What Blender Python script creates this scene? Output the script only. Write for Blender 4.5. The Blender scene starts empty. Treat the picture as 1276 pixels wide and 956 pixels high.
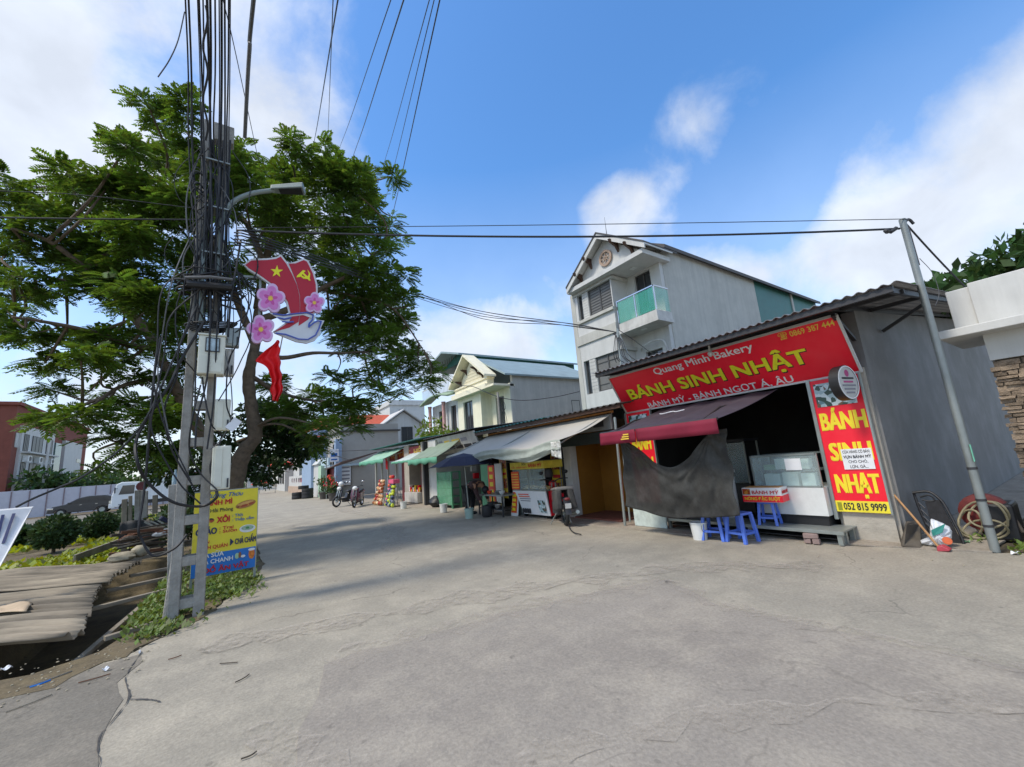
import bpy, bmesh, math, random
import numpy as np
from mathutils import Vector, Matrix

random.seed(7); np.random.seed(7)
R = math.radians
SC = bpy.context.scene
COL = SC.collection

# ------------------------------------------------------------------ camera
CM = np.array([[0.82821447, -0.55486716, -0.07863353],
               [0.03927673, 0.19744055, -0.97952773],
               [0.55903322, 0.80817057, 0.18531649]])
FPX = 509.674
EYE = np.array([0.0, 0.0, 1.6])
cam_d = bpy.data.cameras.new('camera'); cam = bpy.data.objects.new('camera', cam_d); COL.objects.link(cam)
cam_d.sensor_fit = 'HORIZONTAL'; cam_d.sensor_width = 36.0; cam_d.lens = 36.0 * FPX / 1276.0
cam_d.clip_start = 0.05; cam_d.clip_end = 3000
rx, dn, fw = CM
cam.matrix_world = Matrix(((rx[0], -dn[0], -fw[0], EYE[0]), (rx[1], -dn[1], -fw[1], EYE[1]),
                           (rx[2], -dn[2], -fw[2], EYE[2]), (0, 0, 0, 1)))
SC.camera = cam

# ------------------------------------------------------------------ light
SUN_EL, SUN_AZ = R(54), R(-84)          # azimuth clockwise from +Y (the street direction)
w = bpy.data.worlds.new('World'); SC.world = w; w.use_nodes = True
nt = w.node_tree; nt.nodes.clear()
def wn(t, **k):
    n = nt.nodes.new(t)
    for a, b in k.items(): setattr(n, a, b)
    return n
def wl(a, b): nt.links.new(a, b)
sky = wn('ShaderNodeTexSky', sky_type='NISHITA'); sky.sun_disc = False
sky.sun_elevation = SUN_EL; sky.sun_rotation = SUN_AZ; sky.air_density = 1.0; sky.dust_density = 0.7; sky.ozone_density = 3.0
tc = wn('ShaderNodeTexCoord')
sep = wn('ShaderNodeSeparateXYZ'); wl(tc.outputs['Generated'], sep.inputs[0])
def wm(op, a, b=None, c=None, clamp=False):
    n = wn('ShaderNodeMath', operation=op, use_clamp=clamp)
    for i, x in enumerate((a, b, c)):
        if x is None: continue
        if isinstance(x, (int, float)): n.inputs[i].default_value = x
        else: wl(x, n.inputs[i])
    return n.outputs[0]
zc = wm('MAXIMUM', sep.outputs[2], 0.0)
zc = wm('ADD', zc, 0.16)
cx = wm('DIVIDE', sep.outputs[0], zc); cy = wm('DIVIDE', sep.outputs[1], zc)
comb = wn('ShaderNodeCombineXYZ'); wl(cx, comb.inputs[0]); wl(cy, comb.inputs[1])
def wnoise(scale, detail, rough, off, dist=0.0):
    mp = wn('ShaderNodeMapping'); mp.inputs['Location'].default_value = off; wl(tc.outputs['Generated'], mp.inputs[0])
    n = wn('ShaderNodeTexNoise'); n.inputs['Scale'].default_value = scale; n.inputs['Detail'].default_value = detail
    n.inputs['Roughness'].default_value = rough; n.inputs['Distortion'].default_value = dist
    wl(mp.outputs[0], n.inputs['Vector']); return n.outputs['Fac']
def pxdir(px, py):
    d = CM.T @ np.array([(px - 638) / FPX, (py - 478) / FPX, 1.0]); return d / np.linalg.norm(d)
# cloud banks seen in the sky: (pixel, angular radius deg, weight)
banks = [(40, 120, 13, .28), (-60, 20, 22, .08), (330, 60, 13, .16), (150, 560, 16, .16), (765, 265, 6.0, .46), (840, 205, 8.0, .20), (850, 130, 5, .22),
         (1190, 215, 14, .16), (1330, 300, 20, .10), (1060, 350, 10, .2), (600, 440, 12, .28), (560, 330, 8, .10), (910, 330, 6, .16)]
clear = [(620, 120, 26, .52), (1000, 60, 20, .50), (200, 130, 6, .22), (930, 250, 9, .34), (560, 300, 12, .3), (200, 60, 8, .16), (40, 330, 12, .2)]  # blue gaps cut into the raised cloud cover, only where the camera looks
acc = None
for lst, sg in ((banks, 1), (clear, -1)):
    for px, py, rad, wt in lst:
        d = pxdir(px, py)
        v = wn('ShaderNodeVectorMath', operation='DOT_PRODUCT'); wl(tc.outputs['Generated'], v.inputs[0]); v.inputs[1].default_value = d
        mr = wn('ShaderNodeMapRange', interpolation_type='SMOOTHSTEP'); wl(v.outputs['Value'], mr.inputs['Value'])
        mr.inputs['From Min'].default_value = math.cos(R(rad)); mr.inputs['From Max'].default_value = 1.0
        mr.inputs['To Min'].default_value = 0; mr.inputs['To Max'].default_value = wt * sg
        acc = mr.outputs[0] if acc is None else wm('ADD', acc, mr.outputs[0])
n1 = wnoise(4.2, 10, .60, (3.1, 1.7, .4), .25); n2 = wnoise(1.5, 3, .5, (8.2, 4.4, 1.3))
s = wm('ADD', wm('MULTIPLY', wm('SUBTRACT', n1, .12), 1.25), wm('MULTIPLY', n2, .35)); s = wm('ADD', wm('ADD', s, acc), .23)  # last term: extra cloud cover added over the whole sky to whiten the fill
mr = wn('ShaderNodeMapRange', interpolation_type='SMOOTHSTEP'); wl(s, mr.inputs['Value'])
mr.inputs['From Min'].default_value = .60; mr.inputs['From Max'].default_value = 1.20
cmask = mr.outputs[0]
# thin bright haze toward the horizon everywhere
hz = wn('ShaderNodeMapRange'); wl(sep.outputs[2], hz.inputs['Value']); hz.inputs['From Min'].default_value = 0; hz.inputs['From Max'].default_value = .62
hz.inputs['To Min'].default_value = .60; hz.inputs['To Max'].default_value = 0.0
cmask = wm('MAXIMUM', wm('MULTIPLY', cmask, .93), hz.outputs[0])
# cloud brightness: thicker parts slightly greyer
cb = wnoise(6.5, 6, .55, (1.2, 9.0, 2.0), .2)
ramp = wn('ShaderNodeMapRange'); wl(cb, ramp.inputs['Value']); ramp.inputs['From Min'].default_value = .35; ramp.inputs['From Max'].default_value = .68
ramp.inputs['To Min'].default_value = .80; ramp.inputs['To Max'].default_value = 1.0
SKY_STR = 0.14
cc = wn('ShaderNodeMix', data_type='RGBA', blend_type='MULTIPLY'); cc.inputs[0].default_value = 1.0
cc.inputs[6].default_value = (4.55, 4.85, 5.35, 1)
cmb = wn('ShaderNodeCombineColor'); [wl(ramp.outputs[0], cmb.inputs[i]) for i in range(3)]
wl(cmb.outputs[0], cc.inputs[7])
hs = wn('ShaderNodeHueSaturation'); hs.inputs['Saturation'].default_value = 1.22; hs.inputs['Value'].default_value = 1.38; wl(sky.outputs[0], hs.inputs['Color'])
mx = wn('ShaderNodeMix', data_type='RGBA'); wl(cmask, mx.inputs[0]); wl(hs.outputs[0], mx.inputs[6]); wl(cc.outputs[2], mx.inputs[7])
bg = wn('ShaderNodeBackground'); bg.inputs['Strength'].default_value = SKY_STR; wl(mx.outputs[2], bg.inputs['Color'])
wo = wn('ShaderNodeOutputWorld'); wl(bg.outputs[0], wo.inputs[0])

sl = bpy.data.lights.new('sun', 'SUN'); sl.energy = 2.1; sl.angle = R(11.0); sl.color = (1.0, .92, .80)
so = bpy.data.objects.new('sun', sl); COL.objects.link(so)
sd = Vector((math.sin(SUN_AZ) * math.cos(SUN_EL), math.cos(SUN_AZ) * math.cos(SUN_EL), math.sin(SUN_EL)))
so.rotation_euler = sd.to_track_quat('Z', 'Y').to_euler(); so.location = (-20, 5, 30)
SC.view_settings.view_transform = 'Standard'; SC.view_settings.look = 'None'; SC.view_settings.gamma = 1.0
SC.view_settings.exposure = 0.6; SC.view_settings.use_curve_mapping = False

# ------------------------------------------------------------------ pixel -> place
def ray(px, py): return CM.T @ np.array([(px - 638) / FPX, (py - 478) / FPX, 1.0])
def AX(px, py, v): d = ray(px, py); return Vector(EYE + d * v / d[0])
def AY(px, py, v): d = ray(px, py); return Vector(EYE + d * v / d[1])
def AZ(px, py, v=0.0): d = ray(px, py); return Vector(EYE + d * (v - 1.6) / d[2])

# ------------------------------------------------------------------ materials
def S(h):
    h = h.lstrip('#'); c = [int(h[i:i + 2], 16) / 255 for i in (0, 2, 4)]
    return tuple(x / 12.92 if x <= .04045 else ((x + .055) / 1.055) ** 2.4 for x in c)
MATS = {}
def mat(name, col, rough=.65, var=.18, scale=6.0, bump=.08, metal=0.0, dirt=0.0, dirtcol=(.09, .075, .055), dscale=1.4,
        trans=0.0, alpha=1.0, spec=.5, stretch=(1, 1, 1), bscale=None, coat=0.0, rotz=0.0, each=0.0, streak=0.0):
    if name in MATS: return MATS[name]
    if isinstance(col, str): col = S(col)
    m = bpy.data.materials.new(name); m.use_nodes = True; t = m.node_tree; b = t.nodes['Principled BSDF']
    b.inputs['Roughness'].default_value = rough; b.inputs['Metallic'].default_value = metal
    b.inputs['Specular IOR Level'].default_value = spec
    if coat: b.inputs['Coat Weight'].default_value = coat; b.inputs['Coat Roughness'].default_value = .08
    if trans: b.inputs['Transmission Weight'].default_value = trans
    if alpha < 1: b.inputs['Alpha'].default_value = alpha
    tc = t.nodes.new('ShaderNodeTexCoord'); mp = t.nodes.new('ShaderNodeMapping'); mp.inputs['Scale'].default_value = stretch; mp.vector_type = 'TEXTURE' if rotz else 'POINT'
    if rotz: mp.inputs['Rotation'].default_value = (0, 0, rotz); mp.inputs['Scale'].default_value = tuple(1 / s_ for s_ in stretch)
    geo = t.nodes.new('ShaderNodeNewGeometry')
    t.links.new(geo.outputs['Position'], mp.inputs[0])
    n = t.nodes.new('ShaderNodeTexNoise'); n.inputs['Scale'].default_value = scale; n.inputs['Detail'].default_value = 6; n.inputs['Roughness'].default_value = .6
    t.links.new(mp.outputs[0], n.inputs['Vector'])
    r = t.nodes.new('ShaderNodeMapRange'); r.inputs['From Min'].default_value = .3; r.inputs['From Max'].default_value = .7
    r.inputs['To Min'].default_value = 1 - var; r.inputs['To Max'].default_value = 1 + var; t.links.new(n.outputs['Fac'], r.inputs['Value'])
    mu = t.nodes.new('ShaderNodeVectorMath'); mu.operation = 'SCALE'; mu.inputs[0].default_value = col; t.links.new(r.outputs[0], mu.inputs['Scale'])
    out = mu.outputs[0]
    if dirt:
        n2 = t.nodes.new('ShaderNodeTexNoise'); n2.inputs['Scale'].default_value = dscale; n2.inputs['Detail'].default_value = 8; n2.inputs['Roughness'].default_value = .68
        t.links.new(mp.outputs[0] if rotz else geo.outputs['Position'], n2.inputs['Vector'])
        r2 = t.nodes.new('ShaderNodeMapRange'); r2.inputs['From Min'].default_value = .45; r2.inputs['From Max'].default_value = .72
        r2.inputs['To Max'].default_value = dirt; t.links.new(n2.outputs['Fac'], r2.inputs['Value'])
        mxx = t.nodes.new('ShaderNodeMix'); mxx.data_type = 'RGBA'; t.links.new(r2.outputs[0], mxx.inputs[0])
        t.links.new(out, mxx.inputs[6]); mxx.inputs[7].default_value = (*dirtcol, 1); out = mxx.outputs[2]
    if streak:      # rain streaks and damp running down
        mp2 = t.nodes.new('ShaderNodeMapping'); mp2.inputs['Scale'].default_value = (2.2, 2.2, .16); t.links.new(geo.outputs['Position'], mp2.inputs[0])
        n4 = t.nodes.new('ShaderNodeTexNoise'); n4.inputs['Scale'].default_value = 1.6; n4.inputs['Detail'].default_value = 9; n4.inputs['Roughness'].default_value = .7; t.links.new(mp2.outputs[0], n4.inputs['Vector'])
        r4 = t.nodes.new('ShaderNodeMapRange'); r4.inputs['From Min'].default_value = .42; r4.inputs['From Max'].default_value = .75; r4.inputs['To Min'].default_value = 1.0; r4.inputs['To Max'].default_value = 1 - streak
        t.links.new(n4.outputs['Fac'], r4.inputs['Value']); m4 = t.nodes.new('ShaderNodeVectorMath'); m4.operation = 'SCALE'; t.links.new(out, m4.inputs[0]); t.links.new(r4.outputs[0], m4.inputs['Scale']); out = m4.outputs[0]
    if each:
        oi = t.nodes.new('ShaderNodeObjectInfo'); r3 = t.nodes.new('ShaderNodeMapRange'); r3.inputs['To Min'].default_value = 1 - each; r3.inputs['To Max'].default_value = 1 + each
        t.links.new(oi.outputs['Random'], r3.inputs['Value']); m3 = t.nodes.new('ShaderNodeVectorMath'); m3.operation = 'SCALE'; t.links.new(out, m3.inputs[0]); t.links.new(r3.outputs[0], m3.inputs['Scale']); out = m3.outputs[0]
    t.links.new(out, b.inputs['Base Color'])
    if bump:
        nb = t.nodes.new('ShaderNodeTexNoise'); nb.inputs['Scale'].default_value = bscale or scale * 5; nb.inputs['Detail'].default_value = 5
        t.links.new(mp.outputs[0], nb.inputs['Vector'])
        bm_ = t.nodes.new('ShaderNodeBump'); bm_.inputs['Strength'].default_value = bump; bm_.inputs['Distance'].default_value = .02
        t.links.new(nb.outputs['Fac'], bm_.inputs['Height']); t.links.new(bm_.outputs[0], b.inputs['Normal'])
    m.diffuse_color = (*col, 1); MATS[name] = m; return m

def ground_mat(name, c1, c2, c3, crack=0.0, grit=1.0, scale=.35, rough=.9, streak=None):
    """concrete / asphalt / soil: broad blotches, mid stains, fine grit, optional cracks"""
    m = bpy.data.materials.new(name); m.use_nodes = True; t = m.node_tree; b = t.nodes['Principled BSDF']; b.inputs['Roughness'].default_value = rough
    b.inputs['Specular IOR Level'].default_value = .3
    geo = t.nodes.new('ShaderNodeNewGeometry'); L = t.links.new
    def noise(sc, det, ro, st=(1, 1, 1), rot=0.0, off=(0, 0, 0)):
        mp = t.nodes.new('ShaderNodeMapping'); mp.inputs['Scale'].default_value = st; mp.inputs['Rotation'].default_value = (0, 0, rot); mp.inputs['Location'].default_value = off
        L(geo.outputs['Position'], mp.inputs[0])
        n = t.nodes.new('ShaderNodeTexNoise'); n.inputs['Scale'].default_value = sc; n.inputs['Detail'].default_value = det; n.inputs['Roughness'].default_value = ro
        L(mp.outputs[0], n.inputs['Vector']); return n.outputs['Fac']
    def rng(x, a, b_, c, d):
        r = t.nodes.new('ShaderNodeMapRange'); r.inputs['From Min'].default_value = a; r.inputs['From Max'].default_value = b_
        r.inputs['To Min'].default_value = c; r.inputs['To Max'].default_value = d; L(x, r.inputs['Value']); return r.outputs[0]
    def mixc(f, a, b_):
        x = t.nodes.new('ShaderNodeMix'); x.data_type = 'RGBA'
        L(f, x.inputs[0])
        for i, v in ((6, a), (7, b_)):
            if isinstance(v, tuple): x.inputs[i].default_value = (*v, 1)
            else: L(v, x.inputs[i])
        return x.outputs[2]
    base = mixc(rng(noise(scale, 5, .6), .38, .62, 0, 1), c1, c2)
    base = mixc(rng(noise(scale * 4.5, 8, .7, off=(5, 2, 0)), .45, .66, 0, .85), base, c3)
    st = rng(noise(1.1, 6, .62, (.25, 1.6, 1), R(-20), (2, 7, 0)), .5, .72, 0, .45)      # tyre-worn streaks
    base = mixc(st, base, tuple(x * 1.22 for x in c1))
    # speckle
    g = noise(38, 3, .7); 
    sc = t.nodes.new('ShaderNodeVectorMath'); sc.operation = 'SCALE'; L(base, sc.inputs[0]); L(rng(g, .3, .7, 1 - .13 * grit, 1 + .13 * grit), sc.inputs['Scale'])
    out = sc.outputs[0]
    dk = rng(noise(6.5, 4, .55, off=(9, 1, 0)), .66, .72, 0, .55)                          # small dark stains
    out = mixc(dk, out, tuple(x * .5 for x in c1))
    h = noise(60, 4, .7)
    if crack:
        v = t.nodes.new('ShaderNodeTexVoronoi'); v.feature = 'DISTANCE_TO_EDGE'; v.inputs['Scale'].default_value = .28
        ad = t.nodes.new('ShaderNodeVectorMath'); ad.operation = 'ADD'
        nn = t.nodes.new('ShaderNodeTexNoise'); nn.inputs['Scale'].default_value = 1.6; nn.inputs['Detail'].default_value = 6; L(geo.outputs['Position'], nn.inputs['Vector'])
        s2 = t.nodes.new('ShaderNodeVectorMath'); s2.operation = 'SCALE'; s2.inputs['Scale'].default_value = .9; L(nn.outputs['Color'], s2.inputs[0])
        L(geo.outputs['Position'], ad.inputs[0]); L(s2.outputs[0], ad.inputs[1]); L(ad.outputs[0], v.inputs['Vector'])
        ck = rng(v.outputs['Distance'], 0.0, .006, crack, 0)
        br = rng(noise(.8, 3, .5, off=(1, 8, 0)), .5, .58, 0, 1)
        mm = t.nodes.new('ShaderNodeMath'); mm.operation = 'MULTIPLY'; L(ck, mm.inputs[0]); L(br, mm.inputs[1])
        out = mixc(mm.outputs[0], out, tuple(x * .3 for x in c1))
    L(out, b.inputs['Base Color'])
    bp = t.nodes.new('ShaderNodeBump'); bp.inputs['Strength'].default_value = .35; bp.inputs['Distance'].default_value = .012; L(h, bp.inputs['Height'])
    b2 = t.nodes.new('ShaderNodeBump'); b2.inputs['Strength'].default_value = .4; b2.inputs['Distance'].default_value = .04; L(noise(5, 4, .6), b2.inputs['Height']); L(bp.outputs[0], b2.inputs['Normal'])
    L(b2.outputs[0], b.inputs['Normal']); m.diffuse_color = (*c1, 1); MATS[name] = m; return m

def leaf_mat(name, col, var=.35, trans=.35):
    if name in MATS: return MATS[name]
    m = bpy.data.materials.new(name); m.use_nodes = True; t = m.node_tree; b = t.nodes['Principled BSDF']; L = t.links.new
    b.inputs['Roughness'].default_value = .5; b.inputs['Specular IOR Level'].default_value = .3
    geo = t.nodes.new('ShaderNodeNewGeometry')
    n = t.nodes.new('ShaderNodeTexNoise'); n.inputs['Scale'].default_value = 1.3; n.inputs['Detail'].default_value = 4; L(geo.outputs['Position'], n.inputs['Vector'])
    rn = t.nodes.new('ShaderNodeMath'); rn.operation = 'MULTIPLY_ADD'; L(geo.outputs['Random Per Island'], rn.inputs[0]); rn.inputs[1].default_value = .55; L(n.outputs['Fac'], rn.inputs[2])
    r = t.nodes.new('ShaderNodeMapRange'); r.inputs['From Min'].default_value = .45; r.inputs['From Max'].default_value = 1.05
    r.inputs['To Min'].default_value = 1 - var; r.inputs['To Max'].default_value = 1 + var; L(rn.outputs[0], r.inputs['Value'])
    hs = t.nodes.new('ShaderNodeHueSaturation'); hs.inputs['Color'].default_value = (*col, 1); L(r.outputs[0], hs.inputs['Value'])
    hr = t.nodes.new('ShaderNodeMapRange'); hr.inputs['To Min'].default_value = .475; hr.inputs['To Max'].default_value = .515; L(geo.outputs['Random Per Island'], hr.inputs['Value']); L(hr.outputs[0], hs.inputs['Hue'])
    L(hs.outputs[0], b.inputs['Base Color'])
    tr = t.nodes.new('ShaderNodeBsdfTranslucent'); h2 = t.nodes.new('ShaderNodeHueSaturation'); h2.inputs['Value'].default_value = 1.5; h2.inputs['Hue'].default_value = .475; h2.inputs['Saturation'].default_value = 1.1; L(hs.outputs[0], h2.inputs['Color']); L(h2.outputs[0], tr.inputs[0])
    ms = t.nodes.new('ShaderNodeMixShader'); ms.inputs[0].default_value = trans
    L(b.outputs[0], ms.inputs[1]); L(tr.outputs[0], ms.inputs[2]); L(ms.outputs[0], t.nodes['Material Output'].inputs[0])
    m.diffuse_color = (*col, 1); MATS[name] = m; return m

def glass_mat(name, col=(.75, .85, .85), alpha=.3, rough=.04):
    return mat(name, col, rough, .05, 3, 0, alpha=alpha, spec=.7)

# ------------------------------------------------------------------ mesh builder
ORG = {}
class MB:
    def __init__(s): s.v = []; s.f = []
    def add(s, vs, fs):
        b = len(s.v); s.v += [tuple(x) for x in vs]; s.f += [tuple(b + i for i in f) for f in fs]; return s
    def box(s, c, d, rot=None):
        hx, hy, hz = d[0] / 2, d[1] / 2, d[2] / 2
        vs = [Vector((x * hx, y * hy, z * hz)) for z in (-1, 1) for y in (-1, 1) for x in (-1, 1)]
        if rot is not None: vs = [rot @ v for v in vs]
        c = Vector(c)
        return s.add([v + c for v in vs], [(0, 2, 3, 1), (4, 5, 7, 6), (0, 1, 5, 4), (2, 6, 7, 3), (0, 4, 6, 2), (1, 3, 7, 5)])
    def bb(s, x0, y0, z0, x1, y1, z1): return s.box(((x0 + x1) / 2, (y0 + y1) / 2, (z0 + z1) / 2), (abs(x1 - x0), abs(y1 - y0), abs(z1 - z0)))
    def poly(s, pts, off):
        pts = [Vector(p) for p in pts]; off = Vector(off); n = len(pts)
        nm = sum(((pts[i] - pts[0]).cross(pts[(i + 1) % n] - pts[0]) for i in range(n)), Vector())
        if nm.dot(off) > 0: pts = pts[::-1]
        return s.add(pts + [p + off for p in pts], [tuple(range(n)), tuple(range(2 * n - 1, n - 1, -1))] + [((i + 1) % n, i, n + i, n + (i + 1) % n) for i in range(n)])
    def bar(s, a, b, w, h, up=(0, 0, 1)):
        a = Vector(a); b = Vector(b); d = b - a; L = d.length
        if L < 1e-6: return s
        z = d / L; up = Vector(up)
        if abs(z.dot(up)) > .98: up = Vector((1, 0, 0))
        x = up.cross(z).normalized(); y = z.cross(x)
        return s.box((a + b) / 2, (w, h, L), Matrix((x, y, z)).transposed())
    def tube(s, pts, r, n=8, cap=True):
        pts = [Vector(p) for p in pts]; k = len(pts)
        rs = r if isinstance(r, (list, tuple)) else [r] * k
        t0 = (pts[1] - pts[0]).normalized(); u = t0.orthogonal().normalized()
        base = len(s.v)
        for i, p in enumerate(pts):
            t = (pts[min(i + 1, k - 1)] - pts[max(i - 1, 0)])
            t = t.normalized() if t.length > 1e-9 else t0
            u = (u - t * u.dot(t)); u = u.normalized() if u.length > 1e-6 else t.orthogonal().normalized()
            w_ = t.cross(u)
            s.v += [tuple(p + rs[i] * (math.cos(2 * math.pi * j / n) * u + math.sin(2 * math.pi * j / n) * w_)) for j in range(n)]
        for i in range(k - 1):
            for j in range(n):
                a = base + i * n + j; b = base + i * n + (j + 1) % n; s.f.append((a, b, b + n, a + n))
        if cap:
            s.f.append(tuple(base + j for j in range(n))[::-1]); s.f.append(tuple(base + (k - 1) * n + j for j in range(n)))
        return s
    def lathe(s, prof, c=(0, 0, 0), n=16, rot=None, cap=True):
        c = Vector(c); base = len(s.v); k = len(prof)
        for r, z in prof:
            for j in range(n):
                v = Vector((r * math.cos(2 * math.pi * j / n), r * math.sin(2 * math.pi * j / n), z))
                if rot is not None: v = rot @ v
                s.v.append(tuple(c + v))
        for i in range(k - 1):
            for j in range(n):
                a = base + i * n + j; b = base + i * n + (j + 1) % n; s.f.append((a, b, b + n, a + n))
        if cap:
            s.f.append(tuple(base + j for j in range(n))[::-1]); s.f.append(tuple(base + (k - 1) * n + j for j in range(n)))
        return s
    def blob(s, c, r, n=12, m=8, jit=0.0, rot=None):
        c = Vector(c); r = Vector(r) if hasattr(r, '__len__') else Vector((r, r, r)); base = len(s.v)
        for i in range(m + 1):
            th = math.pi * i / m
            for j in range(n):
                ph = 2 * math.pi * j / n; q = 1 + (random.uniform(-jit, jit) if 0 < i < m else 0)
                v = Vector((r.x * q * math.sin(th) * math.cos(ph), r.y * q * math.sin(th) * math.sin(ph), r.z * q * math.cos(th)))
                if rot is not None: v = rot @ v
                s.v.append(tuple(c + v))
        for i in range(m):
            for j in range(n):
                a = base + i * n + j; b = base + i * n + (j + 1) % n; s.f.append((a, a + n, b + n, b))
        return s
    def grid(s, fn, nu, nv, thick=None):
        """surface fn(u,v) u,v in 0..1"""
        base = len(s.v)
        for i in range(nu + 1):
            for j in range(nv + 1): s.v.append(tuple(fn(i / nu, j / nv)))
        for i in range(nu):
            for j in range(nv):
                a = base + i * (nv + 1) + j; s.f.append((a, a + 1, a + nv + 2, a + nv + 1))
        return s
    def build(s, name, m, parent=None, smooth=False, bevel=0.0, label=None, cat=None, group=None, kind=None, org=None, solid=0.0, subsurf=0):
        me = bpy.data.meshes.new(name); V = np.array(s.v, dtype=float)
        if parent is not None: o0 = ORG[parent]
        elif org is not None: o0 = Vector(org)
        elif cat: o0 = Vector(((V[:, 0].min() + V[:, 0].max()) / 2, (V[:, 1].min() + V[:, 1].max()) / 2, V[:, 2].min()))
        else: o0 = Vector((0, 0, 0))
        me.from_pydata([tuple(x) for x in (V - np.array(o0))], [], s.f); me.validate(); me.update()
        if isinstance(m, str): m = MATS[m]
        me.materials.append(m)
        if smooth:
            me.shade_smooth(); me.set_sharp_from_angle(angle=R(40))
        o = bpy.data.objects.new(name, me); COL.objects.link(o); ORG[o] = o0
        if parent is not None: o.parent = parent
        else: o.location = o0
        if solid:
            md = o.modifiers.new('solid', 'SOLIDIFY'); md.thickness = solid; md.offset = 0
        if subsurf:
            md = o.modifiers.new('sub', 'SUBSURF'); md.levels = subsurf; md.render_levels = subsurf
        if bevel:
            md = o.modifiers.new('bevel', 'BEVEL'); md.width = bevel; md.segments = 2; md.limit_method = 'ANGLE'
        tag(o, label, cat, group, kind); return o
def tag(o, label=None, cat=None, group=None, kind=None):
    if label: o['label'] = label
    if cat: o['category'] = cat
    if group: o['group'] = group
    if kind: o['kind'] = kind
    return o
def thing(name, label, cat, loc=(0, 0, 0), group=None, local=False, rz=0.0):
    o = bpy.data.objects.new(name, None); COL.objects.link(o); o.location = loc; o.rotation_euler = (0, 0, rz); o.empty_display_size = .2
    ORG[o] = Vector((0, 0, 0)) if local else Vector(loc)
    return tag(o, label, cat, group)
def dup(root, loc, rz=None, label=None, group=None, scale=None):
    r = root.copy(); COL.objects.link(r); r.location = loc
    if rz is not None: r.rotation_euler = (0, 0, rz)
    if scale: r.scale = (scale,) * 3
    if label: r['label'] = label
    if group: r['group'] = group
    def rec(a, b):
        for ch in list(a.children):
            c = ch.copy(); COL.objects.link(c); c.parent = b; rec(ch, c)
    rec(root, r); return r
def rotm(rz=0, rx=0, ry=0): return Matrix.Rotation(rz, 3, 'Z') @ Matrix.Rotation(ry, 3, 'Y') @ Matrix.Rotation(rx, 3, 'X')

TXT = {}
def text(body, p0, u, v, w, h, m, parent, bold=0.0, ext=.003, shear=0.0, name='lettering'):
    """lettering: baseline start p0, reading direction u, up v, total width w, capital height h"""
    fake = bold if ('M' in body or 'Ỳ' in body or bold >= .028) else 0.0
    if fake: bold = 0.0
    key = (body, bold, shear)
    if key not in TXT:
        c = bpy.data.curves.new('t', 'FONT'); c.body = body; c.offset = bold; c.shear = shear; c.extrude = .5; c.resolution_u = 3
        o = bpy.data.objects.new('t', c); me = o.to_mesh()
        vs = [tuple(x.co) for x in me.vertices]; fs = [tuple(p.vertices) for p in me.polygons]
        o.to_mesh_clear(); bpy.data.objects.remove(o); bpy.data.curves.remove(c); TXT[key] = (vs, fs)
    vs, fs = TXT[key]; u = Vector(u).normalized(); v = Vector(v); v = (v - u * v.dot(u)).normalized(); n = u.cross(v); p0 = Vector(p0)
    x0 = min(a[0] for a in vs); x1 = max(a[0] for a in vs); sx = w / (x1 - x0); sy = h / .69
    mb = MB()
    for q, (ox, oy) in enumerate(((0, 0),) if not fake else ((-1, -.7), (1, -.7), (-1, .7), (1, .7), (0, 0))):      # heavier strokes: overlaid copies, each a hair higher
        mb.add([p0 + u * ((a[0] - x0) * sx + ox * fake * sy) + v * (a[1] * sy + oy * fake * sy) + n * (a[2] * ext + ext * .5 + .0015 + .0012 * q) for a in vs], fs)
    return mb.build(name, m, parent)

def catenary(a, b, sag, n=14):
    a = Vector(a); b = Vector(b)
    return [a.lerp(b, i / n) - Vector((0, 0, sag * 4 * (i / n) * (1 - i / n))) for i in range(n + 1)]
def spline(pts, k=6):
    pts = [Vector(p) for p in pts]; out = []
    P = [pts[0] * 2 - pts[1]] + pts + [pts[-1] * 2 - pts[-2]]
    for i in range(1, len(P) - 2):
        for j in range(k):
            t = j / k; p0, p1, p2, p3 = P[i - 1:i + 3]
            out.append(.5 * ((2 * p1) + (p2 - p0) * t + (2 * p0 - 5 * p1 + 4 * p2 - p3) * t * t + (3 * p1 - p0 - 3 * p2 + p3) * t ** 3))
    return out + [pts[-1]]
# ================================================================== shared materials
mat('concrete_pole', S('#a5a198'), .85, .2, 9, .5, streak=.4, dirt=.5, dirtcol=(.16, .15, .13), dscale=3)
mat('white_paint', (.57, .57, .54), .6, streak=.16, var=.05, scale=3, bump=.05, dirt=.18, dirtcol=(.4, .38, .34))
mat('white_old', (.57, .565, .53), .7, .08, 3, .08, streak=.3, dirt=.4, dirtcol=(.3, .28, .24))
mat('grey_render', S('#bab9b0'), .85, .06, 2, .08, streak=.22, dirt=.25, dirtcol=(.28, .29, .28))
mat('cream_paint', S('#ebe4c8'), .7, .05, 3, .05, streak=.15, dirt=.12, dirtcol=(.5, .45, .3))
mat('cream_dark', S('#d6cfb2'), .7, .06, 3, .05)
mat('dark_frame', S('#4b4a48'), .5, .1, 6, .02)
mat('dark_wood', S('#4a3428'), .6, .2, 8, .1)
mat('window_glass', (.035, .04, .045), .06, .15, 1.2, 0, spec=.8)
mat('green_metal', S('#2f6a62'), .5, .1, 2, .04, dirt=.2)
mat('roof_blue_grey', S('#8b9d9e'), .5, .08, 2, .05, dirt=.25)
mat('tin_roof', S('#78777a'), .55, .16, 2, .1, dirt=.5, dirtcol=(.14, .11, .09))
mat('tin_dark', S('#4a4745'), .6, .16, 3, .08, dirt=.4)
mat('steel', S('#9aa19d'), .4, .12, 6, .04, metal=.5, dirt=.35, dirtcol=(.2, .15, .11))
mat('steel_dark', S('#3c3c3e'), .5, .15, 6, .05, metal=.2)
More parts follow.
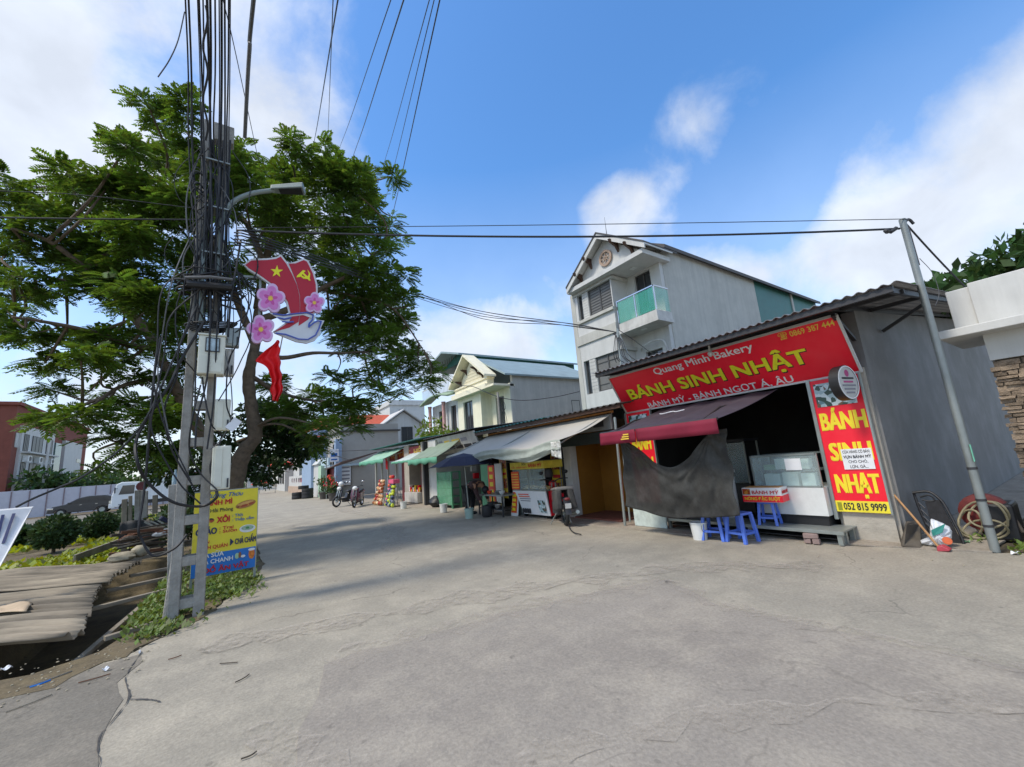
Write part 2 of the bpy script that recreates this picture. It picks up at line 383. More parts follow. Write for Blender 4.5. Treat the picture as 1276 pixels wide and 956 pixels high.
mat('black_plastic', (.014, .014, .015), .5, .2, 10, .08)
mat('black_rubber', (.018, .018, .018), .75, .25, 12, .15)
mat('chrome', (.6, .6, .6), .2, .05, 5, 0, metal=1.0)
mat('red_paint', S('#b5141b'), .5, .08, 5, .02)
mat('sign_red', S('#f4142f'), .45, .09, 2.5, .06, dirt=.16, dirtcol=(.35, .12, .10), dscale=2.5, bscale=3)
mat('sign_yellow', S('#efdc35'), .5, .08, 3, .05, dirt=.2, dirtcol=(.45, .38, .12), dscale=4, bscale=4)
mat('letter_yellow', S('#ece71f'), .5, .04, 5, 0)
mat('letter_white', (.8, .8, .78), .5, .04, 5, 0)
mat('letter_black', (.02, .02, .025), .5, .1, 5, 0)
mat('letter_blue', S('#1b5fa8'), .5, .06, 5, 0)
mat('letter_red', S('#c81c24'), .5, .06, 5, 0)
mat('sign_blue', S('#1f74c4'), .45, .05, 4, .01)
mat('paper', (.76, .77, .78), .7, .04, 8, .04)
mat('print_grey', (.25, .25, .28), .7, .1, 8, 0)
mat('plastic_blue', S('#5578d4'), .35, .06, 6, .02)
mat('plastic_white', (.72, .73, .70), .4, .06, 6, .02, dirt=.3, dirtcol=(.35, .33, .28))
mat('box_cream', S('#d9d8c6'), .5, .06, 6, .03, dirt=.3, dirtcol=(.4, .38, .3))
mat('orange_red', S('#e0492e'), .55, .1, 5, .02)
mat('wood_old', S('#8b8272'), .85, .25, 4, .3, dirt=.45, dirtcol=(.1, .085, .07), stretch=(1, 1, 1))
mat('wood_dark', S('#4c443a'), .9, .3, 6, .3, dirt=.5)
mat('rust', S('#6b4630'), .85, .3, 6, .3)
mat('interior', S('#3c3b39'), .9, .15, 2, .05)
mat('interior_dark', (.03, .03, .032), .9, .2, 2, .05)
mat('stone_wall', S('#857563'), .9, .4, 11, 1.0, dirt=.5, dirtcol=(.05, .04, .03), dscale=5, each=.45)
mat('mortar', (.10, .085, .065), .95, .2, 5, .2)
mat('brick_red', S('#8e7a74'), .9, .2, 12, .3)
mat('orange_tile', S('#c0573a'), .8, .2, 5, .2, dirt=.25)
mat('cable', (.013, .013, .014), .55, .2, 20, .03)
mat('cable_grey', (.12, .12, .12), .6, .2, 20, .03)

# ================================================================== ground
CON1, CON2, CON3 = S('#9b9485'), S('#908a7d'), S('#aaa291')
ground_mat('road_concrete', CON1, CON2, CON3, crack=.55, grit=1.3)
ground_mat('road_patch', S('#928b80'), S('#888177'), S('#a0988a'), crack=.3, grit=1.2)
ground_mat('road_asphalt', S('#7a756b'), S('#6e695f'), S('#8a8376'), crack=.4, grit=1.5)
ground_mat('worn_edge', S('#a39b8f'), S('#979085'), S('#b0a89b'), grit=1.3, scale=1.5)
ground_mat('forecourt', S('#9d9385'), S('#8d8578'), S('#aba192'), crack=.5, grit=1.2, scale=.7)
ground_mat('soil', S('#665b49'), S('#75694f'), S('#524a3b'), grit=1.6, scale=.9)

def ditch(x, y):
    cx_ = -1.75 + .02 * (y - 9); hw = .85
    if y < 5.9 or y > 13.5: return 0
    e = min(1, (y - 5.9) / .5) * min(1, (13.5 - y) / .6)
    a = abs(x - cx_)
    return -.62 * e * max(0, min(1, (hw - a) / .25))
xs = sorted(set([-900, -300, -120, -60, -30, -16, -10, -7, -5, -4] + [round(-3.4 + .08 * i, 3) for i in range(36)] + [-.4, 0, .3, 8, 12, 20, 40, 80, 160, 400, 900]))
ys = sorted(set([-900, -300, -100, -40, -15, -5, 0, 3, 5] + [round(5.6 + .16 * i, 3) for i in range(54)] + [16, 20, 26, 34, 45, 60, 80, 110, 160, 300, 900]))
mb = MB()
for y in ys:
    for x in xs: mb.v.append((x, y, -.03 + ditch(x, y)))
nx = len(xs)
for j in range(len(ys) - 1):
    for i in range(nx - 1):
        a = j * nx + i; mb.f.append((a, a + 1, a + nx + 1, a + nx))
mb.build('ground', 'soil', kind='structure')

def sheet(name, pts, z, m, rough_edge=0.0, **k):
    """flat sheet with thin skirt; optional ragged outline"""
    P = []
    n = len(pts)
    for i in range(n):
        a = Vector(pts[i]).to_2d() if len(pts[i]) > 2 else Vector(pts[i]); b = Vector(pts[(i + 1) % n]).to_2d() if len(pts[i]) > 2 else Vector(pts[(i + 1) % n])
        L = (b - a).length; q = max(1, min(90, int(L / .18))) if rough_edge else 1
        for j in range(q):
            p = a.lerp(b, j / q)
            if rough_edge and L < 60: p = p + Vector((random.gauss(0, rough_edge), random.gauss(0, rough_edge)))
            P.append((p.x, p.y, z))
    mb = MB(); mb.poly(P, (0, 0, -.02)); return mb.build(name, m, kind='structure', **k)

# the street and the junction in front of the camera
road_pts = [(.9, 150), (.75, 60), (.68, 30), (.62, 16), (.6, 9.9), (.46, 9.2), (.2, 8.2), (-.05, 7.25), (-.35, 6.6), (-.75, 6.05), (-1.3, 5.75), (-2.2, 5.5), (-4, 5.3), (-8, 5.2), (-30, 5.2), (-30, -40), (60, -40), (60, .3), (8.6, .3), (7.9, 1.2), (7.6, 2.2), (7.05, 5), (6.9, 9), (6.8, 14), (6.3, 22), (5.9, 32), (6.2, 45), (7.5, 80), (10, 150)]
sheet('road', road_pts, 0.0, 'road_concrete', .02)
sheet('forecourt', [(7.0, 5), (6.85, 9), (6.75, 14), (6.25, 22), (5.85, 32), (6.15, 45), (7.4, 80), (40, 80), (40, 1.2), (7.95, 1.2), (7.65, 2.2)], .012, 'forecourt', .03)
sheet('asphalt_patch', [(.75, 4.25), (2.59, 4.06), (3.8, 3.79), (4.56, 3.53), (4.12, 2.57), (4.21, 1.8), (4.33, .67), (4.5, -3), (-.2, -3), (.1, 2.2)], .004, 'road_patch', .03)
sheet('side_lane', [(-.69, 5.9), (-.74, 5.2), (-.60, 4.6), (-.66, 4.2), (-.6, 3.8), (-.66, 3.0), (-.5, 1.0), (-.4, -4), (-30, -4), (-30, 5.15), (-8, 5.12), (-4, 5.22), (-2.2, 5.42), (-1.3, 5.66), (-.95, 5.85)], .004, 'road_asphalt', .025)
def dust_mat(name, col):
    m = bpy.data.materials.new(name); m.use_nodes = True; t = m.node_tree; b = t.nodes['Principled BSDF']; b.inputs['Roughness'].default_value = .95; b.inputs['Base Color'].default_value = (*col, 1)
    g = t.nodes.new('ShaderNodeNewGeometry'); n = t.nodes.new('ShaderNodeTexNoise'); n.inputs['Scale'].default_value = 7; n.inputs['Detail'].default_value = 9; n.inputs['Roughness'].default_value = .75; t.links.new(g.outputs['Position'], n.inputs['Vector'])
    r = t.nodes.new('ShaderNodeMapRange'); r.inputs['From Min'].default_value = .42; r.inputs['From Max'].default_value = .68; r.inputs['To Max'].default_value = .75; t.links.new(n.outputs['Fac'], r.inputs['Value']); t.links.new(r.outputs[0], b.inputs['Alpha']); MATS[name] = m
dust_mat('worn_dust', S('#b3aa9c')); dust_mat('tyre_dust', S('#6e6a64'))
def strip(name, pts, w0, z, m, jit=.03):
    mb = MB(); L = []; Rr = []
    pts = spline([(*p, z) for p in pts], 8)
    for i, p in enumerate(pts):
        t = (pts[min(i + 1, len(pts) - 1)] - pts[max(0, i - 1)]).normalized(); nrm = Vector((-t.y, t.x, 0))
        ww = w0 * random.uniform(.5, 1.3) * (1 if 0 < i < len(pts) - 1 else .2)
        L.append(p + nrm * (ww + random.gauss(0, jit))); Rr.append(p - nrm * (ww + random.gauss(0, jit)))
    n = len(L); mb.add(L + Rr, [(n + i, n + i + 1, i + 1, i) for i in range(n - 1)]); return mb.build(name, m, kind='structure')
strip('worn_seam', [(.72, 4.28), (1.58, 4.22), (2.59, 4.08), (3.8, 3.8), (4.56, 3.54)], .2, .008, 'worn_dust', .06)
strip('worn_seam', [(4.5, 3.5), (4.16, 2.6), (4.24, 1.8), (4.36, .6), (4.5, -1)], .12, .008, 'worn_dust', .05)
strip('dust_streak', [(-.2, 5.6), (1.2, 5.2), (3.2, 4.6), (5.2, 3.6), (6.2, 2.4)], .22, .012, 'worn_dust', .08)
strip('dust_streak', [(1.0, 2.2), (2.0, 1.9), (3.2, 1.2), (3.9, .4)], .10, .012, 'worn_dust', .05)
strip('dust_streak', [(.2, 3.6), (.6, 2.6), (1.3, 1.6)], .12, .012, 'worn_dust', .05)
strip('dust_streak', [(2.6, 8.5), (3.6, 11), (4.2, 15), (4.4, 22)], .25, .012, 'worn_dust', .1)
mat('crack_dark', (.07, .065, .06), .95, .2, 10, .1)
strip('pavement_crack', [(-.68, 5.95), (-.70, 5.3), (-.60, 4.75), (-.66, 4.2), (-.58, 3.7), (-.64, 2.9)], .005, .009, 'crack_dark', .003)
strip('pavement_crack', [(-.6, 4.75), (-.45, 4.6), (-.38, 4.5)], .006, .009, 'crack_dark', .002)
# crumbled edge of the verge between lane and ditch
sheet('dirt_edge', [(.2, 8.1), (-.08, 7.2), (-.4, 6.5), (-.8, 5.95), (-1.3, 5.62), (-2.2, 5.36), (-4, 5.12), (-8, 5.0), (-8, 6.0), (-3, 6.0), (-1.1, 6.15), (-.85, 6.7), (-.7, 8.2)], .008, 'soil', .05)

# ================================================================== helpers for buildings
def cells(y0, y1, z0, z1, ops):
    ys_ = sorted(set([y0, y1] + [o[0] for o in ops] + [o[1] for o in ops])); zs_ = sorted(set([z0, z1] + [o[2] for o in ops] + [o[3] for o in ops]))
    for a, b in zip(ys_, ys_[1:]):
        for c, d in zip(zs_, zs_[1:]):
            m1, m2 = (a + b) / 2, (c + d) / 2
            if not any(o[0] < m1 < o[1] and o[2] < m2 < o[3] for o in ops): yield a, b, c, d
def wall_x(mb, X, t, y0, y1, z0, z1, ops=()):
    for a, b, c, d in cells(y0, y1, z0, z1, list(ops)): mb.bb(X, a, c, X + t, b, d)
def wall_y(mb, Y, t, x0, x1, z0, z1, ops=()):
    for a, b, c, d in cells(x0, x1, z0, z1, list(ops)): mb.bb(a, Y, c, b, Y + t, d)
def window_x(parent, X, y0, y1, z0, z1, n=2, depth=.12, fm='dark_frame', gm='window_glass', bars=0, name='window', fw_=.05):
    """framed window recessed behind wall plane X (facing -X); each pane its own piece"""
    xf = X + depth; fr = MB(); f = fw_
    fr.bb(xf, y0, z0, xf + .06, y1, z0 + f); fr.bb(xf, y0, z1 - f, xf + .06, y1, z1)
    for i in range(n + 1):
        y = y0 + (y1 - y0 - f) * i / n; fr.bb(xf - .003, y, z0, xf + .057, y + f, z1)
    w = fr.build(name, fm, parent)
    for i in range(n):
        a = y0 + (y1 - y0 - f) * i / n + f; b = y0 + (y1 - y0 - f) * (i + 1) / n
        MB().bb(xf + .03, a, z0 + f, xf + .04, b, z1 - f).build('pane', gm, w)
        if bars:
            bm_ = MB()
            for k in range(bars):
                zz = z0 + f + (z1 - z0 - 2 * f) * (k + .5) / bars; bm_.bb(xf + .01, a, zz - .012, xf + .025, b, zz + .012)
            bm_.build('glazing_bar', fm, w)
    return w
def window_y(parent, Y, x0, x1, z0, z1, n=2, depth=.1, fm='dark_frame', gm='window_glass', name='window', fw_=.05):
    yf = Y + depth; fr = MB(); f = fw_
    fr.bb(x0, yf, z0, x1, yf + .06, z0 + f); fr.bb(x0, yf, z1 - f, x1, yf + .06, z1)
    for i in range(n + 1):
        x = x0 + (x1 - x0 - f) * i / n; fr.bb(x, yf - .003, z0, x + f, yf + .057, z1)
    w = fr.build(name, fm, parent)
    for i in range(n):
        a = x0 + (x1 - x0 - f) * i / n + f; b = x0 + (x1 - x0 - f) * (i + 1) / n
        MB().bb(a, yf + .03, z0 + f, b, yf + .04, z1 - f).build('pane', gm, w)
    return w
def corrugated(mb, o, a, b, na, nb, amp, per, thick=.006):
    """sheet from o along a (waves advance) and b (ridges run); underside too"""
    o = Vector(o); a = Vector(a); b = Vector(b); nn = a.cross(b).normalized()
    if nn.z < 0: nn = -nn
    L = a.length; k = max(6, int(L / per * 6)); base = len(mb.v)
    for j in range(nb + 1):
        for i in range(k + 1):
            mb.v.append(tuple(o + a * (i / k) + b * (j / nb) + nn * (amp * math.sin(2 * math.pi * (i / k) * L / per))))
    for j in range(nb):
        for i in range(k):
            q = base + j * (k + 1) + i; mb.f.append((q, q + 1, q + k + 2, q + k + 1))

# ================================================================== tall white house behind the bakery
H = thing('townhouse', 'white three-storey narrow house with gabled top, glass balcony and grey side wall', 'house', (12, 10.2, 0))
wl_ = MB()
wall_x(wl_, 12.0, .25, 10.02, 12.2, 0, 8.45, [(10.06, 11.95, 7.15, 8.3), (10.06, 11.98, 4.02, 5.42)])
wl_.bb(12.25, 10.02, 0, 12.9, 10.2, 8.45); wl_.bb(12.0, 12.2, 0, 13.2, 12.32, 8.45)
wall_x(wl_, 12.9, .2, 8.42, 10.02, 0, 8.85, [(8.86, 9.62, 6.2, 8.38), (8.8, 9.55, 3.2, 5.25)])
wl_.build('wall', 'white_paint', H)
MB().bb(11.985, 12.1, 0, 12.25, 12.34, 8.47).build('pilaster', 'grey_render', H)
MB().bb(13.1, 8.40, 0, 20.2, 8.62, 9.12).build('side_wall', 'grey_render', H)
gm_ = MB(); gm_.bb(20.2, 8.44, 5.5, 27.5, 8.6, 9.15); gm_.build('metal_cladding', 'green_metal', H)
MB().bb(24.1, 8.39, 5.5, 24.3, 8.44, 9.15).build('post', 'grey_render', H)
bnd = MB(); bnd.bb(11.7, 8.2, 8.45, 13.3, 12.2, 8.62)            # ceiling slab under pediment
bnd.build('soffit', 'white_paint', H)
for q_ in ((11.94, 10.0, 6.12, 12.0, 12.2, 6.5), (11.96, 9.96, 8.3, 12.0, 12.2, 8.36), (12.0, 9.9, 8.28, 12.95, 10.02, 8.4), (12.0, 9.9, 5.42, 12.9, 10.02, 5.55)): MB().bb(*q_).build('band', 'grey_render', H)
ped = MB(); ped.poly([(12.0, 8.3, 8.62), (12.0, 12.05, 8.62), (12.0, 10.1, 10.0)], (.3, 0, 0)); ped.build('pediment', 'white_paint', H)
rf = MB()
for ya, za, yb, zb in ((12.12, 8.58, 10.1, 10.1), (8.02, 8.66, 10.1, 10.1)):
    rf.poly([(11.57, ya, za + .08), (11.57, yb, zb + .08), (11.57, yb, zb + .14), (11.57, ya, za + .14)], (2.0, 0, 0))
rf.poly([(13.1, 8.2, 9.13), (13.1, 10.1, 10.24), (13.1, 12.3, 8.8), (13.1, 12.3, 8.65), (13.1, 10.1, 10.1), (13.1, 8.2, 8.99)], (14.4, 0, 0))
rf.build('roof', 'tin_dark', H)
rt = MB()
for ya, za, yb, zb in ((12.12, 8.5, 10.1, 10.0), (8.02, 8.58, 10.1, 10.0)): rt.poly([(11.60, ya, za - .06), (11.60, yb, zb - .04), (11.60, yb, zb + .175), (11.60, ya, za + .155)], (.06, 0, 0)); rt.poly([(11.66, ya, za + .1), (11.66, yb, zb + .11), (11.66, yb, zb + .175), (11.66, ya, za + .155)], (1.6, 0, 0))
rt.build('bargeboard', 'white_paint', H)
for yb, zb in ((11.45, 8.72), (10.85, 9.15), (9.4, 9.2), (8.75, 8.75)):
    m_ = MB(); m_.poly([(11.98, yb, zb + .38), (11.5, yb, zb + .38), (11.56, yb, zb + .27), (11.86, yb, zb + .16), (11.98, yb, zb - .05)], (0, .09, 0)); m_.build('bracket', 'dark_wood', H)
rw = MB(); 
rw.lathe([(.24, 0), (.24, .05), (.33, .05), (.33, 0), (.24, 0)], (11.97, 10.08, 9.2), 24, rotm(ry=R(-90)), cap=False)
for k in range(4): rw.bar(Vector((11.95, 10.08, 9.2)) + Vector((0, math.cos(k * .785), math.sin(k * .785))) * .25, Vector((11.95, 10.08, 9.2)) - Vector((0, math.cos(k * .785), math.sin(k * .785))) * .25, .03, .03)
rw.build('round_grille', mat('grille_tan', S('#a08a78'), .7), H)
mat('shutter_grey', S('#6b6a66'), .5, .1, 5, .02)
window_x(H, 12.0, 10.06, 11.33, 7.15, 8.3, 2, depth=.06, bars=9, gm='shutter_grey'); window_x(H, 12.0, 11.68, 11.95, 7.15, 8.3, 1)
window_x(H, 12.0, 10.06, 11.33, 4.02, 5.42, 2, depth=.06, bars=3, gm='shutter_grey'); window_x(H, 12.0, 11.68, 11.98, 4.02, 5.42, 1)
for z0, z1 in ((7.15, 8.3), (4.02, 5.42)):
    pnl = MB().bb(12.03, 11.33, z0, 12.2, 11.68, z1).build('tile_panel', 'white_paint', H)
    for k in range(10):
        z = z0 + (z1 - z0) * k / 10; MB().bb(12.015, 11.34, z + .012, 12.03, 11.67, z + (z1 - z0) / 10 - .008).build('tile', 'white_old', pnl)
MB().bb(11.9, 10.0, 7.03, 12.12, 12.02, 7.15).build('sill', 'grey_render', H)
window_x(H, 12.9, 8.86, 9.62, 6.2, 8.38, 2, name='balcony_door'); window_x(H, 12.9, 8.8, 9.55, 3.2, 5.25, 2, name='balcony_door')
MB().bb(12.02, 8.2, 6.1, 12.9, 9.9, 6.38).bb(11.98, 8.16, 5.98, 12.9, 10.0, 6.1).build('balcony_slab', 'white_old', H)
tg = mat('teal_glass', S('#57c9ac'), .06, .05, 2, 0, alpha=.26, spec=.8)
rl = thing_rail = MB().bb(12.06, 8.22, 7.28, 12.1, 9.95, 7.32).bb(12.06, 8.22, 7.28, 12.9, 8.26, 7.32)
for yy in (8.24, 9.1, 9.93): rl.bb(12.07, yy - .015, 6.38, 12.1, yy + .015, 7.28)
rl = rl.build('balustrade', 'chrome', H)
MB().bb(12.08, 8.28, 6.42, 12.09, 9.06, 7.26).build('glass_panel', tg, rl); MB().bb(12.08, 9.14, 6.42, 12.09, 9.9, 7.26).build('glass_panel', tg, rl); MB().bb(12.14, 8.235, 6.42, 12.88, 8.245, 7.26).build('glass_panel', tg, rl)
MB().lathe([(.015, 0), (.01, .3), (.004, .75)], (12.3, 10.15, 10.38), 6).build('lightning_rod', 'steel_dark', H)
MB().tube(spline([(12.86, 9.7, 5.35), (12.6, 9.4, 5.42), (12.6, 8.9, 5.5), (12.75, 8.6, 5.4), (12.86, 8.55, 4.8)]), .035, 8).build('pipe', 'white_old', H, smooth=True)
ld = MB(); ld.bb(12.3, 9.1, 8.43, 12.5, 9.3, 8.447); ld.bb(12.3, 9.0, 5.965, 12.45, 9.2, 5.978); ld.build('ceiling_light', 'plastic_white', H)

# ================================================================== cream house
C = thing('cream_house', 'cream two-storey house with pointed gable, brackets and long grey side wall', 'house', (12, 21, 0))
wl_ = MB(); wall_x(wl_, 12.0, .22, 20.72, 23.7, 0, 6.2, [(21.75, 22.95, 3.0, 5.45)])
wl_.bb(12.22, 20.72, 0, 12.7, 20.9, 5.8); wall_x(wl_, 12.7, .2, 18.62, 20.72, 0, 5.9, [(19.3, 20.2, 3.0, 5.3)])
wl_.build('wall', 'cream_paint', C)
MB().bb(12.9, 18.6, 0, 19, 18.8, 6.42).bb(12.7, 18.55, 0, 12.95, 18.62, 5.9).build('side_wall', 'grey_render', C)
MB().bb(11.6, 18.55, 5.72, 13.0, 23.8, 5.84).build('soffit', 'cream_paint', C)
MB().bb(11.85, 19.6, 6.0, 12.3, 23.75, 6.32).bb(11.78, 19.5, 6.32, 12.3, 23.8, 6.42).bb(11.6, 19.4, 5.84, 12.3, 23.8, 6.0).build('cornice', 'cream_paint', C)
ped = MB(); ped.poly([(12.05, 19.7, 6.42), (12.05, 23.6, 6.42), (12.05, 21.75, 7.95)], (.25, 0, 0)); ped = ped.build('pediment', 'cream_paint', C)
for k in range(7):
    z = 6.46 + k * .2; hw = 1.55 - k * .24
    if hw > .1: MB().bb(12.03, 21.65 - hw * .75, z, 12.05, 21.65 + hw * .75, z + .17).build('siding_board', 'cream_dark', ped)
rf = MB()
for ya, za, yb, zb in ((24.0, 6.45, 21.75, 8.15), (19.3, 6.4, 21.75, 8.15)): rf.poly([(11.5, ya, za), (11.5, yb, zb), (11.5, yb, zb + .12), (11.5, ya, za + .12)], (.8, 0, 0))
rf.build('bargeboard', 'cream_paint', C)
rf = MB(); rf.poly([(12.3, 18.4, 6.4), (12.3, 21.75, 8.1), (12.3, 24.2, 6.5), (12.3, 24.2, 6.4), (12.3, 21.75, 7.98), (12.3, 18.4, 6.3)], (7.5, 0, 0)); rf.build('roof', 'roof_blue_grey', C)
for yb, zb in ((23.1, 6.5), (22.3, 7.1), (21.0, 7.0), (20.3, 6.5)):
    m_ = MB(); m_.poly([(12.04, yb, zb + .35), (11.62, yb, zb + .35), (11.68, yb, zb + .26), (11.92, yb, zb + .18), (12.04, yb, zb)], (0, .09, 0)); m_.build('bracket', 'dark_wood', C)
window_x(C, 12.0, 21.75, 22.95, 3.0, 5.45, 2); window_x(C, 12.7, 19.3, 20.2, 3.0, 5.3, 1, name='balcony_door')
window_y(C, 18.5, 17.2, 17.9, 4.0, 5.0, 1)

# ================================================================== green metal-roofed house and pink-trim house beyond the cream one
G = thing('green_roof_house', 'tall house with dark green metal attic and open rooftop terrace', 'house', (12, 26, 0))
MB().bb(13.0, 24.3, 0, 23, 24.5, 8.0).build('side_wall', 'grey_render', G)
MB().bb(13.4, 24.1, 7.6, 23, 24.3, 9.0).build('metal_cladding', 'green_metal', G)
rf = MB(); rf.poly([(12.2, 23.6, 8.95), (12.2, 26.3, 9.75), (12.2, 29.5, 9.0), (12.2, 29.5, 8.9), (12.2, 26.3, 9.62), (12.2, 23.6, 8.82)], (11, 0, 0)); rf.build('roof', 'roof_blue_grey', G)
MB().poly([(13.4, 23.9, 8.85), (13.4, 29, 8.9), (13.4, 26.3, 9.6)], (.1, 0, 0)).build('gable_end', 'green_metal', G)
MB().bb(14.6, 24.5, 5.5, 14.8, 29, 8.9).build('wall', 'dark_wood', G)
MB().bb(18.3, 23.95, 8.3, 20.6, 24.09, 8.7).build('plaster_panel', 'white_old', G)
sk = MB(); 
for k in range(7): sk.tube([(12.6, 24.8 + .35 * k, 8.85), (12.5, 24.7 + .35 * k + random.uniform(-.1, .1), 9.15)], .02, 5)
sk.build('rafter_tail', 'dark_wood', G)
T = thing('pink_trim_house', 'white house with curved canopy, pink pilasters and open balconies behind the wires', 'house', (12, 26.6, 0))
wl_ = MB(); wall_x(wl_, 12.3, .2, 23.9, 28.5, 0, 6.0, [(24.6, 25.4, 3.2, 5.6), (26.4, 27.4, 3.4, 5.5)]); wl_.build('wall', 'white_old', T)
window_x(T, 12.3, 24.6, 25.4, 3.2, 5.6, 1, fm='dark_wood', name='door'); window_x(T, 12.3, 26.4, 27.4, 3.4, 5.5, 2)
for yy in (25.9, 28.3): MB().lathe([(.14, 3.0), (.12, 3.1), (.12, 5.8), (.16, 6.0)], (12.0, yy, 0), 12).build('column', mat('pink_paint', S('#c99a92'), .7), T, smooth=True)
cn = MB(); cn.grid(lambda u, v: (11.4 + .9 * v, 23.9 + 4.9 * u, 6.1 + .35 * math.sin(math.pi * u) + .25 * v), 16, 2); cn.build('canopy', mat('canopy_green', S('#8fa58a'), .6), T, solid=.12, smooth=True)
bl = MB()
for k in range(22): bl.bar((11.5, 23.9 + .21 * k, 6.4), (11.5, 23.9 + .21 * k, 7.15), .025, .025)
bl.bb(11.48, 23.9, 7.12, 11.52, 28.4, 7.17); bl.build('balcony_railing', 'white_paint', T); bl = MB()
for k in range(22): bl.bar((11.5, 23.9 + .21 * k, 3.1), (11.5, 23.9 + .21 * k, 3.9), .025, .025)
bl.bb(11.48, 23.9, 3.88, 11.52, 28.4, 3.93); bl.build('balcony_railing', 'white_paint', T)
MB().bb(11.4, 23.8, 2.9, 12.3, 28.6, 3.1).build('balcony_slab', 'white_old', T)
# ================================================================== bakery
UL = (0, -1, 0); UP = (0, 0, 1)
def RPL(px, py, p0, n):
    d = Vector(ray(px, py)); e = Vector(EYE); n = Vector(n); return e + d * ((Vector(p0) - e).dot(n) / d.dot(n))
def text_px(body, p0, n, u, A, B, T, m, parent, bold=0.0, ext=.004, shear=0.0, lift=0.0, name='lettering'):
    """lettering whose baseline runs between two photo points on a plane"""
    u = Vector(u).normalized(); n = Vector(n).normalized(); v = n.cross(u); a = RPL(*A, p0, n); b = RPL(*B, p0, n); t = RPL(*T, p0, n)
    return text(body, a + n * lift, u, v, abs((b - a).dot(u)), abs((t - a).dot(v)), m, parent, bold, ext, shear, name)
def c6(x, y): return (740 + x * .26667, 380 + y * .26667)
def c8(x, y): return (1000 + x * .2196, 440 + y * .2196)

B = thing('bakery_shop', 'single-storey bakery with dark grey side wall and wide corrugated roof overhang', 'shop', (8, 2.1, 0))
bakery_grey = mat('bakery_grey', S('#747371'), .8, .12, 1.0, .1, streak=.08, dirt=.35, dirtcol=(.34, .34, .34), dscale=1.3)
MB().poly([(8.12, 2.02, .02), (26, 2.02, .02), (26, 2.02, 5.6), (8.12, 2.02, 3.52)], (0, .18, 0)).build('side_wall', bakery_grey, B)
MB().bb(8.04, 2.06, .01, 8.12, 2.78, 2.6).bb(7.98, 2.10, .01, 8.04, 2.72, .42).build('pilaster', mat('rough_plaster', S('#b5aea0'), .95, .15, 4, .5, dirt=.6, dirtcol=(.2, .18, .15), dscale=4), B)
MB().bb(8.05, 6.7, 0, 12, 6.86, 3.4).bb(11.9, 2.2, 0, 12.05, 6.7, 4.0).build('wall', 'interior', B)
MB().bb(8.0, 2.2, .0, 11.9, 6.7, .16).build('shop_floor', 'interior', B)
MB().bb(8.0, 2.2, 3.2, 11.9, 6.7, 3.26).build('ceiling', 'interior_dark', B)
rf = MB(); corrugated(rf, (6.95, 1.22, 3.46), (0, 5.5, 0), (12.5, 0, 1.6), 40, 1, .015, .13); rf.build('roof_sheet', 'tin_roof', B, solid=.008)
fr = MB()
fr.bar((7.02, 1.3, 3.40), (7.02, 6.65, 3.40), .06, .08); fr.bar((7.55, 1.3, 3.46), (7.55, 6.65, 3.46), .05, .06); fr.bar((9.0, 1.3, 3.65), (9.0, 6.65, 3.65), .05, .06)
for y in (1.36, 2.05, 4.3, 6.6): fr.bar((7.0, y, 3.40), (18, y, 4.79), .05, .07)
fr.bar((8.05, 2.08, 3.05), (7.35, 2.08, 3.36), .05, .05); fr.bar((9.3, 2.0, 3.3), (9.3, 1.35, 3.62), .05, .05)
fr.build('roof_frame', 'steel_dark', B)

# big red fascia sign, leaning out at the top
FS = thing('fascia_sign', 'long red fascia sign with yellow and white bakery lettering under the roof', 'sign', (8, 4.4, 2.54))
FP0 = Vector((7.99, 6.70, 2.53)); FP1 = Vector((7.99, 2.07, 2.53)); FT0 = Vector((7.40, 6.62, 3.36)); FT1 = Vector((7.40, 2.05, 3.36))
fn = (Vector(UL).cross(FT1 - FP1)).normalized()
MB().poly([FP0, FP1, FT1, FT0], -fn * .03).build('board', 'sign_red', FS)
tr = MB(); tr.bar(FP1 + fn * .004, FT1 + fn * .004, .03, .05); tr.bar(FP0 + fn * .004, FT0 + fn * .004, .03, .05); tr.bar(FP0, FP1, .02, .04); tr.bar(FT0, FT1, .02, .04); tr.build('trim', 'white_paint', FS)
A, Bq, T_ = c6(288, 326), c6(752, 216), c6(284, 296)
text_px('Quang Minh Bakery', FP0, fn, UL, A, Bq, T_, 'letter_white', FS, .015)
lb = mat('letter_lime', S('#e6e02a'), .45, .04, 5, 0)
text_px('BÁNH SINH NHẬT', FP0, fn, UL, c6(181, 444), c6(1012, 262), c6(167, 398), 'letter_black', FS, .045, .002)
text_px('BÁNH SINH NHẬT', FP0, fn, UL, c6(178, 441), c6(1008, 257), c6(165, 396), lb, FS, .032, .004, lift=.004)
text_px('BÁNH MỲ - BÁNH NGỌT Á, ÂU', FP0, fn, UL, c6(262, 480), c6(935, 352), c6(257, 457), 'letter_white', FS, .012)
text_px('☎ 0869 387 444', FP0, fn, UL, c6(868, 162), c6(1128, 92), c6(866, 137), mat('letter_gold', S('#e9c24a'), .5, .04), FS, .01)

